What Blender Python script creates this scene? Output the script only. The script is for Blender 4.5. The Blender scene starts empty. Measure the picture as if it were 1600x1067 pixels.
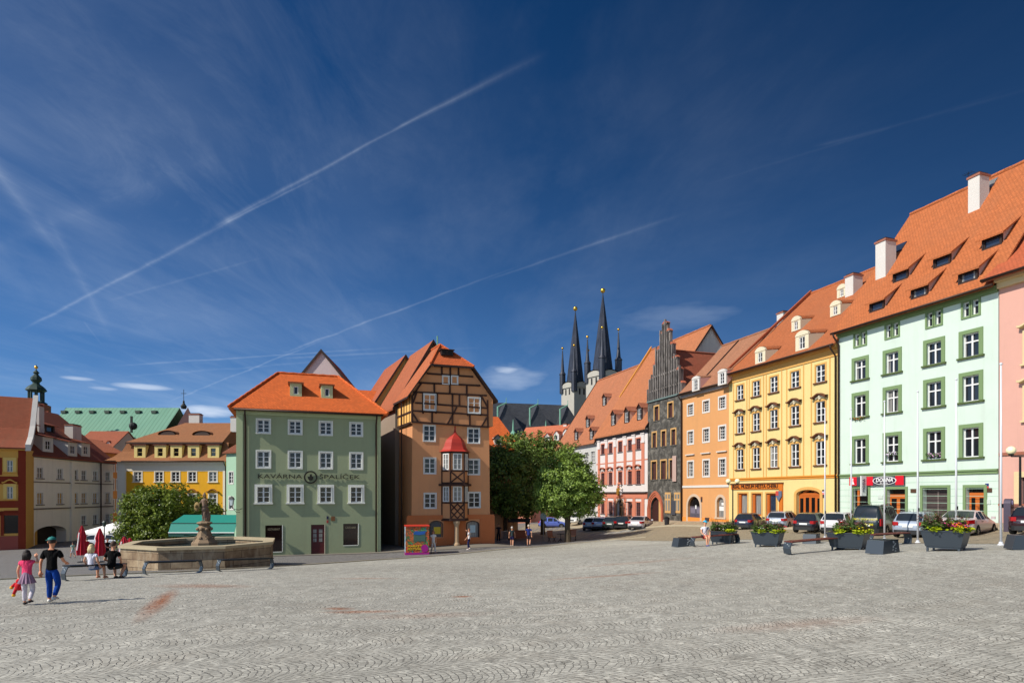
import bpy, math, random
import numpy as np
from mathutils import Vector, Matrix
random.seed(7); rng = np.random.default_rng(7)
R = math.radians
scene = bpy.context.scene
COL = scene.collection
F, HOR, CZ = 950.0, 772.0, 1.6        # focal length in photo pixels, horizon row, eye height

# ------------------------------------------------------------------ camera
cam = bpy.data.cameras.new('camera'); cam.lens = 36 * F / 1600; cam.sensor_width = 36
cam.shift_y = (HOR - 533.5) / 1600; cam.clip_end = 6000; cam.clip_start = 0.1
co = bpy.data.objects.new('camera', cam); COL.objects.link(co)
co.location = (0, 0, CZ); co.rotation_euler = (R(90), 0, 0); scene.camera = co

# ------------------------------------------------------------------ sun, sky, exposure
SUN_DIR = Vector((-0.875, -0.485, 0)).normalized(); SUN_EL = R(41)
to_sun = Vector((SUN_DIR.x * math.cos(SUN_EL), SUN_DIR.y * math.cos(SUN_EL), math.sin(SUN_EL)))
sl = bpy.data.lights.new('sun', 'SUN'); sl.energy = 4.6; sl.angle = R(0.5); sl.color = (1.0, 0.93, 0.82)
so = bpy.data.objects.new('sun', sl); COL.objects.link(so)
so.rotation_euler = (-to_sun).to_track_quat('-Z', 'Y').to_euler(); so.location = (-30, -20, 40)
scene.view_settings.view_transform = 'Standard'; scene.view_settings.look = 'None'
scene.view_settings.exposure = 0.3; scene.view_settings.gamma = 1

def make_world():
    w = bpy.data.worlds.new('World'); scene.world = w; w.use_nodes = True
    nt = w.node_tree; N = nt.nodes; L = nt.links
    for n in list(N): N.remove(n)
    out = N.new('ShaderNodeOutputWorld'); bg = N.new('ShaderNodeBackground'); bg.inputs['Strength'].default_value = 0.1
    sky = N.new('ShaderNodeTexSky'); sky.sky_type = 'NISHITA'; sky.sun_disc = False
    sky.sun_elevation = SUN_EL; sky.sun_rotation = math.atan2(SUN_DIR.x, SUN_DIR.y)
    sky.altitude = 2500; sky.air_density = 0.85; sky.dust_density = 0.05; sky.ozone_density = 4.0
    tc = N.new('ShaderNodeTexCoord')
    def mth(op, a, b=None, c=None, clamp=False):
        m = N.new('ShaderNodeMath'); m.operation = op; m.use_clamp = clamp
        for i, v in enumerate((a, b, c)):
            if v is None: continue
            if isinstance(v, (int, float)): m.inputs[i].default_value = v
            else: L.new(v, m.inputs[i])
        return m.outputs[0]
    sep = N.new('ShaderNodeSeparateXYZ'); L.new(tc.outputs['Generated'], sep.inputs[0])
    # polarised, deeper blue: a tint that follows the elevation
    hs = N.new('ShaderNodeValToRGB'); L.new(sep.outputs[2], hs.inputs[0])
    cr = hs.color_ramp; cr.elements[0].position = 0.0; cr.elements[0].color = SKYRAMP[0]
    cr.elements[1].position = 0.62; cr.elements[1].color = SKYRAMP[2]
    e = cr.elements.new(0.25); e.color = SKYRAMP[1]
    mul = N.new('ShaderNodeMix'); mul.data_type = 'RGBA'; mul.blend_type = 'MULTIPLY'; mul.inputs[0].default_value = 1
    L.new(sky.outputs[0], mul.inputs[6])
    # brighter tint added to the sky behind the camera, lifting the ambient fill
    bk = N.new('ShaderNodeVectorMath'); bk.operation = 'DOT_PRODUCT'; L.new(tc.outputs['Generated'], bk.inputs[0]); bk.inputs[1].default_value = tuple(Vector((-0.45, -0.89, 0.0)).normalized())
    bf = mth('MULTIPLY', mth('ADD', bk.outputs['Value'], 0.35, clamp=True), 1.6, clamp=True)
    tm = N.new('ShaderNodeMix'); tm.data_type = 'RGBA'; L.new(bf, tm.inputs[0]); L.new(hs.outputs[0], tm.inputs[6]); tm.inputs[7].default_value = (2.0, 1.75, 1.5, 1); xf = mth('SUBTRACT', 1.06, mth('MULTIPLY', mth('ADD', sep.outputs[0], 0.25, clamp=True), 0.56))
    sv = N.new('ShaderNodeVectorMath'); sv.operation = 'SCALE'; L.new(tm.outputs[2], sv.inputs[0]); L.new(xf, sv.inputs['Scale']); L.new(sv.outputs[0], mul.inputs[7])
    # high thin cloud: noise on the flat cloud layer overhead
    zc = mth('MAXIMUM', sep.outputs[2], 0.03)
    cx = mth('DIVIDE', sep.outputs[0], zc); cy = mth('DIVIDE', sep.outputs[1], zc)
    cmb = N.new('ShaderNodeCombineXYZ'); L.new(cx, cmb.inputs[0]); L.new(cy, cmb.inputs[1])
    def noise(scale, detail, rough, dist, stretch=(1, 1, 1), rot=0):
        mp = N.new('ShaderNodeMapping'); mp.inputs['Scale'].default_value = stretch; mp.inputs['Rotation'].default_value = (0, 0, rot)
        L.new(cmb.outputs[0], mp.inputs[0]); n = N.new('ShaderNodeTexNoise')
        n.inputs['Scale'].default_value = scale; n.inputs['Detail'].default_value = detail
        n.inputs['Roughness'].default_value = rough; n.inputs['Distortion'].default_value = dist
        L.new(mp.outputs[0], n.inputs[0]); return n.outputs[0]
    n1 = noise(0.55, 8, 0.62, 0.6, (1, 0.45, 1), 0.5)
    n2 = noise(0.35, 3, 0.5, 0.2)
    veil = mth('MULTIPLY', mth('SMOOTH_MIN', mth('MULTIPLY', mth('SUBTRACT', n1, 0.42, clamp=True), 2.6), 0.6, 0.2),
               mth('MULTIPLY', mth('SUBTRACT', n2, 0.38, clamp=True), 3.0))
    n3 = noise(3.4, 8, 0.7, 0.8, (1, 0.35, 1), 0.62)
    veil = mth('ADD', veil, mth('MULTIPLY', mth('MULTIPLY', mth('SUBTRACT', n3, 0.46, clamp=True), mth('SUBTRACT', n1, 0.40, clamp=True)), 2.4))
    left = mth('SUBTRACT', 0.62, mth('MULTIPLY', sep.outputs[0], 0.95), clamp=True)     # more veil to the west
    veil = mth('MULTIPLY', mth('MULTIPLY', veil, left), 0.42)
    wn = noise(2.2, 6, 0.6, 0.3)
    def trail(p, q, width, strength, wob=0.006, n0=0.35, width2=None):
        # a contrail: a great-circle segment between two directions of the sky, with a soft uneven width
        A = Vector(((p[0] - 800) / F, 1, (HOR - p[1]) / F)).normalized(); B = Vector(((q[0] - 800) / F, 1, (HOR - q[1]) / F)).normalized()
        n = A.cross(B).normalized(); t = (B - A * A.dot(B)).normalized(); ang = math.acos(A.dot(B))
        def dot(v):
            d = N.new('ShaderNodeVectorMath'); d.operation = 'DOT_PRODUCT'; L.new(tc.outputs['Generated'], d.inputs[0]); d.inputs[1].default_value = v
            return d.outputs['Value']
        dn = mth('ADD', dot(n), mth('MULTIPLY', mth('SUBTRACT', wn, 0.5), wob))
        al = mth('ARCTAN2', dot(t), dot(A)); fr = mth('DIVIDE', al, ang)
        width *= .55; width2 = width2 * .55 if width2 else None
        w = mth('ADD', width, mth('MULTIPLY', fr, (width2 if width2 else width) - width))
        prof = mth('SUBTRACT', 1.0, mth('DIVIDE', mth('ABSOLUTE', dn), mth('MAXIMUM', w, 0.0005)), clamp=True)
        prof = mth('MULTIPLY', prof, prof); prof = mth('MULTIPLY', prof, mth('MULTIPLY', mth('SUBTRACT', n3, 0.22, clamp=True), 1.15))
        en = mth('MULTIPLY', mth('MULTIPLY', fr, 12, clamp=True), mth('MULTIPLY', mth('SUBTRACT', 1.0, fr), 3.0, clamp=True))
        br = mth('MULTIPLY', mth('SUBTRACT', n1, n0 - 0.25, clamp=True), 2.2)
        return mth('MULTIPLY', mth('MULTIPLY', prof, en), mth('MULTIPLY', br, strength))
    tr = [trail((32, 517), (400, 325), 0.006, 0.36, width2=0.011), trail((330, 357), (660, 180), 0.011, 0.34, width2=0.005),
          trail((345, 352), (500, 275), 0.005, 0.3), trail((610, 205), (860, 80), 0.006, 0.26, width2=0.02),
          trail((262, 628), (520, 525), 0.004, 0.34), trail((440, 552), (820, 412), 0.0055, 0.34, width2=0.005), trail((760, 438), (1080, 330), 0.005, 0.20, width2=0.012),
          trail((170, 572), (660, 540), 0.004, 0.30, 0.004), trail((440, 560), (760, 543), 0.005, 0.30, 0.005), trail((180, 590), (620, 555), 0.005, 0.15, 0.008),
          trail((-30, 235), (120, 430), 0.030, 0.24), trail((70, 330), (180, 540), 0.022, 0.18), trail((130, 500), (165, 545), 0.004, 0.1), trail((-40, 400), (360, 235), 0.04, 0.10, width2=0.06),
          trail((170, 470), (420, 400), 0.006, 0.12), trail((1270, 230), (1640, 130), 0.008, 0.06), trail((1100, 290), (1640, 120), 0.006, 0.03)]
    cl = veil
    for t_ in tr: cl = mth('ADD', cl, t_)
    # small low clouds near the skyline
    def puff(c, rx, ry, strength):
        az = math.atan2((c[0] - 800) / F, 1); v = Vector(((c[0] - 800) / F, 1, (HOR - c[1]) / F)).normalized(); el = math.asin(v.z)
        a = mth('ARCTAN2', sep.outputs[0], sep.outputs[1]); e_ = mth('ARCSINE', sep.outputs[2])
        nn = mth('MULTIPLY', mth('SUBTRACT', wn2, 0.5), 1.5)
        da = mth('DIVIDE', mth('SUBTRACT', a, az), rx); de = mth('DIVIDE', mth('SUBTRACT', e_, el), ry)
        d2 = mth('ADD', mth('MULTIPLY', da, da), mth('MULTIPLY', de, de))
        return mth('MULTIPLY', mth('SUBTRACT', mth('ADD', 1.0, nn), d2, clamp=True), strength)
    mp = N.new('ShaderNodeMapping'); mp.inputs['Scale'].default_value = (14, 14, 60); L.new(tc.outputs['Generated'], mp.inputs[0])
    nn_ = N.new('ShaderNodeTexNoise'); nn_.inputs['Scale'].default_value = 1.6; nn_.inputs['Detail'].default_value = 6; L.new(mp.outputs[0], nn_.inputs[0]); wn2 = nn_.outputs[0]
    for c, rx, ry, s in (((325, 643), 0.045, 0.009, 0.75), ((225, 604), 0.04, 0.005, 0.5), ((120, 591), 0.02, 0.003, 0.4), ((800, 590), 0.055, 0.022, 0.26), ((790, 578), 0.02, 0.006, 0.3),
                         ((1060, 495), 0.09, 0.02, 0.10), ((160, 607), 0.02, 0.003, 0.35), ((380, 633), 0.02, 0.004, 0.3)):
        cl = mth('ADD', cl, puff(c, rx, ry, s))
    cl = mth('MINIMUM', cl, 0.9)
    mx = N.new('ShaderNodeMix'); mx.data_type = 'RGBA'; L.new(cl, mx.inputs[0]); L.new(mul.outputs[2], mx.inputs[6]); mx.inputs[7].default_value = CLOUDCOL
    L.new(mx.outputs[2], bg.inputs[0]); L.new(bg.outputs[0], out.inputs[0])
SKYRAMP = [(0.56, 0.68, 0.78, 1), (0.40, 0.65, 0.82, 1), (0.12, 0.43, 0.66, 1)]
CLOUDCOL = (6.2, 7.0, 8.2, 1)
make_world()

# ------------------------------------------------------------------ the sloping square: height of the ground
_pts = [(0, 0, 1.6), (0, 5, 1.85), (-8, 5, 1.95), (8, 5, 1.75), (-10, 13.2, 2.35), (-17.7, 21, 2.97), (0, 20, 2.8), (-17, 28, 3.5), (-12, 28, 3.4),
        (-17, 42, 4.32), (-9.4, 45, 4.32), (-4, 46, 4.2), (0, 50, 4.26), (5.3, 57.5, 4.3), (9, 80, 4.3), (7.5, 90, 4.2), (0, 90, 4.6), (-8, 70, 4.6),
        (-8, 47, 4.2), (-1.6, 49.5, 4.05), (10.5, 50, 3.6), (12, 57, 3.5), (12.6, 64, 3.8), (9.5, 70, 4.2), (11.5, 72, 4.0), (11, 79, 3.8), (15.1, 67.8, 3.1), (17.3, 61.6, 2.8), (19.6, 54.6, 2.6), (23.3, 43.5, 2.3),
        (27, 33.3, 1.65), (29.5, 26, 1.15), (21, 31.7, 2.2), (11.8, 28, 2.39), (14.3, 20, 1.85), (13.3, 24, 2.15), (10.8, 31, 2.55), (17.5, 22, 1.85), (8, 20, 2.3), (16, 38, 2.6), (18, 45, 2.75), (15, 52, 3.1), (12.5, 40, 3.05),
        (-37, 51, 5.3), (-52.7, 66, 5.7), (-54.8, 83.5, 5.7), (-45, 80, 5.5), (-30, 60, 5.2), (-50, 50, 5.5), (-26, 36, 4.5), (-28, 25, 3.9), (-20, 60, 5.0), (-36, 80, 5.4), (40, 20, 0.3), (35, 60, 1.9), (30, 80, 3.0), (0, 120, 5.5), (-60, 120, 7), (30, 120, 5)]
_P = np.array(_pts, float)
def _phi(r2): return np.where(r2 > 1e-9, 0.5 * r2 * np.log(r2 + 1e-12), 0.0)
def _fit(lam=6.0):
    X = _P[:, :2] / 10; n = len(X); d = ((X[:, None] - X[None]) ** 2).sum(-1)
    A = np.zeros((n + 3, n + 3)); A[:n, :n] = _phi(d) + np.eye(n) * lam * 0.002
    A[:n, n] = 1; A[:n, n + 1:] = X; A[n, :n] = 1; A[n + 1:, :n] = X.T
    return X, np.linalg.solve(A, np.concatenate([_P[:, 2], np.zeros(3)]))
_X, _W = _fit()
def drops(xy):
    q = np.asarray(xy, float) / 10; d = ((q[:, None] - _X[None]) ** 2).sum(-1)
    return _phi(d) @ _W[:-3] + _W[-3] + q @ _W[-2:]
def gz(x, y): return CZ - float(drops([(x, y)])[0])
def P(px, D): return Vector(((px - 800) / F * D, D))
def G(px, D, dz=0):
    p = P(px, D); return Vector((p.x, p.y, gz(p.x, p.y) + dz))
def py_of(p): return HOR - (p[2] - CZ) * F / p[1]

# ------------------------------------------------------------------ object helpers
def tag(o, label=None, cat=None, group=None, kind=None):
    if label: o['label'] = label
    if cat: o['category'] = cat
    if group: o['group'] = group
    if kind: o['kind'] = kind
    return o
def empty(name, loc, rz=0, label=None, cat=None, group=None):
    o = bpy.data.objects.new(name, None); COL.objects.link(o); o.location = loc; o.rotation_euler = (0, 0, rz)
    o.empty_display_size = 0.3
    return tag(o, label, cat, group)
def link_mesh(name, me, parent=None, loc=None, rz=None):
    o = bpy.data.objects.new(name, me); COL.objects.link(o)
    if parent is not None: o.parent = parent
    if loc is not None: o.location = loc
    if rz is not None: o.rotation_euler = (0, 0, rz)
    return o
def children(o): return [c for c in bpy.data.objects if c.parent == o]
def copy_tree(o, parent=None, _idx=None):
    if _idx is None:
        _idx = {}
        for c in bpy.data.objects:
            if c.parent is not None: _idx.setdefault(c.parent.name, []).append(c)
    c = o.copy(); COL.objects.link(c); c.parent = parent
    for ch in _idx.get(o.name, []): copy_tree(ch, c, _idx)
    return c

class MB:
    def __init__(s): s.v = []; s.f = []; s.m = []
    def add(s, verts, faces, mat=0):
        b = len(s.v); s.v += [tuple(v) for v in verts]; s.f += [tuple(b + i for i in f) for f in faces]; s.m += [mat] * len(faces); return s
    def quad(s, a, b, c, d, mat=0): return s.add([a, b, c, d], [(0, 1, 2, 3)], mat)
    def poly(s, pts, mat=0): return s.add(pts, [tuple(range(len(pts)))], mat)
    def box(s, x0, x1, y0, y1, z0, z1, mat=0):
        v = [(x, y, z) for z in (z0, z1) for y in (y0, y1) for x in (x0, x1)]
        return s.add(v, [(0, 2, 3, 1), (4, 5, 7, 6), (0, 1, 5, 4), (2, 6, 7, 3), (0, 4, 6, 2), (1, 3, 7, 5)], mat)
    def frustum(s, x0, x1, y0, y1, z0, X0, X1, Y0, Y1, z1, mat=0):
        v = [(x0, y0, z0), (x1, y0, z0), (x0, y1, z0), (x1, y1, z0), (X0, Y0, z1), (X1, Y0, z1), (X0, Y1, z1), (X1, Y1, z1)]
        return s.add(v, [(0, 2, 3, 1), (4, 5, 7, 6), (0, 1, 5, 4), (2, 6, 7, 3), (0, 4, 6, 2), (1, 3, 7, 5)], mat)
    def bar(s, a, b, w, h, mat=0, up=(0, 0, 1)):
        # a beam of section w x h between two points
        a = Vector(a); b = Vector(b); d = (b - a).normalized(); u = Vector(up)
        if abs(d.dot(u)) > 0.98: u = Vector((0, 1, 0))
        x = d.cross(u).normalized() * (w / 2); y = x.normalized().cross(d).normalized() * (h / 2)
        v = [a - x - y, a + x - y, a + x + y, a - x + y, b - x - y, b + x - y, b + x + y, b - x + y]
        return s.add(v, [(3, 2, 1, 0), (4, 5, 6, 7), (0, 1, 5, 4), (1, 2, 6, 5), (2, 3, 7, 6), (3, 0, 4, 7)], mat)
    def tube(s, path, r, n=8, mat=0, caps=True):
        path = [Vector(p) for p in path]; rs = r if isinstance(r, (list, tuple)) else [r] * len(path); base = len(s.v); ref = None
        for i, p in enumerate(path):
            t = (path[min(i + 1, len(path) - 1)] - path[max(i - 1, 0)]).normalized()
            if ref is None: ref = Vector((0, 0, 1)) if abs(t.z) < 0.9 else Vector((1, 0, 0))
            x = t.cross(ref).normalized(); y = x.cross(t).normalized(); ref = y
            for k in range(n):
                a = 2 * math.pi * k / n; s.v.append(tuple(p + (x * math.cos(a) + y * math.sin(a)) * rs[i]))
        for i in range(len(path) - 1):
            for k in range(n):
                k2 = (k + 1) % n; s.f.append((base + i * n + k, base + i * n + k2, base + (i + 1) * n + k2, base + (i + 1) * n + k)); s.m.append(mat)
        if caps:
            s.f.append(tuple(base + k for k in range(n))[::-1]); s.m.append(mat)
            s.f.append(tuple(base + (len(path) - 1) * n + k for k in range(n))); s.m.append(mat)
        return s
    def lathe(s, prof, n=16, c=(0, 0, 0), mat=0, sx=1, sy=1, rot=0):
        base = len(s.v)
        for r, z in prof:
            for k in range(n):
                a = rot + 2 * math.pi * k / n; s.v.append((c[0] + r * sx * math.cos(a), c[1] + r * sy * math.sin(a), c[2] + z))
        for i in range(len(prof) - 1):
            for k in range(n):
                k2 = (k + 1) % n; s.f.append((base + i * n + k, base + i * n + k2, base + (i + 1) * n + k2, base + (i + 1) * n + k)); s.m.append(mat)
        s.f.append(tuple(base + k for k in range(n))[::-1]); s.m.append(mat)
        s.f.append(tuple(base + (len(prof) - 1) * n + k for k in range(n))); s.m.append(mat)
        return s
    def prism(s, pts, y0, y1, mat=0):
        # polygon in x-z, extruded along y
        n = len(pts); v = [(x, y0, z) for x, z in pts] + [(x, y1, z) for x, z in pts]
        f = [tuple(range(n)), tuple(range(2 * n - 1, n - 1, -1))] + [((i + 1) % n, i, n + i, n + (i + 1) % n) for i in range(n)]
        return s.add(v, f, mat)
    def prism_x(s, pts, x0, x1, mat=0):
        # polygon in y-z, extruded along x
        n = len(pts); v = [(x0, y, z) for y, z in pts] + [(x1, y, z) for y, z in pts]
        f = [tuple(range(n - 1, -1, -1)), tuple(range(n, 2 * n))] + [(i, (i + 1) % n, n + (i + 1) % n, n + i) for i in range(n)]
        return s.add(v, f, mat)
    def ball(s, c, r, n=10, mat=0, sz=1.0):
        return s.lathe([(max(1e-3, r * math.sin(math.pi * i / 8)), -r * sz * math.cos(math.pi * i / 8)) for i in range(9)], n, c, mat)
    def warp(s, fn): s.v = [tuple(fn(*v)) for v in s.v]; return s
    def mesh(s, name, mats, smooth=False):
        me = bpy.data.meshes.new(name); me.from_pydata(s.v, [], s.f); me.validate(clean_customdata=False)
        for m in (mats if isinstance(mats, (list, tuple)) else [mats]): me.materials.append(m)
        if len(me.polygons) == len(s.m): me.polygons.foreach_set('material_index', s.m)
        if smooth: me.polygons.foreach_set('use_smooth', [True] * len(me.polygons))
        uv = me.uv_layers.new(name='UVMap')
        nf = len(me.polygons)
        if nf:
            nrm = np.zeros(nf * 3); me.polygons.foreach_get('normal', nrm); nrm = nrm.reshape(-1, 3)
            ls = np.zeros(nf, int); lt = np.zeros(nf, int); me.polygons.foreach_get('loop_start', ls); me.polygons.foreach_get('loop_total', lt)
            lv = np.zeros(len(me.loops), int); me.loops.foreach_get('vertex_index', lv)
            co_ = np.zeros(len(me.vertices) * 3); me.vertices.foreach_get('co', co_); co_ = co_.reshape(-1, 3)
            u = np.cross(np.array([0, 0, 1.0]), nrm); l = np.linalg.norm(u, axis=1); flat = l < 0.05
            u[flat] = (1, 0, 0); l[flat] = 1; u /= l[:, None]; v = np.cross(nrm, u)
            fi = np.repeat(np.arange(nf), lt); order = np.concatenate([np.arange(a, a + b) for a, b in zip(ls, lt)]) if nf < 400000 else np.arange(len(lv))
            pc = co_[lv[order]]; UV = np.zeros((len(lv), 2)); UV[order, 0] = (pc * u[fi]).sum(1); UV[order, 1] = (pc * v[fi]).sum(1)
            uv.data.foreach_set('uv', UV.ravel())
        me.update(); return me
    def build(s, name, mats, parent=None, loc=None, rz=None, smooth=False):
        return link_mesh(name, s.mesh(name, mats, smooth), parent, loc, rz)

# ------------------------------------------------------------------ materials
def srgb(r, g, b):
    f = lambda c: (c / 255 / 12.92) if c / 255 <= 0.04045 else ((c / 255 + 0.055) / 1.055) ** 2.4
    return (f(r), f(g), f(b), 1)
_M = {}
class NT:
    def __init__(s, name):
        s.m = bpy.data.materials.new(name); s.m.use_nodes = True; s.N = s.m.node_tree.nodes; s.L = s.m.node_tree.links
        s.b = s.N['Principled BSDF']; s.tc = None
    def coord(s, kind='Object'):
        if s.tc is None: s.tc = s.N.new('ShaderNodeTexCoord')
        return s.tc.outputs[kind]
    def node(s, t, **kw):
        n = s.N.new(t)
        for k, v in kw.items(): setattr(n, k, v)
        return n
    def put(s, n, i, v):
        if isinstance(v, (int, float, tuple, list)): n.inputs[i].default_value = v
        else: s.L.new(v, n.inputs[i])
    def math(s, op, a, b=0.0, c=0.0, clamp=False):
        n = s.node('ShaderNodeMath', operation=op, use_clamp=clamp); s.put(n, 0, a); s.put(n, 1, b); s.put(n, 2, c); return n.outputs[0]
    def noise(s, vec, scale, detail=4, rough=0.55, dist=0.0):
        n = s.node('ShaderNodeTexNoise'); s.L.new(vec, n.inputs['Vector'])
        for k, v in (('Scale', scale), ('Detail', detail), ('Roughness', rough), ('Distortion', dist)): n.inputs[k].default_value = v
        return n.outputs[0]
    def ramp(s, fac, stops):
        n = s.node('ShaderNodeValToRGB'); s.L.new(fac, n.inputs[0]); e = n.color_ramp.elements
        e[0].position, e[0].color = stops[0]; e[1].position, e[1].color = stops[-1]
        for p, c in stops[1:-1]: x = e.new(p); x.color = c
        return n.outputs[0]
    def mix(s, fac, a, b, mode='MIX'):
        n = s.node('ShaderNodeMix', data_type='RGBA', blend_type=mode); s.put(n, 0, fac); s.put(n, 6, a); s.put(n, 7, b); return n.outputs[2]
    def mapping(s, vec, scale=(1, 1, 1), rot=(0, 0, 0), loc=(0, 0, 0)):
        n = s.node('ShaderNodeMapping'); s.L.new(vec, n.inputs[0]); n.inputs['Scale'].default_value = scale; n.inputs['Rotation'].default_value = rot; n.inputs['Location'].default_value = loc
        return n.outputs[0]
    def bump(s, h, strength=0.3, dist=0.02):
        n = s.node('ShaderNodeBump'); s.L.new(h, n.inputs['Height']); n.inputs['Strength'].default_value = strength; n.inputs['Distance'].default_value = dist
        s.L.new(n.outputs[0], s.b.inputs['Normal'])
    def fin(s, color=None, rough=0.8, metal=0.0, spec=0.3, **kw):
        if color is not None: s.put(s.b, 'Base Color', color)
        s.put(s.b, 'Roughness', rough); s.b.inputs['Metallic'].default_value = metal; s.b.inputs['Specular IOR Level'].default_value = spec
        for k, v in kw.items(): s.put(s.b, k, v)
        return s.m
def sc(c, k): return tuple(min(1, x * k) for x in c[:3]) + (1,)
def plaster(rgb, wear=0.25, key=None, rough=0.9, dirt=(0.16, 0.13, 0.10, 1)):
    k = ('pl', rgb, wear)
    if k in _M: return _M[k]
    t = NT('plaster'); c = srgb(*rgb) if max(rgb) > 1 else tuple(rgb) + (1,); o = t.coord()
    n1 = t.noise(o, 0.55, 5, 0.6); n2 = t.noise(o, 5.0, 4, 0.6)
    n3 = t.noise(t.mapping(o, (1.9, 1.9, 0.14)), 1.0, 5, 0.65, 0.3)     # rain streaks
    col = t.mix(t.math('MULTIPLY', t.math('SUBTRACT', n1, 0.45, clamp=True), wear * 3.2, clamp=True), c, sc(c, 0.72))
    col = t.mix(t.math('MULTIPLY', t.math('SUBTRACT', n3, 0.52, clamp=True), wear * 3.5, clamp=True), col, t.mix(0.6, c, dirt))
    col = t.mix(t.math('MULTIPLY', n2, wear * 0.5), col, sc(c, 1.18))
    col = t.mix(t.math('MULTIPLY', t.math('GREATER_THAN', t.noise(o, 0.8, 7, 0.75, 0.8), 0.62), wear * 0.45, clamp=True), col, sc(c, 0.8))
    t.bump(n2, 0.25, 0.02)
    _M[k] = t.fin(col, rough, spec=0.15); return _M[k]
def simple(rgb, rough=0.6, metal=0.0, spec=0.4, var=0.15, scale=3.0, name='paint'):
    k = ('s', rgb, rough, metal, var)
    if k in _M: return _M[k]
    t = NT(name); c = srgb(*rgb); n = t.noise(t.coord(), scale, 4)
    _M[k] = t.fin(t.mix(t.math('MULTIPLY', n, var * 2, clamp=True), sc(c, 1.08), sc(c, 1 - var * 1.6)), rough, metal, spec); return _M[k]
def cloth(rgb):
    k = ('cl', rgb)
    if k in _M: return _M[k]
    t = NT('cloth'); c = srgb(*rgb); o = t.coord(); n = t.noise(t.mapping(o, (9, 9, 3.5)), 1.0, 4, .6, .8); f = t.noise(o, 60, 2); t.bump(t.math('ADD', n, t.math('MULTIPLY', f, .1)), 1.0, .05)
    _M[k] = t.fin(t.mix(n, sc(c, .78), sc(c, 1.15)), .9, spec=.1); return _M[k]
def tiles(rgb, old=0.3, w=0.2, h=0.17, moss=(0.10, 0.075, 0.05, 1), grooves=0.55):
    k = ('t', rgb, old)
    if k in _M: return _M[k]
    t = NT('roof_tiles'); c = srgb(*rgb); uv = t.coord('UV')
    br = t.node('ShaderNodeTexBrick'); t.L.new(uv, br.inputs['Vector'])
    for kk, v in (('Color1', sc(c, 1.12)), ('Color2', sc(c, 0.80)), ('Mortar', sc(c, 1 - grooves)), ('Scale', 1.0), ('Mortar Size', 0.014), ('Mortar Smooth', 0.4), ('Bias', 0.0), ('Brick Width', w), ('Row Height', h)): br.inputs[kk].default_value = v
    o = t.coord('Object'); n1 = t.noise(o, 0.35, 6, 0.65); n2 = t.noise(t.mapping(uv, (1.2, 0.22, 1)), 1.0, 5, 0.65); n3 = t.noise(uv, 9.0, 3, 0.6)
    col = t.mix(t.math('MULTIPLY', t.math('SUBTRACT', n1, 0.42, clamp=True), 3.4 * old, clamp=True), br.outputs[0], t.mix(0.45, c, moss))
    col = t.mix(t.math('MULTIPLY', t.math('SUBTRACT', n2, 0.48, clamp=True), 4.0 * old, clamp=True), col, t.mix(0.6, c, moss))
    col = t.mix(t.math('MULTIPLY', n3, 0.35 + 0.4 * old), col, t.mix(0.5, c, (0.50, 0.21, 0.09, 1)))
    wv = t.node('ShaderNodeTexWave', wave_type='BANDS', bands_direction='Y', wave_profile='SAW'); t.L.new(uv, wv.inputs['Vector']); wv.inputs['Scale'].default_value = 0.314 / h; wv.inputs['Distortion'].default_value = 0.3
    t.bump(t.math('ADD', t.math('MULTIPLY', br.outputs['Fac'], -0.6), t.math('ADD', wv.outputs[0], t.math('MULTIPLY', n3, 0.5))), 0.6, 0.04)
    _M[k] = t.fin(col, 0.85, spec=0.2); return _M[k]
def glass_mat(tint=(18, 21, 26), curtain=0.5, name='glass', seed=0.0):
    k = ('g', tint, curtain)
    if k in _M: return _M[k]
    t = NT('window_glass'); oi = t.node('ShaderNodeObjectInfo'); o = t.coord()
    # curtains hang behind some panes: pale folds on both sides, their width differs per window
    sp = t.node('ShaderNodeSeparateXYZ'); t.L.new(o, sp.inputs[0])
    rnd = oi.outputs['Random']; ax = t.math('ABSOLUTE', sp.outputs[0])
    edge = t.math('GREATER_THAN', ax, t.math('MULTIPLY', t.math('FRACT', t.math('MULTIPLY', rnd, 7.3)), 0.75))
    folds = t.noise(t.mapping(o, (22, 22, 0.6)), 1.0, 2)
    on = t.math('GREATER_THAN', t.math('FRACT', t.math('MULTIPLY', rnd, 13.7)), 1 - curtain)
    cur = t.ramp(folds, [(0.3, (0.10, 0.10, 0.10, 1)), (0.7, (0.38, 0.37, 0.34, 1))])
    nn = t.noise(t.mapping(o, (1, 1, 1)), 2.2, 3)
    base = t.mix(nn, srgb(*tint), sc(srgb(*tint), 2.6))
    _M[k] = t.fin(t.mix(t.math('MULTIPLY', t.math('MULTIPLY', edge, on), 0.8), base, cur), 0.09, spec=0.55); return _M[k]
GLASS = glass_mat(curtain=0.7); GLASS_BLUE = glass_mat((30, 38, 52), 0.4); GLASS_BROWN = glass_mat((40, 26, 24), 0.3); DARKGLASS = glass_mat((14, 13, 14), 0.0)
WHITE = simple((206, 206, 204), 0.5, var=0.06); WHITE2 = plaster((198, 196, 190), 0.12)
DARKWOOD = simple((44, 26, 20), 0.7, var=0.3); BLACKMETAL = simple((28, 29, 31), 0.45, 0.4, var=0.1); GUTTER = simple((62, 44, 36), 0.5, 0.5, var=0.2)
COPPER = simple((112, 160, 138), 0.7, var=0.3); GOLD = simple((214, 168, 70), 0.3, 0.9, var=0.05)

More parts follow.
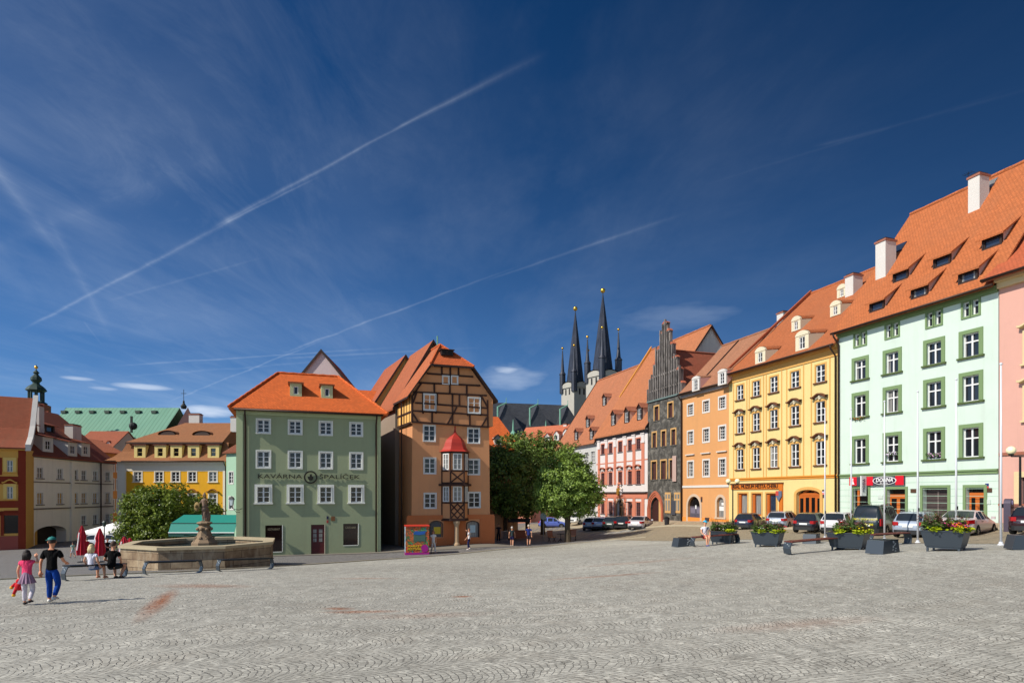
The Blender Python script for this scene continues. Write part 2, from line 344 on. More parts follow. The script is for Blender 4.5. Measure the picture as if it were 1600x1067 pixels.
# ------------------------------------------------------------------ writing
def text_mesh(body, size, depth=0.01, align='CENTER', shear=0.0, space=1.0, offset=0.0):
    cu = bpy.data.curves.new('lettering', 'FONT'); cu.body = body; cu.size = size; cu.extrude = depth; cu.align_x = align; cu.align_y = 'CENTER'
    cu.shear = shear; cu.space_character = space; cu.offset = offset; cu.resolution_u = 3
    o = bpy.data.objects.new('lettering', cu); COL.objects.link(o); dg = bpy.context.evaluated_depsgraph_get(); dg.update()
    me = bpy.data.meshes.new_from_object(o.evaluated_get(dg)); bpy.data.objects.remove(o); bpy.data.curves.remove(cu)
    return me
def lettering(name, body, size, m, parent, loc, width=None, **kw):
    me = text_mesh(body, size, **kw); me.materials.clear(); me.materials.append(m)
    o = link_mesh(name, me, parent, loc); o.rotation_euler = (R(90), 0, 0)
    if width:
        xs = [v.co.x for v in me.vertices]; k = width / (max(xs) - min(xs)); me.transform(Matrix.Diagonal((k, 1, 1, 1)))
    return o
# ------------------------------------------------------------------ buildings
def arch_pts(cx, w, zs, rise, n=9, pointed=False):
    # points of an arch from the right springing to the left springing
    out = []
    for i in range(n + 1):
        t = i / n
        if pointed:
            s = 1 - 2 * t; x = cx + w / 2 * s; z = zs + rise * (1 - abs(s) ** 1.9) ** 0.62 if abs(s) < 1 else zs
            z = zs + rise * math.sqrt(max(0, 1 - ((abs(s) + 0.45) / 1.45) ** 2)) / math.sqrt(1 - (0.45 / 1.45) ** 2)
        else:
            a = math.pi * t; x = cx + w / 2 * math.cos(a); z = zs + rise * math.sin(a)
        out.append((x, z))
    return out
class Bld:
    def __init__(s, name, label, P0, P1, cat='building', base=None, group=None):
        s.P0, s.P1 = Vector(P0), Vector(P1); d = s.P1 - s.P0; s.W = d.length; s.rz = math.atan2(d.y, d.x)
        s.z0 = gz(*s.P0) if base is None else base
        s.root = empty(name, (s.P0.x, s.P0.y, s.z0), s.rz, label, cat, group)
        s.o = s.loc((0, 0, CZ)); s.holes = []; s.arches = []; s.cache = {}
    def loc(s, w):
        x, y = w[0] - s.P0.x, w[1] - s.P0.y; c, n = math.cos(-s.rz), math.sin(-s.rz)
        return Vector((x * c - y * n, x * n + y * c, w[2] - s.z0))
    def world(s, l):
        c, n = math.cos(s.rz), math.sin(s.rz); return Vector((s.P0.x + l[0] * c - l[1] * n, s.P0.y + l[0] * n + l[1] * c, l[2] + s.z0))
    def ray(s, px, py):
        d = Vector(((px - 800) / F, 1, (HOR - py) / F)); c, n = math.cos(-s.rz), math.sin(-s.rz)
        return Vector((d.x * c - d.y * n, d.x * n + d.y * c, d.z))
    def uz(s, px, py, y=0.0):
        d = s.ray(px, py); t = (y - s.o.y) / d.y; p = s.o + d * t; return p.x, p.z
    def u(s, px, y=0.0): return s.uz(px, HOR, y)[0]
    def on_roof(s, px, py, ye, ze, slope):
        # where the sight line meets the front roof plane z = ze + (y - ye) * slope
        d = s.ray(px, py); t = (ze - s.o.z + (s.o.y - ye) * slope) / (d.z - d.y * slope); return s.o + d * t
    def part(s, mb, name, mats, parent=None, smooth=False): return mb.build(name, mats, parent or s.root, smooth=smooth)
    # ---- openings
    def hole(s, u0, u1, z0, z1): s.holes.append((u0, u1, z0, z1))
    def wall(s, mats, z1, depth, z0=-1.6, name='wall', reveal=0.22, u0=0.0, u1=None, gable=None, sidemat=0, extra=None):
        u1 = s.W if u1 is None else u1; mb = MB()
        xs = sorted({u0, u1, *[h[0] for h in s.holes], *[h[1] for h in s.holes]}); zs = sorted({z0, z1, *[h[2] for h in s.holes], *[h[3] for h in s.holes]})
        for i in range(len(xs) - 1):
            run = None
            for j in range(len(zs) - 1):
                cx, cz = (xs[i] + xs[i + 1]) / 2, (zs[j] + zs[j + 1]) / 2
                inh = any(h[0] < cx < h[1] and h[2] < cz < h[3] for h in s.holes)
                if not inh and run is None: run = zs[j]
                if (inh or j == len(zs) - 2) and run is not None:
                    top = zs[j] if inh else zs[j + 1]; mb.quad((xs[i], 0, run), (xs[i + 1], 0, run), (xs[i + 1], 0, top), (xs[i], 0, top)); run = None
        for a, b, c, d in s.holes:
            r = reveal
            mb.quad((a, 0, c), (a, r, c), (a, r, d), (a, 0, d)); mb.quad((b, r, c), (b, 0, c), (b, 0, d), (b, r, d))
            mb.quad((a, 0, d), (a, r, d), (b, r, d), (b, 0, d)); mb.quad((a, r, c), (a, 0, c), (b, 0, c), (b, r, c))
            mb.quad((a, r + 0.12, c), (b, r + 0.12, c), (b, r + 0.12, d), (a, r + 0.12, d))
            for (x0_, x1_) in ((a, a), (b, b)): mb.quad((x0_, r, c), (x0_, r + .12, c), (x0_, r + .12, d), (x0_, r, d))
        for a, w, zsp, rise, top, pt in s.arches:      # spandrels that turn a square hole into an arch
            pts = arch_pts(a, w, zsp, rise, 10, pt)
            for k in range(len(pts) - 1):
                (xa, za), (xb, zb) = pts[k], pts[k + 1]
                mb.quad((xb, 0, zb), (xa, 0, za), (xa, 0, top), (xb, 0, top)); mb.quad((xa, 0, za), (xb, 0, zb), (xb, reveal, zb), (xa, reveal, za))
        g0 = [(0, z0), (depth, z0), (depth, z1)]
        if gable: mid = [(depth, z1), (gable[0], gable[1]), (0, z1)]
        else: mid = [(depth, z1), (0, z1)]
        pl = [(0, z0), (depth, z0)] + mid
        mb.poly([(u0, y, z) for y, z in pl], sidemat); mb.poly([(u1, y, z) for y, z in reversed(pl)], sidemat)
        mb.quad((u1, depth, z0), (u0, depth, z0), (u0, depth, z1), (u1, depth, z1), sidemat)
        mb.quad((u0, 0, z1), (u1, 0, z1), (u1, depth, z1), (u0, depth, z1), sidemat)
        if extra: extra(mb)
        return s.part(mb, name, mats)
    # ---- windows
    def _win(s, w, h, st):
        key = (round(w, 2), round(h, 2), id(st))
        if key in s.cache: return s.cache[key]
        g = lambda k, d=None: st.get(k, d); y = g('inset', 0.10); fw = g('fw', 0.06); out = {}
        sw, pr = g('sw', 0.0), g('proud', 0.04)
        if sw:
            m = MB(); t = g('swtop', sw)
            m.box(-w / 2 - sw, -w / 2, -pr, 0.02, 0 if g('sill') else -sw, h + t); m.box(w / 2, w / 2 + sw, -pr, 0.02, 0 if g('sill') else -sw, h + t); m.box(-w / 2, w / 2, -pr, 0.02, h, h + t)
            if not g('sill'): m.box(-w / 2, w / 2, -pr, 0.02, -sw, 0)
            if g('inner'): 
                for a, b, c, d in ((-w / 2 - .0, -w / 2 + .03, 0, h), (w / 2 - .03, w / 2, 0, h), (-w / 2 + .03, w / 2 - .03, h - .03, h)): m.box(a, b, -pr - .02, y, c, d)
            out['surround'] = (m.mesh('window_surround', g('smat')), None)
        m = MB()
        m.box(-w / 2, -w / 2 + fw, y, y + .05, 0, h); m.box(w / 2 - fw, w / 2, y, y + .05, 0, h); m.box(-w / 2 + fw, w / 2 - fw, y, y + .05, 0, fw); m.box(-w / 2 + fw, w / 2 - fw, y, y + .05, h - fw, h)
        nc, nr = g('cols', 2), g('rows', 3); iw, ih = w - 2 * fw, h - 2 * fw; mu = g('mu', 0.025)
        zt = g('transom')
        for c in range(1, nc):
            x = -iw / 2 + iw * c / nc; hw = g('mull', 0.045) if (nc == 2 or c * 2 == nc) else mu / 2
            m.box(x - hw, x + hw, y - .01, y + .045, fw, h - fw)
        for r in range(1, nr):
            z = fw + ih * (r / nr if not (zt and nr == 2) else zt); q = mu if not zt else 0.04
            for c in range(nc):
                xa = -iw / 2 + iw * c / nc + (g('mull', .045) if c else 0); xb = -iw / 2 + iw * (c + 1) / nc - (g('mull', .045) if c < nc - 1 else 0)
                m.box(xa, xb, y, y + .04, z - q, z + q)
        out['frame'] = (m.mesh('window_frame', g('fmat', WHITE)), None)
        m = MB(); m.box(-w / 2 + fw * .5, w / 2 - fw * .5, y + .06, y + .075, fw * .5, h - fw * .5); out['pane'] = (m.mesh('window_pane', g('glass', GLASS)), None)
        if g('sill'):
            e = g('sille', 0.08); m = MB(); m.box(-w / 2 - sw - e, w / 2 + sw + e, -pr - g('sillp', 0.08), 0.03, -0.10, 0); out['sill'] = (m.mesh('window_sill', g('sillmat', g('smat', WHITE))), None)
        if g('hood'):
            m = g('hood')(w, h, sw, pr); out['hood'] = m
        s.cache[key] = out; return out
    def window(s, u, z, w, h, st, hole=True, name='window', y=0.0, label=None):
        if hole: s.hole(u - w / 2, u + w / 2, z, z + h)
        parts = s._win(w, h, st); main = 'surround' if 'surround' in parts else 'frame'
        o = link_mesh(name, parts[main][0], s.root, (u, y, z))
        if label: o['label'] = label
        for k, (me, _) in parts.items():
            if k != main: link_mesh(k, me, o)
        return o
    def row(s, pxs, zc, wpx, st, **kw):
        # a row of like windows; heights are measured at one column (px, top, bottom), the width between two pixels
        px, yt, yb = zc; _, zt = s.uz(px, yt); _, zb = s.uz(px, yb); w = abs(s.u(wpx[1]) - s.u(wpx[0]))
        return [s.window(s.u(p), zb, w, zt - zb, st, **kw) for p in pxs]
    # ---- roofs
    def roof(s, prof, mat, u0=None, u1=None, th=0.14, name='roof', end0=None, end1=None):
        # prof: (y, z) points of the upper surface, front eave to back eave
        u0 = -0.05 if u0 is None else u0; u1 = s.W + 0.05 if u1 is None else u1; m = MB()
        low = [(y, z - th) for y, z in prof]
        for i in range(len(prof) - 1):
            a, b, c, d = prof[i], prof[i + 1], low[i + 1], low[i]; m.prism_x([a, b, c, d], u0, u1)
        return s.part(m, name, mat)
    def ridge(s, u0, u1, y, z, mat, r=0.13, parent=None):
        m = MB(); n = max(2, int((u1 - u0) / 0.5)); m.tube([(u0 + (u1 - u0) * i / n, y, z + 0.02 + .012 * math.sin(i * 2.1)) for i in range(n + 1)], r, 8); return s.part(m, 'ridge_tiles', mat, parent)
    def chimney(s, u, y, zb, zt, w, d, mat=None, parent=None):
        m = MB(); m.box(u - w / 2, u + w / 2, y - d / 2, y + d / 2, zb, zt - .25); m.box(u - w / 2 - .06, u + w / 2 + .06, y - d / 2 - .06, y + d / 2 + .06, zt - .25, zt - .12, 1); m.box(u - w / 2 + .05, u + w / 2 - .05, y - d / 2 + .05, y + d / 2 - .05, zt - .12, zt, 2)
        return s.part(m, 'chimney', [mat or CHIMWHITE, CHIMCAP, DARKWOOD], parent)
    def dormer(s, p, w, h, slope, td, mats, kind='pent', oh=0.18, cols=2, rows=2, parent=None, fw=0.06, win=None, glass=None, fmat=None, rise=0.3):
        # p: local point on the main roof at the foot of the dormer's front; mats = (front, cheek, roof)
        u, y, z = p; m = MB(); hw = w / 2; zt = h
        L = h / (slope - td) if slope > td else h / slope
        ww, wh = win or (w - 0.3, h - 0.3); wb = (h - wh) * 0.4
        m.box(u - hw, u - ww / 2, y, y + .12, z, z + h, 0); m.box(u + ww / 2, u + hw, y, y + .12, z, z + h, 0); m.box(u - ww / 2, u + ww / 2, y, y + .12, z, z + wb, 0); m.box(u - ww / 2, u + ww / 2, y, y + .12, z + wb + wh, z + h, 0)
        zb2 = z + L * slope
        for sx in (-1, 1): 
            x0, x1 = (u - hw, u - hw + .08) if sx < 0 else (u + hw - .08, u + hw); m.prism_x([(y + .12, z - .05), (y + .12, z + h), (y + L, z + h + L * td), (y + L, zb2 - .15)], x0, x1, 1)
        if kind == 'pent':
            a = (y - oh, z + h - oh * td); b = (y + L + .3, z + h + (L + .3) * td); m.prism_x([a, b, (b[0], b[1] + .1), (a[0], a[1] + .1)], u - hw - oh, u + hw + oh, 2)
        elif kind == 'gable':
            Lr = (h + rise) / slope
            m.poly([(u - hw, y + .02, z + h), (u + hw, y + .02, z + h), (u, y + .02, z + h + rise)], 0)
            for sx in (-1, 1):
                e = hw + .12; z_e = z + h - .12 * rise / hw
                m.add([(u + sx * e, y - .12, z_e), (u, y - .12, z + h + rise + .03), (u, y + Lr + .1, z + h + rise + .03), (u + sx * e, y + L + .1, z_e), (u + sx * e, y - .12, z_e - .07), (u, y - .12, z + h + rise - .05)], [(0, 1, 2, 3) if sx < 0 else (3, 2, 1, 0), (0, 4, 5, 1)], 2)
        elif kind == 'round':
            Lr = (h + rise) / (slope - td); n = 8; pts = [(u + hw * 1.02 * math.cos(math.pi * i / n), z + h + rise * math.sin(math.pi * i / n)) for i in range(n + 1)]
            m.prism(pts, y - .04, y + .15, 0)
            for i in range(n):
                (xa, za), (xb, zb_) = pts[i], pts[i + 1]; ya, yb = y + (za - z) / (slope - td) + .1, y + (zb_ - z) / (slope - td) + .1
                m.quad((xa, y + .15, za + .04), (xb, y + .15, zb_ + .04), (xb, yb, zb_ + .04 + td * (yb - y)), (xa, ya, za + .04 + td * (ya - y)), 2)
        o = s.part(m, 'dormer', list(mats), parent)
        st = dict(cols=cols, rows=rows, fw=fw, inset=0.05, fmat=fmat or WHITE, glass=glass or DARKGLASS, mull=.03, mu=.015)
        w_ = s._win(ww, wh, s.cache.setdefault(('st', fw, cols, rows, id(fmat), id(glass)), st)); f = link_mesh('dormer_window', w_['frame'][0], o, (u, y, z + wb)); link_mesh('pane', w_['pane'][0], f)
        return o
    def gutter(s, z, y=-0.5, u0=None, u1=None, down=None, yb=-0.12, r=.06, zb=-.2):
        m = MB(); a = -0.1 if u0 is None else u0; b = s.W + .1 if u1 is None else u1
        m.tube([(a, y, z), (b, y, z)], 0.075, 8)
        s.part(m, 'gutter', GUTTER, smooth=True)
        for d in (down or []):
            m = MB(); m.tube([(d, y, z), (d, y + .05, z - .25), (d, yb, z - .75), (d, yb, zb)], r, 8); s.part(m, 'downpipe', GUTTER, smooth=True)
CHIMWHITE = plaster((196, 192, 186), 0.25); CHIMCAP = simple((150, 96, 78), 0.9, var=0.25)
def hood_curve(col_dark, col_white, amp=0.16, over=0.16, lift=0.12, orn=True):
    def f(w, h, sw, pr):
        m = MB(); W = w / 2 + sw + over; z = h + sw + lift; n = 12
        pts = []
        for i in range(n + 1):
            t = -1 + 2 * i / n; pts.append((t * W, z + amp * (math.cos(t * math.pi) * 0.5 + 0.5) * 1.6 + (0.05 if abs(t) > .85 else 0)))
        for i in range(n):
            (xa, za), (xb, zb) = pts[i], pts[i + 1]
            m.add([(xa, -.30, za), (xb, -.30, zb), (xb, -.30, zb + .1), (xa, -.30, za + .1), (xa, .0, za - .05), (xb, .0, zb - .05), (xb, .0, zb + .13), (xa, .0, za + .13)], [(0, 1, 2, 3), (4, 5, 1, 0), (3, 2, 6, 7)], 0)
        if orn:
            rr = random.Random(3)
            for i in range(9):
                x = (-1 + 2 * i / 8) * w * .42; m.ball((x, -.05, h + sw + .10 + .14 * math.cos(x / w * 3) + rr.uniform(-.02, .02)), 0.09, 6, 1)
            m.ball((0, -.08, h + sw + .24), .13, 8, 1); m.ball((0, -.09, h + sw + .08), .1, 8, 1)
        return (m.mesh('window_hood', [col_dark, col_white]), None)
    return f
def hood_ledge(col, lift=0.12, over=0.1, hh=0.09, d=0.16):
    def f(w, h, sw, pr):
        m = MB(); z = h + sw + lift; m.box(-w / 2 - sw - over, w / 2 + sw + over, -d, 0.01, z, z + hh); return (m.mesh('window_hood', col), None)
    return f
def band(b, z, hh, d, mat, u0=None, u1=None, name='cornice'):
    m = MB(); m.box(-0.0 if u0 is None else u0, b.W if u1 is None else u1, -d, 0.0, z, z + hh); return b.part(m, name, mat)
def bands(b, specs, mat, name='cornice', u0=None, u1=None):
    for z, hh, d in specs:
        m = MB(); m.box(0 if u0 is None else u0, b.W if u1 is None else u1, -d, 0.0, z, z + hh); b.part(m, name, mat)
def RP(px):
    D = 38 / ((px - 800) / F + 0.337); return P(px, D)
def WZ(py, D): return CZ + (HOR - py) * D / F      # world height of a photo row at a distance

# ============ right row, mint green house
def door_leaf(b, u, w, z0, h, mats, y=0.2, arch=None, cols=2, parent=None, glass_h=0.45, name='door', label=None):
    m = MB(); fw = 0.08
    m.box(u - w / 2, u + w / 2, y, y + .06, z0, z0 + h, 0)
    d = b.part(m, name, mats[0])
    if label: d['label'] = label
    g = MB(); pw = w / cols
    for i in range(cols):
        x0 = u - w / 2 + pw * i + .12; x1 = x0 + pw - .24; g.box(x0, x1, y - .012, y + .01, z0 + h * (1 - glass_h) - .08, z0 + h - .15)
    b.part(g, 'pane', mats[1], d)
    q = MB()
    for i in range(cols):
        x0 = u - w / 2 + pw * i + .12; x1 = x0 + pw - .24; q.box(x0, x1, y - .03, y, z0 + .18, z0 + h * (1 - glass_h) - .22)
    b.part(q, 'panel', mats[0], d)
    k = MB(); k.tube([(u + .06, y - .02, z0 + 1.0), (u + .06, y - .08, z0 + 1.0), (u + .16, y - .08, z0 + 1.0)], .015, 6); b.part(k, 'handle', BLACKMETAL, d)
    return d
def mint():
    b = Bld('mint_house', 'tall pale mint green house with green window frames and six shed dormers', RP(1310), RP(1560))
    MINT = plaster((190, 205, 193), 0.30); GR = plaster((112, 134, 94), 0.12); T = tiles((174, 96, 54), 0.34)
    ze = b.uz(1310, 520)[1]
    cols = [1344.3, 1394.3, 1459.7, 1517.2]
    st = dict(sw=.22, smat=GR, sill=True, sillmat=simple((70, 84, 44), .8), cols=2, rows=2, transom=.66, glass=GLASS, inset=.12, proud=.05)
    st2 = dict(sw=.20, smat=GR, sill=False, cols=2, rows=2, transom=.66, glass=GLASS, inset=.12, proud=.05)
    for zc in ((1517.2, 520.5, 557), (1517.2, 586.5, 627), (1517.2, 668, 714)): b.row(cols, zc, (1505, 1530.5), st)
    w0 = b.u(1514.6) - b.u(1505); z1 = b.uz(1517.2, 470)[1]; z0 = b.uz(1517.2, 493)[1]
    for c in cols:
        for sgn in (-1, 1): b.window(b.u(c) + sgn * (w0 / 2 + .09), z0, w0, z1 - z0, dict_id('m2', dict(sw=.11, smat=GR, sill=False, cols=1, rows=2, transom=.66, glass=GLASS, inset=.12, proud=.05)))
    OR = simple((176, 92, 30), .55, var=.2); gl = GLASS_BLUE
    zg = b.z0; opn = [(1333.5, 1357, 760, 0), (1386, 1415, 761, 1), (1442, 1481, 759, 2), (1509.5, 1538, 758.6, 3)]
    for a, c, yt, k in opn:
        u0, u1 = b.u(a), b.u(c); top = b.uz(a, yt + 3)[1]; um = (u0 + u1) / 2; gl_ = b.world((um, 0, 0)); g0 = gz(gl_.x, gl_.y) - b.z0
        b.hole(u0, u1, g0 - .3 if k else g0 + .35, top); w = u1 - u0; zb = g0 - .3 if k else g0 + .35
        m = MB()
        for aa, bb_, cc, dd in ((u0 - .16, u0, zb, top + .16), (u1, u1 + .16, zb, top + .16), (u0, u1, top, top + .16)): m.box(aa, bb_, -.05, .02, cc, dd)
        fr = b.part(m, 'door_surround' if k else 'shop_window', GR)
        if k in (1, 3):
            h = (top - g0) * .80; d = door_leaf(b, um, w - .1, g0, h, (OR, DARKGLASS), glass_h=.62, label='orange wooden double door under a dark fanlight')
            f = MB(); f.box(u0 + .05, u1 - .05, .2, .26, g0 + h, g0 + h + .14); b.part(f, 'transom', OR, d)
            f = MB(); f.box(u0 + .02, u1 - .02, .25, .27, g0 + h + .14, top - .03); b.part(f, 'fanlight', DARKGLASS, d)
        elif k == 0:
            f = MB(); f.box(u0 + .02, u1 - .02, .16, .18, zb + .02, top - .02); b.part(f, 'pane', DARKGLASS, fr)
            f = MB(); f.box(u0 + .25, u0 + .42, .08, .14, zb + .02, top - .02); b.part(f, 'mullion', OR, fr)
        else:
            f = MB(); f.box(u0 + .02, u1 - .02, .3, .32, zb + .02, top - .02); d = b.part(f, 'gate', simple((70, 58, 56), .7, var=.4)); d['label'] = 'dark carriage gate standing in the green framed passage'
            f = MB(); f.box(u0 + .1, u1 - .1, .26, .3, g0 + 2.1, g0 + 2.2); f.box(um - .05, um + .05, .26, .3, g0, g0 + 2.1); b.part(f, 'rail', simple((96, 84, 80), .7), d)
    b.wall([MINT, plaster((215, 212, 204), .3)], ze, 14, reveal=.24, gable=(7, ze + 9.0), sidemat=1)
    zb = b.uz(1560, 733)[1]; bands(b, [(zb - .22, .16, .07), (zb - .06, .1, .13)], GR)
    m = MB()
    for i in range(5): z = zb - .22 - .42 * (i + 1); m.box(0, b.W, -.012, .0, z, z + .02)
    b.part(m, 'plaster_joints', plaster((160, 190, 168), .1))
    bands(b, [(ze - .42, .14, .10), (ze - .28, .2, .22)], GR, 'eaves_cornice')
    sl = (21.0 + CZ - b.z0 - ze - .0) / 7.4 ; zr = ze - .15 + 7.9 * ((22.55 - b.z0 - ze + .15) / 7.9) ; ye = -.55; rz_ = 22.6 - b.z0; sl = (rz_ - (ze - .1)) / (7 - ye)
    rf = b.roof([(ye, ze - .1), (7, rz_), (14.5, ze - .1)], T); b.ridge(0, b.W, 7, rz_, T, parent=rf)
    b.gutter(ze - .12, -.62, down=[0.12])
    ck = plaster((196, 172, 160), .15)
    for px, py in ((1369.3, 486), (1435.7, 465), (1511.8, 441), (1406.3, 439), (1471, 416.5), (1549.3, 387)):
        p = b.on_roof(px, py, ye, ze - .1, sl); b.dormer(p, 1.1, .68, sl, .72, (DARKWOOD, ck, T), oh=.2, cols=1, rows=1, parent=rf, win=(.9, .54), fmat=DARKWOOD, glass=GLASS_BLUE)
    def chim(px0, px1, yt, yb, dep=.9, kk=None):
        p = b.on_roof((px0 + px1) / 2, yb, ye, ze - .1, sl); zt = p.z + (b.world(p).y) * (yb - yt) / F; w = abs(b.u(px1, p.y) - b.u(px0, p.y)) * .62; b.chimney(p.x, p.y + dep / 2, p.z - .6, zt, w, dep, parent=rf)
    chim(1507, 1536, 271, 330); 
    p = b.on_roof(1379, 430, ye, ze - .1, sl); b.chimney(max(p.x, .5), p.y + .3, p.z - 1, p.z + 41.5 * 54 / F + .2, .8, 1.0, parent=rf)
    for px, py in ((1405, 388), (1545, 290)):      # skylights
        p = b.on_roof(px, py, ye, ze - .1, sl); m = MB(); n = Vector((0, -sl, 1)).normalized() * .06; t = Vector((0, 1, sl)).normalized() * .45; c = p + n
        m.add([c + Vector((-.4, 0, 0)) - t, c + Vector((.4, 0, 0)) - t, c + Vector((.4, 0, 0)) + t, c + Vector((-.4, 0, 0)) + t, p + Vector((-.4, 0, 0)) - t, p + Vector((.4, 0, 0)) - t, p + Vector((.4, 0, 0)) + t, p + Vector((-.4, 0, 0)) + t], [(0, 1, 2, 3), (4, 5, 1, 0), (5, 6, 2, 1), (6, 7, 3, 2), (7, 4, 0, 3)])
        b.part(m, 'skylight', GLASS_BLUE, rf)
    # flower boxes and curtains' sills in some windows, a television aerial on the ridge
    for k, (px, py) in enumerate(((1394.3, 711), (1459.7, 713), (1344.3, 656))):
        x, z = b.uz(px, py); m = MB(); rr = random.Random(k)
        for i in range(150): q = Vector((x + rr.uniform(-.42, .42), -.06 + rr.uniform(-.1, .1), z + rr.uniform(.0, .2))); s_ = .045; a = rr.uniform(0, 6); m.add([q + Vector((-s_ * math.cos(a), -s_ * math.sin(a), 0)), q + Vector((0, 0, s_)), q + Vector((s_ * math.cos(a), s_ * math.sin(a), 0)), q - Vector((0, 0, s_))], [(0, 1, 2, 3)], 0 if i % 3 else 1)
        b.part(m, 'window_flowers', [simple((70, 96, 50), .7), simple(((214, 196, 220), (200, 150, 190), (220, 120, 70))[k], .7)])
    for uu in (4.2, 8.9):
        m = MB(); m.tube([(uu, 7, rz_), (uu, 7, rz_ + 1.1)], .018, 5); m.bar((uu - .3, 7, rz_ + 1.0), (uu + .3, 7, rz_ + 1.0), .015, .015)
        for i in range(5): m.bar((uu - .28 + .14 * i, 6.8, rz_ + 1.0), (uu - .28 + .14 * i, 7.2, rz_ + 1.0), .012, .012)
        b.part(m, 'aerial', BLACKMETAL, rf)
    # shop sign
    u0, u1 = b.u(1330), b.u(1415); z1 = b.uz(1372, 744)[1]; z0 = b.uz(1372, 758)[1]; z1r = z1
    m = MB(); m.box(u0, u1, -.16, -.05, z0, z1, 0); sg = b.part(m, 'shop_sign', simple((62, 64, 74), .4, var=.05)); sg['label'] = 'red and dark grey shop sign reading DONNA'
    RED = simple((190, 22, 40), .4, var=.05); m = MB(); ua, ub = b.u(1349), b.u(1358)
    
    for xa, xb in ((u0, b.u(1341.5)), (b.u(1357), b.u(1367)), (b.u(1402), u1)): m = MB(); m.box(xa, xb, -.175, -.16, z0, z1); b.part(m, 'red_panel', RED, sg)
    uc = b.u(1385); ew = (b.u(1404) - b.u(1367)) / 2; eh = (z1 - z0) * .46; n = 28; zc_ = (z0 + z1) / 2
    m = MB(); rim = lambda k: [(uc + ew * k * math.cos(2 * math.pi * i / n), zc_ + eh * (k if k == 1 else k - .05) * math.sin(2 * math.pi * i / n)) for i in range(n)]
    m.prism(rim(1), -.19, -.175, 0); m.prism(rim(.93), -.195, -.19, 1); b.part(m, 'oval_badge', [WHITE, simple((40, 30, 50), .4)], sg)
    lettering('sign_lettering', 'DONNA', .36, WHITE, sg, (uc, -.2, zc_ + .03), width=ew * 1.45, shear=.25, offset=.01)
    lettering('sign_lettering', 'BUTIK', .1, WHITE, sg, (uc, -.2, zc_ - eh * .62), width=ew * .7)
    m = MB(); x = b.u(1336); n = 16; m.prism([(x + .24 * math.cos(2 * math.pi * i / n), zc_ + .24 * math.sin(2 * math.pi * i / n)) for i in range(n)], -.19, -.175, 0); m.prism([(x - .10, zc_ - .22), (x + .12, zc_ - .22), (x + .02, zc_ + .02), (x + .04, zc_ + .2), (x - .05, zc_ + .2), (x - .04, zc_)], -.2, -.19, 1); b.part(m, 'emblem', [RED, WHITE], sg)
    x = b.u(1356.5); m = MB(); m.box(x - .04, x + .04, -.65, -.2, zc_ - 1.0, zc_ + .35); bs = b.part(m, 'blade_sign', WHITE, sg)
    mm = lettering('sign_lettering', 'MODA', .3, simple((40, 40, 60), .5), bs, (x - .05, -.42, zc_ - .3)); mm.location.x = x + .05; mm.rotation_euler = Matrix(((0, 0, 1), (0, -1, 0), (1, 0, 0))).to_euler()
    for k, (px, py) in enumerate(((1427.5, 766.5), (1545, 765.5), (1376, 776), (1543, 784))):
        x, z = b.uz(px, py); m = MB(); m.box(x - .18, x + .18, -.04, 0, z - .12, z + .12); b.part(m, 'wall_plaque', simple((74, 50, 34), .6) if k < 2 else simple((180, 190, 182), .6))
    for px, py, c in ((1542.5, 757, (32, 42, 110)), (1542.5, 761.5, (190, 60, 60))):
        x, z = b.uz(px, py); m = MB(); m.box(x - .09, x + .09, -.03, 0, z - .07, z + .07); b.part(m, 'house_number', simple(c, .4))
    return b
_DI = {}
def dict_id(k, d): return _DI.setdefault(k, d)

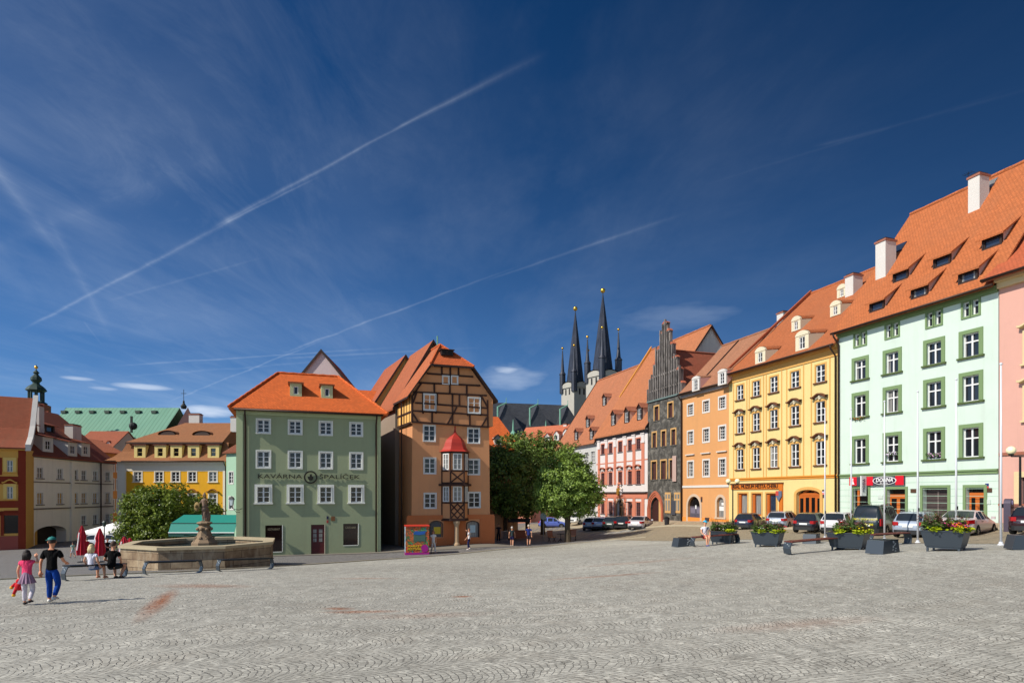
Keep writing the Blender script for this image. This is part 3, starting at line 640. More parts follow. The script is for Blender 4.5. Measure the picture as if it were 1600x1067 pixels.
# ============ yellow house
def yellow():
    b = Bld('yellow_house', 'yellow house with curved window hoods and white round-topped dormers', RP(1139), RP(1310))
    Y = plaster((210, 188, 128), 0.30); Y2 = plaster((198, 152, 86), 0.12); BR = simple((92, 52, 28), .8, var=.2); T = tiles((168, 92, 54), 0.42); OW = plaster((204, 194, 168), .1)
    ze = b.uz(1139, 585)[1]; cols = [1156.6, 1181.8, 1209.3, 1242.4, 1282.1]
    hood = hood_curve(BR, OW)
    s1 = dict(sw=.12, smat=Y2, sill=True, sillmat=BR, cols=2, rows=3, glass=GLASS, inset=.06, proud=.03, mull=.05)
    s2 = dict(s1, hood=hood)
    b.row(cols, (1282.1, 570, 597), (1275, 1289.5), s1); b.row(cols, (1282.1, 627, 659), (1275, 1289.5), s2); b.row(cols, (1282.1, 689, 726), (1275, 1289.5), s2)
    OR = simple((172, 88, 30), .55, var=.2)
    # ground floor: three tall windows under the sign, arched wooden entrance
    for a, c in ((1153.5, 1168), (1175, 1190), (1197.5, 1213)):
        u0, u1 = b.u(a), b.u(c); top = b.uz(a, 770.5)[1]; zb = b.uz(a, 805)[1]
        b.hole(u0, u1, zb, top); m = MB()
        for aa, bb_, cc, dd in ((u0, u0 + .28, zb, top), (u1 - .1, u1, zb, top), (u0 + .28, u1 - .1, top - .12, top), (u0 + .28, u1 - .1, zb, zb + .12)): m.box(aa, bb_, .08, .24, cc, dd)
        f = b.part(m, 'shop_window', OR); m = MB(); m.box(u0 + .28, u1 - .1, .2, .215, zb + .12, top - .12); b.part(m, 'pane', GLASS_BLUE, f)
        m = MB(); m.box(u0 - .12, u0, -.04, .02, zb - .1, top + .12); m.box(u1, u1 + .12, -.04, .02, zb - .1, top + .12); m.box(u0, u1, -.04, .02, top, top + .12); b.part(m, 'surround', Y2, f)
    uc = b.u(1263); w = b.u(1281.5) - b.u(1245); zs = b.uz(1263, 772)[1]; top = b.uz(1263, 764.5)[1]; gp = b.world((uc, 0, 0)); g0 = gz(gp.x, gp.y) - b.z0
    b.hole(uc - w / 2, uc + w / 2, g0 - .3, top); b.arches.append((uc, w, zs, top - zs - .02, top, False))
    m = MB(); pts = arch_pts(uc, w, zs, top - zs - .02, 12); po = arch_pts(uc, w + .5, zs, top - zs + .2, 12)
    for k in range(12): m.prism([pts[k], po[k], po[k + 1], pts[k + 1]], -.06, .03)
    m.box(uc - w / 2 - .25, uc - w / 2, -.06, .03, g0, zs); m.box(uc + w / 2, uc + w / 2 + .25, -.06, .03, g0, zs); ds = b.part(m, 'door_surround', Y2)
    d = door_leaf(b, uc, w * .5, g0, 2.3, (OR, DARKGLASS), glass_h=.75, y=.2, label='orange brown wooden entrance doors under a wide arched fanlight')
    m = MB(); 
    for sx in (-1, 1): m.box(uc + sx * w * .37 - w * .12, uc + sx * w * .37 + w * .12, .2, .26, g0, g0 + 2.3)
    m.box(uc - w / 2, uc + w / 2, .18, .26, g0 + 2.3, g0 + 2.5)
    for i in range(10):
        x0 = uc - w * .3 + w * .06 * i; zz = g0 + 2.5 + .22 * math.sin(math.pi * i / 9) ; m.box(x0, x0 + w * .06, .17, .25, zz - .05, zz + .1)
    b.part(m, 'door_frame', OR, d)
    m = MB(); 
    for sx in (-1, 1): m.box(uc + sx * w * .37 - w * .07, uc + sx * w * .37 + w * .07, .18, .2, g0 + .5, g0 + 2.1)
    m.box(uc - w / 2 + .05, uc + w / 2 - .05, .24, .25, g0 + 2.5, top - .05); b.part(m, 'fanlight', DARKGLASS, d)
    b.wall([Y, plaster((225, 215, 190), .3)], ze, 18, reveal=.26, gable=(9.3, ze + 7.8), sidemat=1)
    zb = b.uz(1310, 743)[1]; bands(b, [(zb - .14, .14, .06), (zb, .10, .12)], simple((200, 130, 46), .8, var=.1)); 
    bands(b, [(ze - .85, .55, .06), (ze - .3, .25, .3)], Y2, 'eaves_cornice')
    m = MB(); edges = [0.35] + [(b.u(cols[i]) + b.u(cols[i + 1])) / 2 for i in range(4)] + [b.W - .35]
    for c in cols:
        for sx in (-1, 1): x = b.u(c) + sx * .86; m.box(x - .05, x + .05, -.025, 0, zb + .1, ze - .85)
    b.part(m, 'wall_strips', Y2)
    ye = -.55; yr = 9.3; rz_ = WZ(459.7, 57.8) - b.z0; sl = (rz_ - ze + .1) / (yr - ye)
    rf = b.roof([(ye, ze - .1), (1.2, ze - .1 + 1.75 * sl * .93), (yr, rz_), (18.5, ze)], T, u1=b.W + .05); b.ridge(0, b.W, yr, rz_, T, parent=rf); b.gutter(ze - .12, -.62, down=[b.W - .15])
    m = MB(); m.prism_x([(ye, ze), (yr, rz_ + .05), (yr, rz_ + .35), (ye, ze + .22)], -.12, .14); b.part(m, 'parapet', tiles((150, 70, 45), .5), rf)
    for px, py, w, h in ((1187.7, 567, .95, .95), (1253, 546.5, 1.05, 1.1), (1243.6, 516.5, .75, .85), (1305, 493, .75, .8), (1315, 464, .7, .7)):
        p = b.on_roof(px, py, ye, ze - .1, sl); b.dormer(p, w + .25, h, sl, .12, (OW, OW, T), kind='round', cols=2, rows=2, parent=rf, win=(w * .55, h * .85), rise=.38)
    p = b.on_roof(1334, 455, ye, ze - .1, sl); b.chimney(p.x, p.y, p.z - 1, p.z + 1.4, .8, 1.0, parent=rf)
    p = b.uz(1224, 500, 11.5); b.chimney(p[0], 11.5, p[1] - 2.5, b.uz(1224, 487, 11.5)[1], .9, .9, parent=rf)
    # museum sign: wooden frame with lettering, heraldic shield
    u0, u1 = b.u(1143.5), b.u(1224); zt = b.uz(1224, 755)[1]; zl = b.uz(1224, 763.5)[1]; ud = b.u(1218.5)
    m = MB(); m.box(u0, u1, -.1, 0, zl, zt); m.box(ud, u1, -.1, 0, b.uz(1221, 803)[1], zl); sg = b.part(m, 'wooden_sign', simple((190, 104, 30), .6, var=.2)); sg['label'] = 'wooden museum sign with dark metal lettering'
    m = MB(); m.box(u0 - .05, u1 + .05, -.16, 0, zt, zt + .08); b.part(m, 'sign_ledge', BR, sg)
    lettering('sign_lettering', 'REÁL. MUZEUM MĚSTA CHEBU', .42, simple((50, 40, 36), .5, .3), sg, ((u0 + ud) / 2 + .1, -.12, (zl + zt) / 2), width=(ud - u0) * .93, depth=.02)
    x = b.u(1219.5); z = b.uz(1219.5, 775)[1]; m = MB(); m.prism([(x - .3, z + .42), (x + .3, z + .42), (x + .3, z), (x, z - .42), (x - .3, z)], -.2, -.11, 0); m.box(x - .3, x, -.215, -.2, z + .05, z + .42, 1); b.part(m, 'coat_of_arms', [simple((90, 98, 120), .5), simple((180, 70, 60), .5)], sg)
    for k in range(5): x, z = b.uz(1286.8, 766 + 2.6 * k); m = MB(); m.box(x - .12, x + .12, -.03, 0, z - .05, z + .05); b.part(m, 'name_plate', simple(((50, 40, 40), (190, 180, 200), (220, 120, 120), (60, 40, 40), (60, 40, 40))[k], .4))
    return b

# ============ orange house
def orange():
    b = Bld('orange_house', 'narrow orange house with white window frames and two white dormers', RP(1066), RP(1139))
    O = plaster((198, 144, 94), 0.28); WH = plaster((200, 196, 190), .08); T = tiles((156, 108, 84), 0.6)
    ze = b.uz(1066, 622)[1]; cols = [1079, 1103.4, 1128.6]
    st = dict(sw=.15, smat=WH, sill=False, cols=3, rows=4, glass=GLASS, inset=.12, proud=.03, mu=.02, mull=.03, fw=.04)
    b.row(cols, (1128.6, 620.5, 637.5), (1123.8, 1133.5), st); b.row(cols, (1128.6, 666, 686), (1123.8, 1133.5), st); b.row(cols, (1128.6, 717, 742), (1123.8, 1133.5), dict(st, hood=hood_ledge(WH, lift=.5)))
    ST = plaster((190, 168, 146), .3)
    uc = b.u(1084.5); w = b.u(1094) - b.u(1075); top = b.uz(1084.5, 775)[1]; gp = b.world((uc, 0, 0)); g0 = gz(gp.x, gp.y) - b.z0; zs = top - w / 2
    b.hole(uc - w / 2, uc + w / 2, g0 - .3, top); b.arches.append((uc, w, zs, w / 2 - .02, top, False))
    d = door_leaf(b, uc, w, g0, zs - g0, (simple((88, 84, 96), .5, .2), simple((110, 105, 120), .4)), y=.22, glass_h=.4, label='grey arched double door with a white notice')
    m = MB(); m.box(uc - w / 2, uc + w / 2, .24, .26, zs, top - .02); b.part(m, 'fanlight', DARKGLASS, d)
    m = MB(); m.box(uc - .1, uc + .1, .2, .215, g0 + 1.3, g0 + 1.65); b.part(m, 'notice', WHITE, d)
    def archsur(uc, w, zs, g0):
        m = MB(); pts = arch_pts(uc, w, zs, w / 2 - .02, 12); po = arch_pts(uc, w + .5, zs, w / 2 + .23, 12)
        for k in range(12): m.prism([pts[k], po[k], po[k + 1], pts[k + 1]], -.05, .03)
        m.box(uc - w / 2 - .25, uc - w / 2, -.05, .03, g0, zs); m.box(uc + w / 2, uc + w / 2 + .25, -.05, .03, g0, zs); return m
    b.part(archsur(uc, w, zs, g0), 'door_surround', ST)
    uc = b.u(1126); w = b.u(1131.5) - b.u(1120.5); top = b.uz(1126, 776)[1]; zb = b.uz(1126, 808)[1]; zs = top - w / 2
    b.hole(uc - w / 2, uc + w / 2, zb, top); b.arches.append((uc, w, zs, w / 2 - .02, top, False))
    m = archsur(uc, w, zs, zb); m.box(uc - w / 2 - .3, uc + w / 2 + .3, -.1, .03, zb - .15, zb); f = b.part(m, 'arched_window', ST)
    m = MB(); m.box(uc - w / 2, uc + w / 2, .2, .22, zb, top); b.part(m, 'pane', GLASS_BLUE, f); m = MB(); m.box(uc - w / 2 + .1, uc + w / 2, .17, .19, zb + .6, zb + 1.0); m.box(uc - .1, uc + w / 2, .17, .19, zb + 1.1, zb + 1.35); b.part(m, 'window_sticker', WHITE, f)
    b.wall([O, plaster((200, 190, 175), .3)], ze, 10, reveal=.22, gable=(4.9, ze + 5.3), sidemat=1)
    zb = b.uz(1066, 762)[1]; bands(b, [(zb, .22, .06)], WH); bands(b, [(ze - .05, .45, .2)], plaster((150, 140, 135), .3), 'eaves_cornice')
    bands(b, [(-.2, .75, .04)], plaster((214, 134, 62), .35), 'plinth', u0=0)
    ye = -.45; yr = 4.9; z_e = ze + .38; rz_ = WZ(541, 63.2) - b.z0; sl = (rz_ - z_e) / (yr - ye)
    rf = b.roof([(ye, z_e), (yr, rz_), (10.5, ze)], T, u1=b.W + .3); b.ridge(0, b.W, yr, rz_, T, parent=rf)
    m = MB(); um = b.W * .36; m.prism_x([(ye, z_e), (yr, rz_ + .02), (yr, rz_ + .14), (ye, z_e + .12)], um - .06, um + .06); b.part(m, 'fire_wall', DARKWOOD, rf)
    for px, py in ((1086.8, 610.5), (1128, 601)):
        p = b.on_roof(px, py, ye, z_e, sl); b.dormer(p, 1.15, 1.15, sl, .1, (WH, plaster((196, 150, 140), .2), T), kind='round', cols=2, rows=3, parent=rf, win=(.6, 1.0), rise=.25)
    b.gutter(z_e - .05, -.5, down=[.05])
    for k, (px, py) in enumerate(((1096.4, 778), (1096.4, 782), (1105.8, 813))):
        x, z = b.uz(px, py); m = MB(); q = .28 if k == 2 else .12; m.box(x - q, x + q, -.12 if k == 2 else -.04, 0, z - q, z + q); b.part(m, 'wall_box' if k == 2 else 'house_number', simple((58, 48, 50) if k else (70, 40, 40), .6))
    return b

# ============ dark stone house with the stepped gable
def stone():
    b = Bld('stepped_gable_house', 'dark grey stone house with a tall stepped gable and pointed portal', RP(1012), RP(1066))
    t = NT('rough_stone'); o = t.coord(); n = t.noise(o, 1.6, 7, .7, .5); n2 = t.noise(o, 7, 4, .6)
    col = t.ramp(n, [(.30, srgb(46, 46, 44)), (.5, srgb(88, 86, 82)), (.68, srgb(136, 132, 124))]); col = t.mix(t.math('MULTIPLY', n2, .5), col, srgb(66, 62, 56)); t.bump(n2, .6, .05); S = t.fin(col, .95, spec=.1)
    t = NT('weathered_gable_stone'); o = t.coord(); n = t.noise(t.mapping(o, (2, 2, .5)), 1.6, 6, .7, .3); col = t.ramp(n, [(.34, srgb(62, 59, 57)), (.62, srgb(140, 133, 128))]); SG = t.fin(col, .95, spec=.1)
    SAND = plaster((190, 150, 98), .3); BRK = plaster((168, 96, 72), .35); T = tiles((150, 76, 58), .4)
    ze = b.uz(1012, 630)[1]; W = b.W
    st = dict(sw=.16, smat=SAND, sill=True, sillmat=S, cols=2, rows=1, glass=glass_mat((60, 40, 40), .0), fmat=simple((92, 56, 44), .7), inset=.16, proud=.03, fw=.05, sille=0, sillp=.04)
    b.row([1026, 1047.8], (1026, 635, 657), (1022.8, 1029.2), st); b.row([1022.5, 1037, 1052.4], (1022.5, 676, 699), (1019.6, 1025.4), st); b.row([1022, 1036.8, 1050.5], (1022, 721, 749), (1018.6, 1026), st)
    # cloth banner hanging in front of the right window
    x, z = b.uz(1055, 735); m = MB(); zt = b.uz(1055, 712)[1]; zb = b.uz(1055, 752)[1]; n = 8
    for i in range(n): m.quad((x - .35 + .7 * i / n, -.12 - .06 * (i % 2), zb), (x - .35 + .7 * (i + 1) / n, -.12 - .06 * ((i + 1) % 2), zb), (x - .35 + .7 * (i + 1) / n, -.12 - .06 * ((i + 1) % 2), zt), (x - .35 + .7 * i / n, -.12 - .06 * (i % 2), zt))
    b.part(m, 'banner', simple((176, 150, 140), .9, var=.2))
    # portal
    uc = b.u(1024.5); w = b.u(1033) - b.u(1016.5); gp = b.world((uc, 0, 0)); g0 = gz(gp.x, gp.y) - b.z0; top = b.uz(1024.5, 776)[1]; zs = b.uz(1024.5, 795)[1]
    b.hole(uc - w / 2, uc + w / 2, g0 - .3, top); b.arches.append((uc, w, zs, top - zs - .02, top, True)); m = MB()
    for j, (e, d_) in enumerate(((0, .02), (.18, -.04), (.34, -.10))):
        pi_, po = arch_pts(uc, w + 2 * e, zs, top - zs + e * 1.3, 14, True), arch_pts(uc, w + 2 * e + .3, zs, top - zs + e * 1.3 + .22, 14, True)
        for k in range(14): m.prism([pi_[k], po[k], po[k + 1], pi_[k + 1]], d_ - .05, .05)
        m.box(uc - w / 2 - e - .15, uc - w / 2 - e, d_ - .05, .05, g0, zs); m.box(uc + w / 2 + e, uc + w / 2 + e + .15, d_ - .05, .05, g0, zs)
    b.part(m, 'portal', BRK)
    m = MB(); m.box(uc - w / 2, uc + w * .12, .22, .28, g0, g0 + 2.4); d = b.part(m, 'door', simple((54, 26, 22), .6)); m = MB(); m.box(uc + w * .12, uc + w / 2, .22, .25, g0, g0 + 2.4, 0); m.box(uc - w / 2, uc + w / 2, .22, .25, g0 + 2.42, top, 1); b.part(m, 'side_panel', [SAND, DARKGLASS], d)
    for a, c, yt, yb in ((1039.5, 1048.5, 769, 801), (1054, 1063.5, 769, 801)):
        u0, u1 = b.u(a), b.u(c); zt, zb = b.uz(a, yt)[1], b.uz(a, yb)[1]; m = MB(); m.box(u0, u1, -.06, 0, zb, zt, 0)
        f = b.part(m, 'stone_window', SAND); m = MB()
        for q in (.27, .73): x = u0 + (u1 - u0) * q; m.box(x - .16, x + .16, -.075, -.06, zb + .25, zb + (zt - zb) * .62); m.box(x - .16, x + .16, -.075, -.06, zb + (zt - zb) * .70, zt - .2)
        b.part(m, 'pane', GLASS, f)
    u0, u1 = b.u(1050), b.u(1056.5); m = MB(); m.box(u0, u1, -.12, 0, b.uz(1053, 804)[1], b.uz(1053, 782)[1]); b.part(m, 'notice_board', simple((62, 64, 72), .5))
    b.wall([S, S], ze, 12, reveal=.25)
    bands(b, [(ze, .16, .14)], simple((96, 112, 108), .6), 'gable_ledge'); 
    band(b, -1.5, 1.9, .1, plaster((150, 134, 118), .5), name='plinth', u0=b.u(1036))
    # stepped gable of slender piers
    steps = [(0.0, .07, 612), (.07, .20, 590), (.20, .33, 568), (.33, .44, 544), (.44, .54, 519), (.54, .66, 502)]
    uL, uR = [], []; cxu = W / 2
    zt_of = lambda py: b.uz(1039, py)[1]; hs = [b.uz(1013, 612)[1], b.uz(1016, 590)[1], b.uz(1023, 568)[1], b.uz(1029, 544)[1], b.uz(1034.5, 519)[1], b.uz(1041, 502)[1]]
    xb = [0.0, .42, 1.05, 1.75, 2.35, 2.85]     # step edges from the left; mirrored on the right
    m = MB(); c2 = MB()
    for i in range(6):
        x0 = xb[i]; x1 = xb[i + 1] if i < 5 else W - xb[5]; top = hs[i]
        for sgn in ((0, 1) if i < 5 else (0,)):
            a, d_ = (x0, x1) if sgn == 0 else (W - x1, W - x0)
            m.box(a, d_, .12, .42, ze, top - .25, 0)
            m.box(a + .0, d_, .02, .45, top - .25, top - .1, 0); c2.prism([(a - .06, top - .1), (d_ + .06, top - .1), ((a + d_) / 2, top + .16)], .0, .48)
    npier = 15
    for i in range(npier + 1):
        x = W * i / npier; k = min(x, W - x); lev = max(j for j in range(6) if xb[j] <= k + .03); top = hs[lev] + (.25 if i % 2 == 0 else -.2); 
        x = min(max(x, .07), W - .07); m.box(x - .065, x + .065, -.12, .12, ze, top, 0)
    zm = b.uz(1040, 583)[1]; m.box(1.05, W - 1.05, -.02, .12, zm - .1, zm + .1, 0); m.box(.2, W - .2, -.02, .12, hs[0] - .15, hs[0], 0)
    g = b.part(m, 'stepped_gable', SG); g['label'] = 'stepped gable of slender weathered stone piers with red tile caps'
    b.part(c2, 'tile_caps', BRK, g)
    rz_ = WZ(549, 65.5) - b.z0; m = MB()
    for sx in (0, 1):
        e0, e1 = (-.1, W / 2) if sx == 0 else (W + .1, W / 2); pts = [(e0, ze + .1), (e1, rz_), (e1, rz_ - .16), (e0, ze - .06)]; m.prism(pts, .42, 12.2)
    rf = b.part(m, 'roof', T); m = MB(); m.tube([(W / 2, .4, rz_), (W / 2, 12.2, rz_)], .13); b.part(m, 'ridge_tiles', T, rf)
    m = MB(); m.tube([(W + .0, -.12, ze), (W + .0, -.12, -.2)], .07); b.part(m, 'downpipe', GUTTER)
    return b

# ============ white and salmon baroque house
def baroque():
    b = Bld('baroque_house', 'baroque house in white and salmon with pilasters and stucco ornaments', RP(932), RP(1012))
    SA = plaster((192, 120, 96), .16); WH = plaster((208, 200, 196), .24); GY = plaster((100, 96, 96), .2); T = tiles((176, 108, 72), .42)
    ze = b.uz(1012, 668)[1]; cols = [942.1, 954, 969.2, 984.4, 997.6]
    fm = simple((104, 50, 42), .6)
    st = dict(sw=.14, smat=SA, sill=True, sillmat=GY, cols=2, rows=4, glass=glass_mat((46, 40, 44), .0), fmat=fm, inset=.05, proud=.03, mull=.03, mu=.015, fw=.05, sille=.02, sillp=.05)
    orn = hood_curve(simple((150, 84, 62), .8), WH, .14, .12, .25)
    b.row(cols, (997.6, 685, 702), (994.4, 1000.8), st); b.row(cols, (997.6, 735, 756), (994.4, 1000.8), dict(st, hood=orn)); b.row([942.1, 954, 984.4, 997.6], (997.6, 785, 806), (994.4, 1000.8), st)
    uc = b.u(968.8); w = b.u(973) - b.u(964.5); gp = b.world((uc, 0, 0)); g0 = gz(gp.x, gp.y) - b.z0; top = b.uz(968.8, 780)[1]; zs = top - w / 2
    b.hole(uc - w / 2, uc + w / 2, g0 - .3, top); b.arches.append((uc, w, zs, w / 2 - .02, top, False)); m = MB(); pts = arch_pts(uc, w, zs, w / 2, 12); po = arch_pts(uc, w + .4, zs, w / 2 + .2, 12)
    for k in range(12): m.prism([pts[k], po[k], po[k + 1], pts[k + 1]], -.1, .03)
    m.box(uc - w / 2 - .2, uc - w / 2, -.1, .03, g0, zs); m.box(uc + w / 2, uc + w / 2 + .2, -.1, .03, g0, zs); b.part(m, 'portal', plaster((150, 120, 90), .3))
    d = door_leaf(b, uc, w * .7, g0, (zs - g0) * .95, (simple((150, 96, 48), .6), DARKGLASS), glass_h=.6); m = MB(); m.box(uc - w / 2, uc + w / 2, .26, .27, g0, top); b.part(m, 'door_back', simple((50, 36, 28), .7), d)
    b.wall([WH, plaster((205, 198, 185), .35)], ze, 17, reveal=.2, gable=(8.3, ze + 12), sidemat=1)
    zb = b.uz(1012, 768)[1]; m = MB()
    for px in (936.2, 948, 961.2, 977, 991, 1005): x = b.u(px); m.box(x - .3, x + .3, -.07, 0, zb + .9, ze - 1.6); m.box(x - .3, x + .3, -.07, 0, -1.5, zb - .5)
    m.box(0, b.W, -.08, 0, zb - .75, zb - .1); zz = b.uz(1012, 718)[1]; m.box(0, b.W, -.03, 0, zz, zz + .12); b.part(m, 'pilasters', SA)
    for px in (936.2, 948, 961.2, 977, 991, 1005): m = MB(); x = b.u(px); m.box(x - .38, x + .38, -.12, 0, ze - 1.6, ze - 1.35); m.box(x - .3, x + .3, -.10, 0, ze - 1.35, ze - .62); m.box(x - .4, x + .4, -.16, 0, ze - .62, ze - .5); b.part(m, 'capital', WH)
    bands(b, [(ze - .5, .3, .12), (zb - .1, .12, .3)], GY, 'cornice'); bands(b, [(ze - .2, .2, .3)], WH, 'eaves_cornice')
    # stucco cartouche over the door
    m = MB(); rr = random.Random(5); zc = b.uz(968.8, 768)[1]
    for i in range(26): a = rr.uniform(0, 6.28); q = rr.uniform(.3, 1); m.ball((uc + .75 * q * math.cos(a), -.12, zc + 1.05 * q * math.sin(a)), rr.uniform(.1, .2), 6, 1 if q < .55 else (0 if i % 3 else 2))
    m.prism([(uc - .3, zc + .4), (uc + .3, zc + .4), (uc + .3, zc - .2), (uc, zc - .5), (uc - .3, zc - .2)], -.35, -.2, 1); b.part(m, 'cartouche', [WH, GOLD, SA])
    m = MB(); x = b.u(987); z = b.uz(987, 784)[1]; m.tube([(x, 0, z), (x, -.8, z)], .03); m.lathe([(.3, -.05), (.3, .05)], 14, (x, -.6, z)); b.part(m, 'hanging_sign', BLACKMETAL)
    rz_ = WZ(508, 70.4) - b.z0; ye = -.5; yr = 8.3; sl = (rz_ - ze + .05) / (yr - ye)
    rf = b.roof([(ye, ze - .05), (yr, rz_), (17.3, ze - .05)], T, u0=-.1, u1=b.W + .25); b.ridge(0, b.W, yr, rz_, T, parent=rf)
    m = MB(); m.prism_x([(yr * .42, ze + (yr * .42 - ye) * sl), (yr, rz_ - .3), (yr, rz_ + .5), (yr * .42, ze + (yr * .42 - ye) * sl + .1)], -.3, .0); b.part(m, 'parapet', plaster((190, 130, 60), .3), rf)
    m = MB(); m.prism_x([(ye, ze), (yr, rz_ + .02), (17.3, ze), (17.3, ze - .2), (yr, rz_ - .25), (ye, ze - .2)], b.W + .25, b.W + .32); b.part(m, 'verge_board', DARKWOOD, rf)
    for px, py in ((958, 665), (979, 661), (999, 656.5)):
        p = b.on_roof(px, py, ye, ze - .05, sl); b.dormer(p, 1.15, 1.5, sl, .1, (DARKWOOD, plaster((200, 170, 150), .2), tiles((160, 96, 74), .4)), kind='gable', cols=2, rows=2, parent=rf, win=(.8, 1.2), rise=.5, fmat=WHITE)
    return b

# ============ pale grey house further along
def grey():
    b = Bld('pale_grey_house', 'pale grey house with steep tiled roof beside the baroque house', P(873, 91.7), RP(932))
    G_ = plaster((180, 180, 176), .18); T = tiles((170, 106, 76), .4); ze = b.uz(932, 691)[1]
    st = dict(sw=.12, smat=WHITE2, sill=True, sillmat=WHITE2, cols=2, rows=3, glass=GLASS, inset=.08, proud=.03, mull=.03)
    for yt, yb in ((705, 722), (745, 763), (785, 803)): b.row([884, 896, 906, 916.5, 926.5], (926.5, yt, yb), (923.5, 929.5), st)
    b.wall([G_, G_], ze, 14, gable=(6.7, ze + 10.4))
    bands(b, [(ze - .3, .3, .2)], WHITE2, 'eaves_cornice'); bands(b, [(b.uz(932, 775)[1], .15, .06)], WHITE2)
    rz_ = WZ(569, 81.9) - b.z0; ye = -.5; yr = 6.7; sl = (rz_ - ze) / (yr - ye)
    rf = b.roof([(ye, ze), (yr, rz_), (14, ze)], T, u0=-.3, u1=b.W + .2); b.ridge(0, b.W, yr, rz_, T, parent=rf)
    m = MB(); m.prism_x([(ye, ze), (yr, rz_ + .15), (yr, rz_ - .25), (ye, ze - .3)], -.42, -.3); b.part(m, 'verge_board', DARKWOOD, rf)
    for px, py in ((944, 634), (918, 668), (924, 687), (900, 688)):
        p = b.on_roof(px, py, ye, ze, sl); b.dormer(p, 1.1, 1.3, sl, .1, (DARKWOOD, plaster((200, 170, 150), .2), tiles((160, 96, 74), .4)), kind='gable', cols=2, rows=2, parent=rf, win=(.7, 1.0), rise=.45)
    return b
# ============ pink house at the right border
def pink():
    D = 38 / ((1750 - 800) / F + 0.337)
    b = Bld('pink_house', 'salmon pink house cut off at the right border of the square', RP(1561.5), RP(1760))
    PK = plaster((198, 152, 138), .24); CR = plaster((200, 180, 140), .15); T = tiles((176, 84, 54), .4)
    ze = b.uz(1562, 452)[1]; zc = b.uz(1562, 436)[1]
    st = dict(sw=.28, smat=CR, sill=True, sillmat=CR, cols=2, rows=3, glass=GLASS, inset=.1, proud=.07, hood=hood_curve(CR, CR))
    for yt, yb in ((520, 565), (607, 655), ): b.row([1620, 1680, 1730], (1620, yt, yb), (1608, 1632), st)
    b.row([1612, 1680], (1612, 745, 789), (1595, 1629), dict(sw=.3, smat=CR, sill=True, sillmat=simple((110, 70, 60), .7), cols=1, rows=1, glass=GLASS_BLUE, inset=.15, proud=.07, fmat=simple((70, 60, 60), .6)))
    b.wall([PK, PK], zc, 14, gable=(7, zc + 8)); bands(b, [(ze, zc - ze - .25, .22), (zc - .25, .25, .45)], CR, 'eaves_cornice'); zb = b.uz(1562, 712)[1]; bands(b, [(zb, .16, .07), (b.uz(1562, 790)[1], .12, .1)], simple((140, 84, 64), .8))
    rf = b.roof([(-.75, zc - .05), (1.6, zc + 1.9), (7, zc + 8.3), (14.6, zc)], T, u0=-.45); b.ridge(0, b.W, 7, zc + 8.3, T, parent=rf); b.gutter(zc - .05, -.8, u0=-.45)
    return b
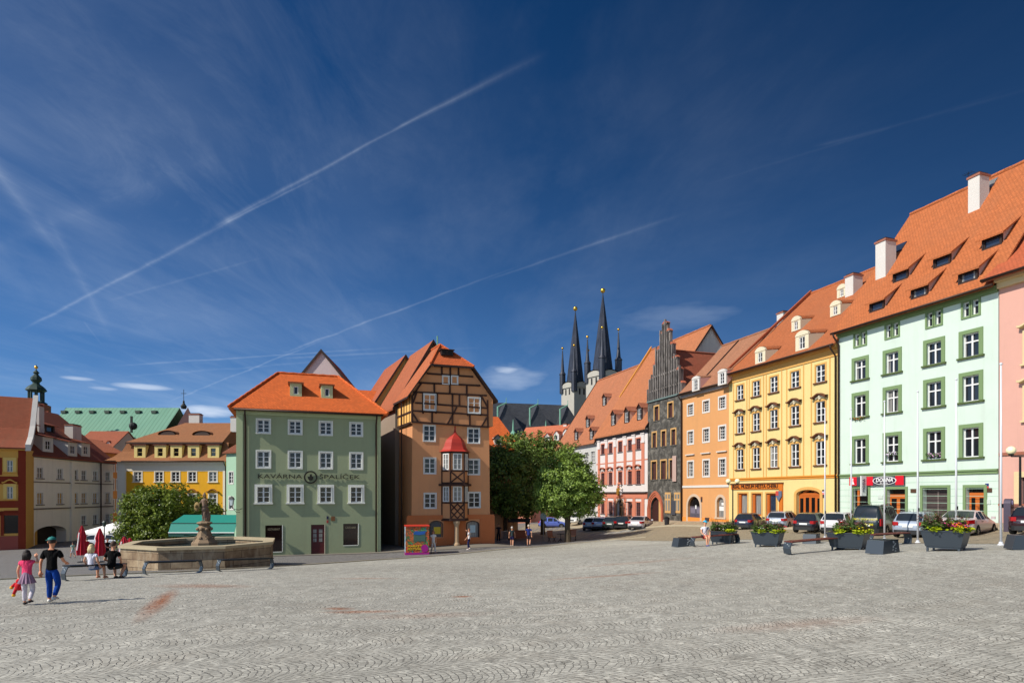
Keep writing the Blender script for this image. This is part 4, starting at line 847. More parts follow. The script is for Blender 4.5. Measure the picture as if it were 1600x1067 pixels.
# ------------------------------------------------------------------ the block of old houses in the middle
UG = Vector((0.943, 0.333)).normalized()
def green():
    P0 = Vector((-19.05, 42.0)); b = Bld('green_cafe_house', 'sage green cafe house with bright orange hipped roof and two small dormers', P0, P0 + UG * 9.84)
    GN = plaster((146, 154, 122), .34); GN2 = plaster((172, 182, 142), .15); WT = plaster((214, 214, 204), .08); T = tiles((206, 96, 40), .10, .2, .2); GRY = plaster((160, 162, 152), .1)
    ze = b.uz(369, 640)[1]; cols = [411.7, 461.3, 509.1, 556.6]
    s1 = dict(sw=.09, smat=WT, sill=False, cols=2, rows=3, glass=DARKGLASS, inset=.03, proud=.05, mull=.05, mu=.02, fw=.07)
    s2 = dict(sw=.12, smat=WT, sill=True, sillmat=WT, cols=2, rows=3, glass=DARKGLASS, inset=.03, proud=.10, mull=.05, mu=.02, fw=.07, inner=True, sille=.05)
    b.row(cols, (461.3, 657.5, 677.5), (452, 471), s1); b.row(cols, (461.3, 706, 730.5), (452, 471), dict(s1, sw=.1)); b.row(cols, (461.3, 760, 785), (451.5, 471.2), dict(s2, sw=.15))
    for a, c, yt, yb, tx in ((414.5, 440.8, 820.5, 862, 'RESTAURANT'), (536.3, 559.5, 818, 851.5, 'CAFE BAR')):
        u0, u1 = b.u(a), b.u(c); zt, zb = b.uz(a, yt)[1], b.uz(a, yb)[1]; b.hole(u0, u1, zb, zt); m = MB()
        m.box(u0, u1, .2, .22, zb, zt, 0); f = b.part(m, 'shop_window', glass_mat((30, 16, 14), 0)); m = MB(); m.box(u1, u1 + .05, -.03, .15, zb, zt); m.box(u0, u1, -.03, .1, zb - .05, zb); b.part(m, 'frame', WT, f)
        lettering('window_lettering', tx, .22, simple((190, 170, 130), .5), f, ((u0 + u1) / 2, .18, zt - .3), width=(u1 - u0) * .72, depth=.004)
    u0, u1 = b.u(486), b.u(507); zt = b.uz(486, 819.5)[1]; gp = b.world((u0, 0, 0)); g0 = gz(gp.x, gp.y) - b.z0; b.hole(u0, u1, g0 - .3, zt)
    MR = simple((74, 18, 20), .45, var=.1); m = MB(); m.box(u0, u1, .1, .16, g0, zt); d = b.part(m, 'door', MR); m = MB(); uc = (u0 + u1) / 2
    for i in range(2):
        for j in range(3): x0 = u0 + .14 + i * ((u1 - u0) / 2 - .06); m.box(x0, x0 + (u1 - u0) / 2 - .22, .085, .1, zt - .28 - .32 * (j + 1), zt - .28 - .32 * j - .06)
    b.part(m, 'pane', GLASS, d); m = MB(); m.tube([(u0 + .12, .09, g0 + 1), (u0 + .12, .03, g0 + 1), (u0 + .24, .03, g0 + 1)], .015, 6); b.part(m, 'handle', BLACKMETAL, d)
    m = MB(); m.box(u1, u1 + .05, -.04, .1, g0, zt); m.box(u0 - .4, u1 + .4, -.35, .0, g0 - .3, g0 + .04); b.part(m, 'doorstep', plaster((190, 182, 160), .2), d)
    b.wall([GN, plaster((140, 140, 120), .3)], ze, 12, reveal=.14)
    bands(b, [(ze - .3, .3, .12), (ze - .02, .12, .3)], GN2, 'eaves_cornice'); m = MB(); m.box(0, .42, -.05, 0, -1.5, ze - .3); m.box(b.W - .3, b.W, -.02, 0, -1.5, ze - .3); b.part(m, 'corner_strip', GN2)
    # hipped roof
    yr = 5.2; e = .45; z0 = ze + .1; H = WZ(578, 46.5) - b.z0; ul, ur = 2.55, b.W - 2.75; m = MB(); th = .12; W = b.W; dp = 10.6
    A, B, C, D_ = (-e, -e, z0), (W + e, -e, z0), (W + e, dp, z0), (-e, dp, z0); R1, R2 = (ul, yr, H), (ur, yr, H)
    m.poly([A, B, R2, R1]); m.poly([B, C, R2]); m.poly([C, D_, R1, R2]); m.poly([D_, A, R1])
    lo = [(x, y, z - th) for x, y, z in (A, B, C, D_)]; m.poly(lo[::-1])
    for i, (p, q) in enumerate(((A, B), (B, C), (C, D_), (D_, A))): m.quad(lo[i], lo[(i + 1) % 4], q, p)
    rf = b.part(m, 'roof', T); m = MB()
    for p, q in ((A, R1), (B, R2), (R1, R2)):
        p, q = Vector(p), Vector(q); n = int((q - p).length / .35); m.tube([p + (q - p) * i / n + Vector((0, 0, .03 + .03 * (i % 2))) for i in range(n + 1)], .10, 6)
    b.part(m, 'ridge_tiles', T, rf)
    sl = (H - z0) / (yr + e)
    for px, py in ((462.3, 619), (511, 622)):
        p = b.on_roof(px, py, -e, z0, sl); b.dormer(p, .82, .95, sl, .05, (GN2, GN2, tiles((150, 90, 60), .4)), kind='pent', oh=.14, cols=1, rows=1, parent=rf, win=(.34, .6), fmat=WHITE)
    b.gutter(z0 - .12, -.5, down=[.58, W - .35], yb=-.1, r=.06)
    # cafe name and round emblem
    u0, u1 = b.u(402.5), b.u(471.5); z = b.uz(437, 745)[1]; DK = simple((38, 34, 26), .5, .3)
    lettering('facade_lettering', 'KAVÁRNA', .42, DK, b.root, ((u0 + u1) / 2, -.09, z + .03), width=u1 - u0, depth=.02); u0, u1 = b.u(499), b.u(562)
    lettering('facade_lettering', 'ŠPALÍČEK', .42, DK, b.root, ((u0 + u1) / 2, -.09, z + .03), width=u1 - u0, depth=.02)
    x = b.u(485.3); m = MB(); n = 28; ro, ri = .46, .36
    for i in range(n):
        a, c = 2 * math.pi * i / n, 2 * math.pi * (i + 1) / n; m.prism([(x + ri * math.cos(a), z + ri * math.sin(a)), (x + ro * math.cos(a), z + ro * math.sin(a)), (x + ro * math.cos(c), z + ro * math.sin(c)), (x + ri * math.cos(c), z + ri * math.sin(c))], -.1, -.06)
    m.prism([(x - .06, z - .24), (x + .12, z - .22), (x + .2, z - .02), (x + .1, z + .08), (x + .06, z + .24), (x - .04, z + .2), (x - .08, z + .04), (x - .22, z + .06), (x - .16, z - .14)], -.09, -.06); e_ = b.part(m, 'round_emblem', DK)
    for px, py, w, h, c in ((511.7, 808.5, .12, .11, (30, 28, 60)), (511.7, 814.5, .12, .1, (150, 50, 46)), (520.3, 810, .26, .16, (110, 70, 36))):
        xx, zz = b.uz(px, py); m = MB(); m.box(xx - w / 2, xx + w / 2, -.03, 0, zz - h, zz + h); b.part(m, 'wall_plaque', simple(c, .5))
    return b

def timber():
    P0 = P(637.5, 47.5); b = Bld('half_timbered_house', 'ochre half-timbered house with a red-roofed bay window on a stone column', P0, P0 + UG * 6.93)
    OC = plaster((198, 141, 100), .40); OC2 = plaster((184, 108, 66), .35); PL = plaster((196, 138, 96), .36); TM = simple((54, 30, 22), .8, var=.25); T = tiles((172, 92, 58), .4); TN = tiles((196, 92, 48), .15); SIDE = plaster((220, 172, 100), .2)
    W = b.W; zt = b.uz(643, 661.6)[1]; zp = b.uz(637, 806)[1]; WT = plaster((205, 206, 204), .06)
    bk = Vector((-.5, 1)).normalized(); c, n = math.cos(-b.rz), math.sin(-b.rz); bl = Vector((bk.x * c - bk.y * n, bk.x * n + bk.y * c)); 
    st = dict(sw=.06, smat=WT, sill=False, cols=2, rows=3, glass=GLASS, inset=.02, proud=.05, mull=.04, mu=.02, fw=.07)
    wl = [(671.5, 715.5, 739.5), (672, 770.5, 793.5)]; wr = [(740, 717.5, 741), (741, 769, 792.5)]
    for px, a, c_ in wl + wr + [(670.8, 664.5, 689), (740, 669, 692)]: b.row([px], (px, a, c_), (px - 9, px + 9), st)
    for px, a, c_ in ((681.5, 826, 839), (738, 826, 839)):
        pass
    for px in (681.5, 738.5):
        uc = b.u(px); w = b.u(px + 9) - b.u(px - 9); zb = b.uz(px, 839)[1]; top = b.uz(px, 814)[1]
        b.hole(uc - w / 2, uc + w / 2, zb, top); b.arches.append((uc, w, top - .25, .23, top, False)); m = MB(); m.box(uc - w / 2, uc + w / 2, .14, .16, zb, top); f = b.part(m, 'arched_window', GLASS_BLUE)
        m = MB(); pts = arch_pts(uc, w, top - .25, .23, 8); po = arch_pts(uc, w + .14, top - .25, .30, 8)
        for k in range(8): m.prism([pts[k], po[k], po[k + 1], pts[k + 1]], -.03, .1)
        m.box(uc - w / 2 - .07, uc - w / 2, -.03, .1, zb, top - .25); m.box(uc + w / 2, uc + w / 2 + .07, -.03, .1, zb, top - .25); b.part(m, 'surround', simple((50, 36, 34), .7), f)
    p = MB(); uc = b.u(738.5); zc = b.uz(738, 826)[1]; p.box(uc - .2, uc + .25, .1, .13, zc - .3, zc + .3); b.part(p, 'poster', simple((170, 190, 196), .6))
    p = MB(); uc = b.u(683); p.box(uc - .25, uc + .3, .1, .13, zc - .35, zc + .2); b.part(p, 'poster', simple((200, 170, 40), .6))
    # plastered storeys; walls lean in slightly towards the top
    hl = W / 2
    def lean(mb): 
        def f(x, y, z):
            k = 1 + .018 * max(0, (zt - z)) / 3; return (hl + (x - hl) * k, y - .010 * max(0, zt - z) * (1 if y < .05 else 0) * 0, z)
        mb.warp(f)
    def side(mb): pass
    mbw = b.wall([OC, SIDE], zt, 3.6, reveal=.12, u0=.35, u1=W - .3)
    me = mbw.data
    for v in me.vertices:
        k = 1 + .03 * max(0, (zt - v.co.z)) / zt; v.co.x = hl + (v.co.x - hl) * k
        if v.co.y > 1: v.co.x += bl.x / bl.y * v.co.y * (1 if v.co.x < hl else .3)
    m = MB(); m.box(-.14, W + .14, -.06, 0, -1.5, zp); b.part(m, 'plinth', OC2) if False else None
    bands(b, [(zp - .05, .1, .07)], OC2, 'string_course', u0=-.05, u1=W + .1)
    # timber storey and gable
    wl_ = b.u(641.5); wr_ = b.u(769.5); z1 = b.uz(641.5, 614)[1]; zh = b.uz(674.6, 571)[1]; xl, xr = b.u(674.6), b.u(734); zk = zt; fy = -.12
    ztl = zt; m = MB(); m.poly([(wl_, fy, zk), (wr_, fy, zk), (wr_, fy, z1 - .2), (xr, fy, zh), (xl, fy, zh), (wl_, fy, z1)]); back = 3.6
    m.poly([(wr_, fy, zk), (wl_, fy, zk), (wl_, .02, zk), (wr_, .02, zk)])
    m.quad((wl_ + bl.x / bl.y * back, back, zk), (wl_, fy, zk), (wl_, fy, z1), (wl_ + bl.x / bl.y * back, back, z1), 1); m.quad((wr_, fy, zk), (wr_ + bl.x * back, back, zk), (wr_ + bl.x * back, back, z1), (wr_, fy, z1 - .2), 1)
    gb = b.part(m, 'timbered_gable', [PL, SIDE])
    m = MB(); L = lambda a, c_, t=.13: m.bar((b.u(a[0]), fy - .03, b.uz(*a)[1]), (b.u(c_[0]), fy - .03, b.uz(*c_)[1]), t, .1, up=(0, 1, 0))
    Q = lambda x, y: (570 + x / 2.965, 520 + y / 2.965)
    for a, c_ in (((218, 413), (572, 437)), ((220, 362), (566, 382)), ((232, 325), (566, 350)), ((222, 275), (562, 292)), ((240, 232), (532, 246)), ((285, 190), (500, 205)), ((318, 155), (486, 162)), ((218, 290), (218, 415)), ((566, 312), (568, 437)),
                  ((355, 155), (355, 195)), ((394, 160), (394, 200)), ((432, 163), (432, 200)), ((320, 232), (320, 278)), ((392, 200), (392, 282)), ((470, 245), (470, 290)), ((333, 282), (333, 330)), ((404, 285), (404, 368)), ((436, 290), (436, 340)), ((310, 368), (310, 418)), ((404, 370), (404, 425)), ((484, 378), (484, 430)),
                  ((222, 325), (238, 278)), ((222, 375), (245, 413)), ((380, 425), (424, 345)), ((566, 345), (538, 295)), ((540, 432), (564, 392)), ((268, 280), (268, 375)), ((328, 280), (328, 375)), ((474, 292), (474, 385)), ((534, 292), (534, 385)), ((262, 232), (222, 290))):
        L(Q(*a), Q(*c_))
    tmf = b.part(m, 'timber_frame', TM, gb)
    m = MB()
    for k in range(5): y = .2 + 3.2 * k / 4; x = wl_ + bl.x / bl.y * y - .03; m.box(x, x + .06, y - .06, y + .06, zk, z1)
    for z in (zk + .06, zk + .9, z1 - .15): m.bar((wl_ - .02, fy, z), (wl_ + bl.x / bl.y * back - .02, back, z), .06, .14)
    b.part(m, 'side_timber', TM, gb)
    for px, a, c_ in ((670.8, 616.5, 641), (740, 622, 645.5)):
        z0_, z1_ = b.uz(px, c_)[1], b.uz(px, a)[1]; b.window(b.u(px), z0_, b.u(px + 9) - b.u(px - 9), z1_ - z0_, dict_id('tw', dict(sw=.06, smat=WT, cols=2, rows=3, glass=GLASS, inset=-.03, proud=.08, mull=.04, mu=.02, fw=.07)), hole=False, y=fy - .02)
    for px in (695.8, 709.5): z0_, z1_ = b.uz(px, 600)[1], b.uz(px, 588.5)[1]; b.window(b.u(px), z0_, .46, z1_ - z0_, dict_id('tw2', dict(sw=.07, smat=WT, cols=1, rows=1, glass=GLASS, inset=-.03, proud=.08, fw=.04)), hole=False, y=fy - .02)
    # roof: ridge runs back along the leaning side wall, front end half-hipped
    ur = b.u(698); zr = WZ(539.6, 50) - b.z0; yh = 1.5; yb = 3.7; o = .45; sx = lambda x, y: x + bl.x / bl.y * max(0, y)
    RA = (sx(ur, yh), yh, zr); RB = (sx(ur, yb), yb, zr + .0); hl1 = (xl - .2, fy - o, zh + .02); hr1 = (xr + .2, fy - o, zh + .02)
    el = (wl_ - .35, fy - o, b.uz(641.5, 614)[1] - .35); er = (wr_ + .3, fy - o, b.uz(769.5, 627)[1]); elb = (sx(wl_ - .35, yb), yb, el[2]); erb = (sx(wr_ + .3, yb), yb, er[2])
    m = MB(); m.poly([el, hl1, RA, RB, elb], 0); m.poly([hr1, er, erb, RB, RA], 0); m.poly([hl1, hr1, RA], 1)
    th = Vector((0, 0, -.16))
    for p, q in ((el, hl1), (hl1, hr1), (hr1, er), (elb, el)): p, q = Vector(p), Vector(q); m.quad(p + th, q + th, q, p, 2)
    m.poly([Vector(q) + th for q in (elb, RB, RA, hl1, el)], 2); m.poly([Vector(q) + th for q in (RA, RB, erb, er, hr1)], 2)
    rf = b.part(m, 'roof', [T, TN, DARKWOOD]); m = MB()
    for p, q in ((hl1, RA), (hr1, RA), (RA, RB)): p, q = Vector(p), Vector(q); n_ = 8; m.tube([p + (q - p) * i / n_ + Vector((0, 0, .04)) for i in range(n_ + 1)], .10, 6)
    b.part(m, 'ridge_tiles', TN, rf)
    q = Vector(hl1) * .25 + Vector(hr1) * .25 + Vector(RA) * .5; m = MB(); 
    m.box(q.x - .48, q.x + .48, q.y - .35, q.y + .3, q.z - .1, q.z + .32, 0); m.box(q.x - .58, q.x + .58, q.y - .45, q.y + .3, q.z + .32, q.z + .38, 1)
    for sx_ in (-.24, .24): m.box(q.x + sx_ - .16, q.x + sx_ + .16, q.y - .36, q.y - .35, q.z - .03, q.z + .27, 2)
    b.part(m, 'vent_dormer', [DARKWOOD, TM, simple((20, 18, 16), .8)], rf)
    # two-storey bay window on a bracket, onion roof
    cxp = b.u(711); z_b = b.uz(709, 810)[1]; z_m = b.uz(709, 757)[1]; z_t = b.uz(709, 706)[1]; hw = 1.05; dp = .72; cw = .54
    def plan(k=1.0, e=0.0): return [(cxp - hw - e, 0.0), (cxp - cw - e * .6, -dp - e), (cxp + cw + e * .6, -dp - e), (cxp + hw + e, 0.0)]
    BW = MB(); pl = plan(); RD = simple((164, 46, 34), .6, var=.25)
    def rise(m, p0, z0, p1, z1, mat=0):
        for i in range(3): m.quad((*p0[i], z0), (*p0[i + 1], z0), (*p1[i + 1], z1), (*p1[i], z1), mat)
    rise(BW, pl, z_b, pl, z_t); BW.poly([(*q, z_b) for q in pl[::-1]]); bay = b.part(BW, 'bay_window', PL); bay['label'] = 'two-storey timbered bay window resting on a stone column'
    m = MB(); e2 = plan(e=.22)
    for z, hh, pl2 in ((z_b - .16, .2, plan(e=.08)), (z_m - .1, .16, plan(e=.3)), (z_b + 1.22, .12, plan(e=.05)), (z_m + 1.02, .12, plan(e=.05)), (z_t - .14, .14, plan(e=.05)), (z_m + .06, .12, plan(e=.05))):
        rise(m, pl2, z, pl2, z + hh); m.poly([(*q, z + hh) for q in pl2]); m.poly([(*q, z) for q in pl2[::-1]])
    for q in plan(e=.03): m.bar((q[0], q[1], z_b), (q[0], q[1], z_t), .09, .09)
    fyb = -dp - .04
    for z0_, z1_, nn in ((z_b + .05, z_b + 1.2, 2), (z_m + .16, z_m + 1.02, 1)):
        for i in range(nn):
            for j in range(nn):
                xa, xb_ = cxp - cw + 2 * cw * i / nn, cxp - cw + 2 * cw * (i + 1) / nn; za, zb_ = z0_ + (z1_ - z0_) * j / nn, z0_ + (z1_ - z0_) * (j + 1) / nn
                m.bar((xa, fyb, za), (xb_, fyb, zb_), .1, .06, up=(0, 1, 0)); m.bar((xa, fyb, zb_), (xb_, fyb, za), .1, .06, up=(0, 1, 0))
    b.part(m, 'bay_timber', TM, bay)
    for zb0, zb1 in ((z_b + 1.36, z_m - .14), (z_m + 1.16, z_t - .16)):
        m = MB(); g = MB(); h_ = zb1 - zb0
        for (xa, ya), (xb_, yb_), k in ((pl[0], pl[1], .15), (pl[1], pl[2], .2), (pl[2], pl[3], .15)):
            d = Vector((xb_ - xa, yb_ - ya)); Ln = d.length; d.normalize(); nn = Vector((d.y, -d.x))
            def pt(s_, z, off): return (xa + d.x * s_ + nn.x * off, ya + d.y * s_ + nn.y * off, z)
            s0, s1 = k * .9, Ln - k * .9; g.quad(pt(s0, zb0, .02), pt(s1, zb0, .02), pt(s1, zb1, .02), pt(s0, zb1, .02))
            for sa, sb, za, zb_ in ((s0, s0 + .08, zb0, zb1), (s1 - .08, s1, zb0, zb1), (s0 + .08, s1 - .08, zb0, zb0 + .08), (s0 + .08, s1 - .08, zb1 - .08, zb1), ((s0 + s1) / 2 - .04, (s0 + s1) / 2 + .04, zb0 + .08, zb1 - .08)):
                m.add([pt(sa, za, .0), pt(sb, za, .0), pt(sb, zb_, .0), pt(sa, zb_, .0), pt(sa, za, .07), pt(sb, za, .07), pt(sb, zb_, .07), pt(sa, zb_, .07)], [(4, 5, 6, 7), (0, 4, 7, 3), (5, 1, 2, 6), (7, 6, 2, 3), (0, 1, 5, 4)])
            for q in (.33, .66): z = zb0 + h_ * q; m.add([pt(s0, z - .015, .06), pt(s1, z - .015, .06), pt(s1, z + .015, .06), pt(s0, z + .015, .06)], [(0, 1, 2, 3)])
        f = b.part(m, 'bay_frame', WT, bay); b.part(g, 'bay_pane', GLASS, bay)
    m = MB(); prof = [(1.24, 0), (1.0, .16), (.86, .42), (.78, .72), (.66, .98), (.42, 1.22), (.18, 1.42), (.08, 1.62), (.03, 2.0)]
    for i in range(len(prof) - 1):
        k0, z0_ = prof[i]; k1, z1_ = prof[i + 1]
        pa = [(cxp + (x - cxp) * k0, y * k0) for x, y in pl]; pb = [(cxp + (x - cxp) * k1, y * k1) for x, y in pl]; rise(m, pa, z_t + z0_, pb, z_t + z1_)
    m.ball((cxp, -.03, z_t + 2.0), .07, 8); m.tube([(cxp, -.03, z_t + 1.9), (cxp, -.03, z_t + 2.3)], .015, 6); b.part(m, 'onion_roof', RD, bay)
    gcol = gz(b.world((cxp, -.5, 0)).x, b.world((cxp, -.5, 0)).y) - b.z0
    m = MB(); m.lathe([(.27, -.3), (.27, .16), (.19, .3), (.17, z_b - .6 - gcol), (.22, z_b - .45 - gcol), (.28, z_b - .3 - gcol), (.28, z_b - .16 - gcol)], 14, (cxp, -.52, gcol)); b.part(m, 'stone_column', plaster((176, 150, 120), .35), bay, smooth=False)
    m = MB(); m.tube([(xr_ := W * .42, 2.6, zr - .2), (xr_, 2.6, zr + 1.0)], .06); b.part(m, 'roof_vent', COPPER, rf)
    m = MB(); m.tube([(sx(-.05, 1.6), 1.6, el[2] - .1), (sx(-.05, 1.6), 1.6, -.3)], .06); b.part(m, 'downpipe', GUTTER)
    m = MB(); m.box(-.12, W + .14, -.07, -.0, -1.5, zp - .05)
    # plinth storey is darker and slightly proud: leave the two shop windows free
    m = MB(); us = sorted([(b.u(681.5) - .5, b.u(681.5) + .5), (b.u(738.5) - .5, b.u(738.5) + .5)]); zb_ = b.uz(681, 839.5)[1]; ztop = zp - .05
    m.box(-.12, W + .16, -.07, 0, -1.5, zb_ - .05); m.box(-.12, us[0][0] - .1, -.07, 0, zb_ - .05, ztop); m.box(us[0][1] + .1, us[1][0] - .1, -.07, 0, zb_ - .05, ztop); m.box(us[1][1] + .1, W + .16, -.07, 0, zb_ - .05, ztop)
    zz = b.uz(681, 813)[1] + .08; m.box(us[0][0] - .1, us[0][1] + .1, -.07, 0, zz, ztop); m.box(us[1][0] - .1, us[1][1] + .1, -.07, 0, zz, ztop); b.part(m, 'ground_floor_facing', OC2)
    return b

def gabled(name, label, P0, dirU, W, depth, base, ze, zr, mats, back=None, rid=None, oh=.3):
    # a plain house whose gable faces the square; base, eaves and ridge are world heights
    b = Bld(name, label, P0, Vector(P0) + Vector(dirU).normalized() * W, base=base); z1, z2 = ze - base, zr - base; rid = W / 2 if rid is None else rid
    bk = Vector(back).normalized() if back else None; k = 0
    if bk is not None: c, n = math.cos(-b.rz), math.sin(-b.rz); l = Vector((bk.x * c - bk.y * n, bk.x * n + bk.y * c)); k = l.x / l.y
    sh = lambda x, y, z: (x + k * y, y, z)
    m = MB(); m.box(0, W, 0, depth, -2, z1); m.poly([(0, 0, z1), (W, 0, z1), (rid, 0, z2)]); m.poly([(W, depth, z1), (0, depth, z1), (rid, depth, z2)]); m.warp(sh); b.part(m, 'wall', mats[0])
    sl = (z2 - z1) / rid; sr = (z2 - z1) / (W - rid); m = MB()
    m.prism([(-oh, z1 - oh * sl), (rid, z2), (rid, z2 + .15), (-oh, z1 - oh * sl + .15)], -oh, depth + oh); m.prism([(rid, z2), (W + oh, z1 - oh * sr), (W + oh, z1 - oh * sr + .15), (rid, z2 + .15)], -oh, depth + oh); m.warp(sh); rf = b.part(m, 'roof', mats[1])
    m = MB(); m.prism([(-oh, z1 - oh * sl - .1), (rid, z2 - .1), (rid, z2 + .2), (-oh, z1 - oh * sl + .2)], -oh - .06, -oh); m.prism([(rid, z2 - .1), (W + oh, z1 - oh * sr - .1), (W + oh, z1 - oh * sr + .2), (rid, z2 + .2)], -oh - .06, -oh); m.warp(sh); b.part(m, 'verge_board', DARKWOOD, rf)
    return b, rf
def eaved(name, label, P0, P1, depth, ze, zr, wm, tm, base=None, cols=0, rows=0, wst=None, hip=0.0, oh=.4, bottom=None, winz=None):
    # a plain house with its eaves towards the square; ze, zr are world heights
    b = Bld(name, label, P0, P1, base=base); z1, z2 = ze - b.z0, zr - b.z0
    if cols and winz:
        for z, h, w in winz:
            for i in range(cols): b.window(b.W * (i + .5) / cols, z - b.z0, w, h, wst)
    b.wall([wm, wm], z1, depth, gable=None if hip else (depth / 2, z2)); e = oh; W = b.W; m = MB()
    if hip:
        A, B, C, D_ = (-e, -e, z1), (W + e, -e, z1), (W + e, depth + e, z1), (-e, depth + e, z1); R1, R2 = (hip, depth / 2, z2), (W - hip, depth / 2, z2)
        m.poly([A, B, R2, R1]); m.poly([B, C, R2]); m.poly([C, D_, R1, R2]); m.poly([D_, A, R1]); m.poly([D_, C, B, A]); rf = b.part(m, 'roof', tm)
    else: rf = b.roof([(-e, z1), (depth / 2, z2), (depth + e, z1)], tm, u0=-.2, u1=W + .2)
    return b, rf

def block_back():
    T = tiles((160, 86, 58), .45); T2 = tiles((160, 80, 56), .5); TO = tiles((206, 96, 42), .12); PG = plaster((140, 126, 112), .25); YG = plaster((190, 176, 110), .2)
    bk = Vector((-.5, 1)).normalized(); o = P(637.5, 47.5); wst = dict(sw=.05, smat=WHITE, cols=2, rows=3, glass=GLASS, inset=.03, proud=.04)
    # narrow gabled houses stepping back behind the half-timbered one
    p = o + bk * 4.0 + Vector((.1, 0)); zt = WZ(634, 50.5)
    b, rf = gabled('narrow_gabled_house', 'narrow house with pinkish gable rising behind the half-timbered house', p, UG, 6.6, 6.0, gz(*p), zt + .2, WZ(539, 53.0), (PG, T), back=bk, rid=3.15)
    m = MB(); q = b.loc((0, 0, 0)); m.box(1.2, 1.55, 2.1, 2.5, 9.2, 10.9); b.part(m, 'chimney', CHIMWHITE, rf)
    m = MB(); kk = 0
    z_, = (zt - b.z0,); m.box(-.03, .0, 0, 6, z_ - 1.5, z_ - 1.38); 
    p2 = p + bk * 6.2 + Vector((-.5, 0))
    b2, rf2 = gabled('low_gabled_house', 'lower tiled house with a dark dormer behind the narrow gabled house', p2, UG, 6.2, 7.0, gz(*p2), WZ(640, 58), WZ(566, 60), (YG, T2), back=bk)
    # link with the bright roof behind the cafe house
    P0_ = P(515, 55.5); eaved('rear_wing', 'rear wing with bright orange roof between the cafe and the timbered house', P0_, P0_ + UG * 6.2, 6, WZ(650, 55), WZ(605.5, 58), plaster((176, 166, 130), .2), TO)
    # grey triangular gable peeping over the cafe roof
    pg = P(451, 59.5); b3, rf3 = gabled('grey_gable_house', 'house whose grey triangular gable shows above the cafe roof', pg, (1, .08), 6.3, 9, gz(*pg), WZ(611, 59.5), WZ(549, 59.8), (plaster((186, 172, 172), .25), T), oh=.15)
    m = MB(); m.lathe([(.3, 0), (.3, .6), (.36, .62), (.04, 1.0)], 10, (9.3, 1.0, WZ(600, 60) - b3.z0 - .2)); b3.part(m, 'chimney_pot', CHIMCAP)
    # orange roofed house right of the half-timbered one
    p4 = P(742, 62); b4, rf4 = eaved('orange_roof_house', 'house with bright orange roof and white dormer behind the trees', p4, p4 + Vector((4.4, 1.0)), 9, WZ(702, 62), WZ(645, 64), plaster((210, 160, 120), .2), TO, hip=1.2)
    m = MB(); zz = WZ(695, 62) - b4.z0; b4.dormer(Vector((2.45, .25, zz)), .75, .8, .9, .1, (WHITE2, WHITE2, DARKWOOD), kind='gable', cols=1, rows=1, parent=rf4, win=(.45, .5), rise=.35)

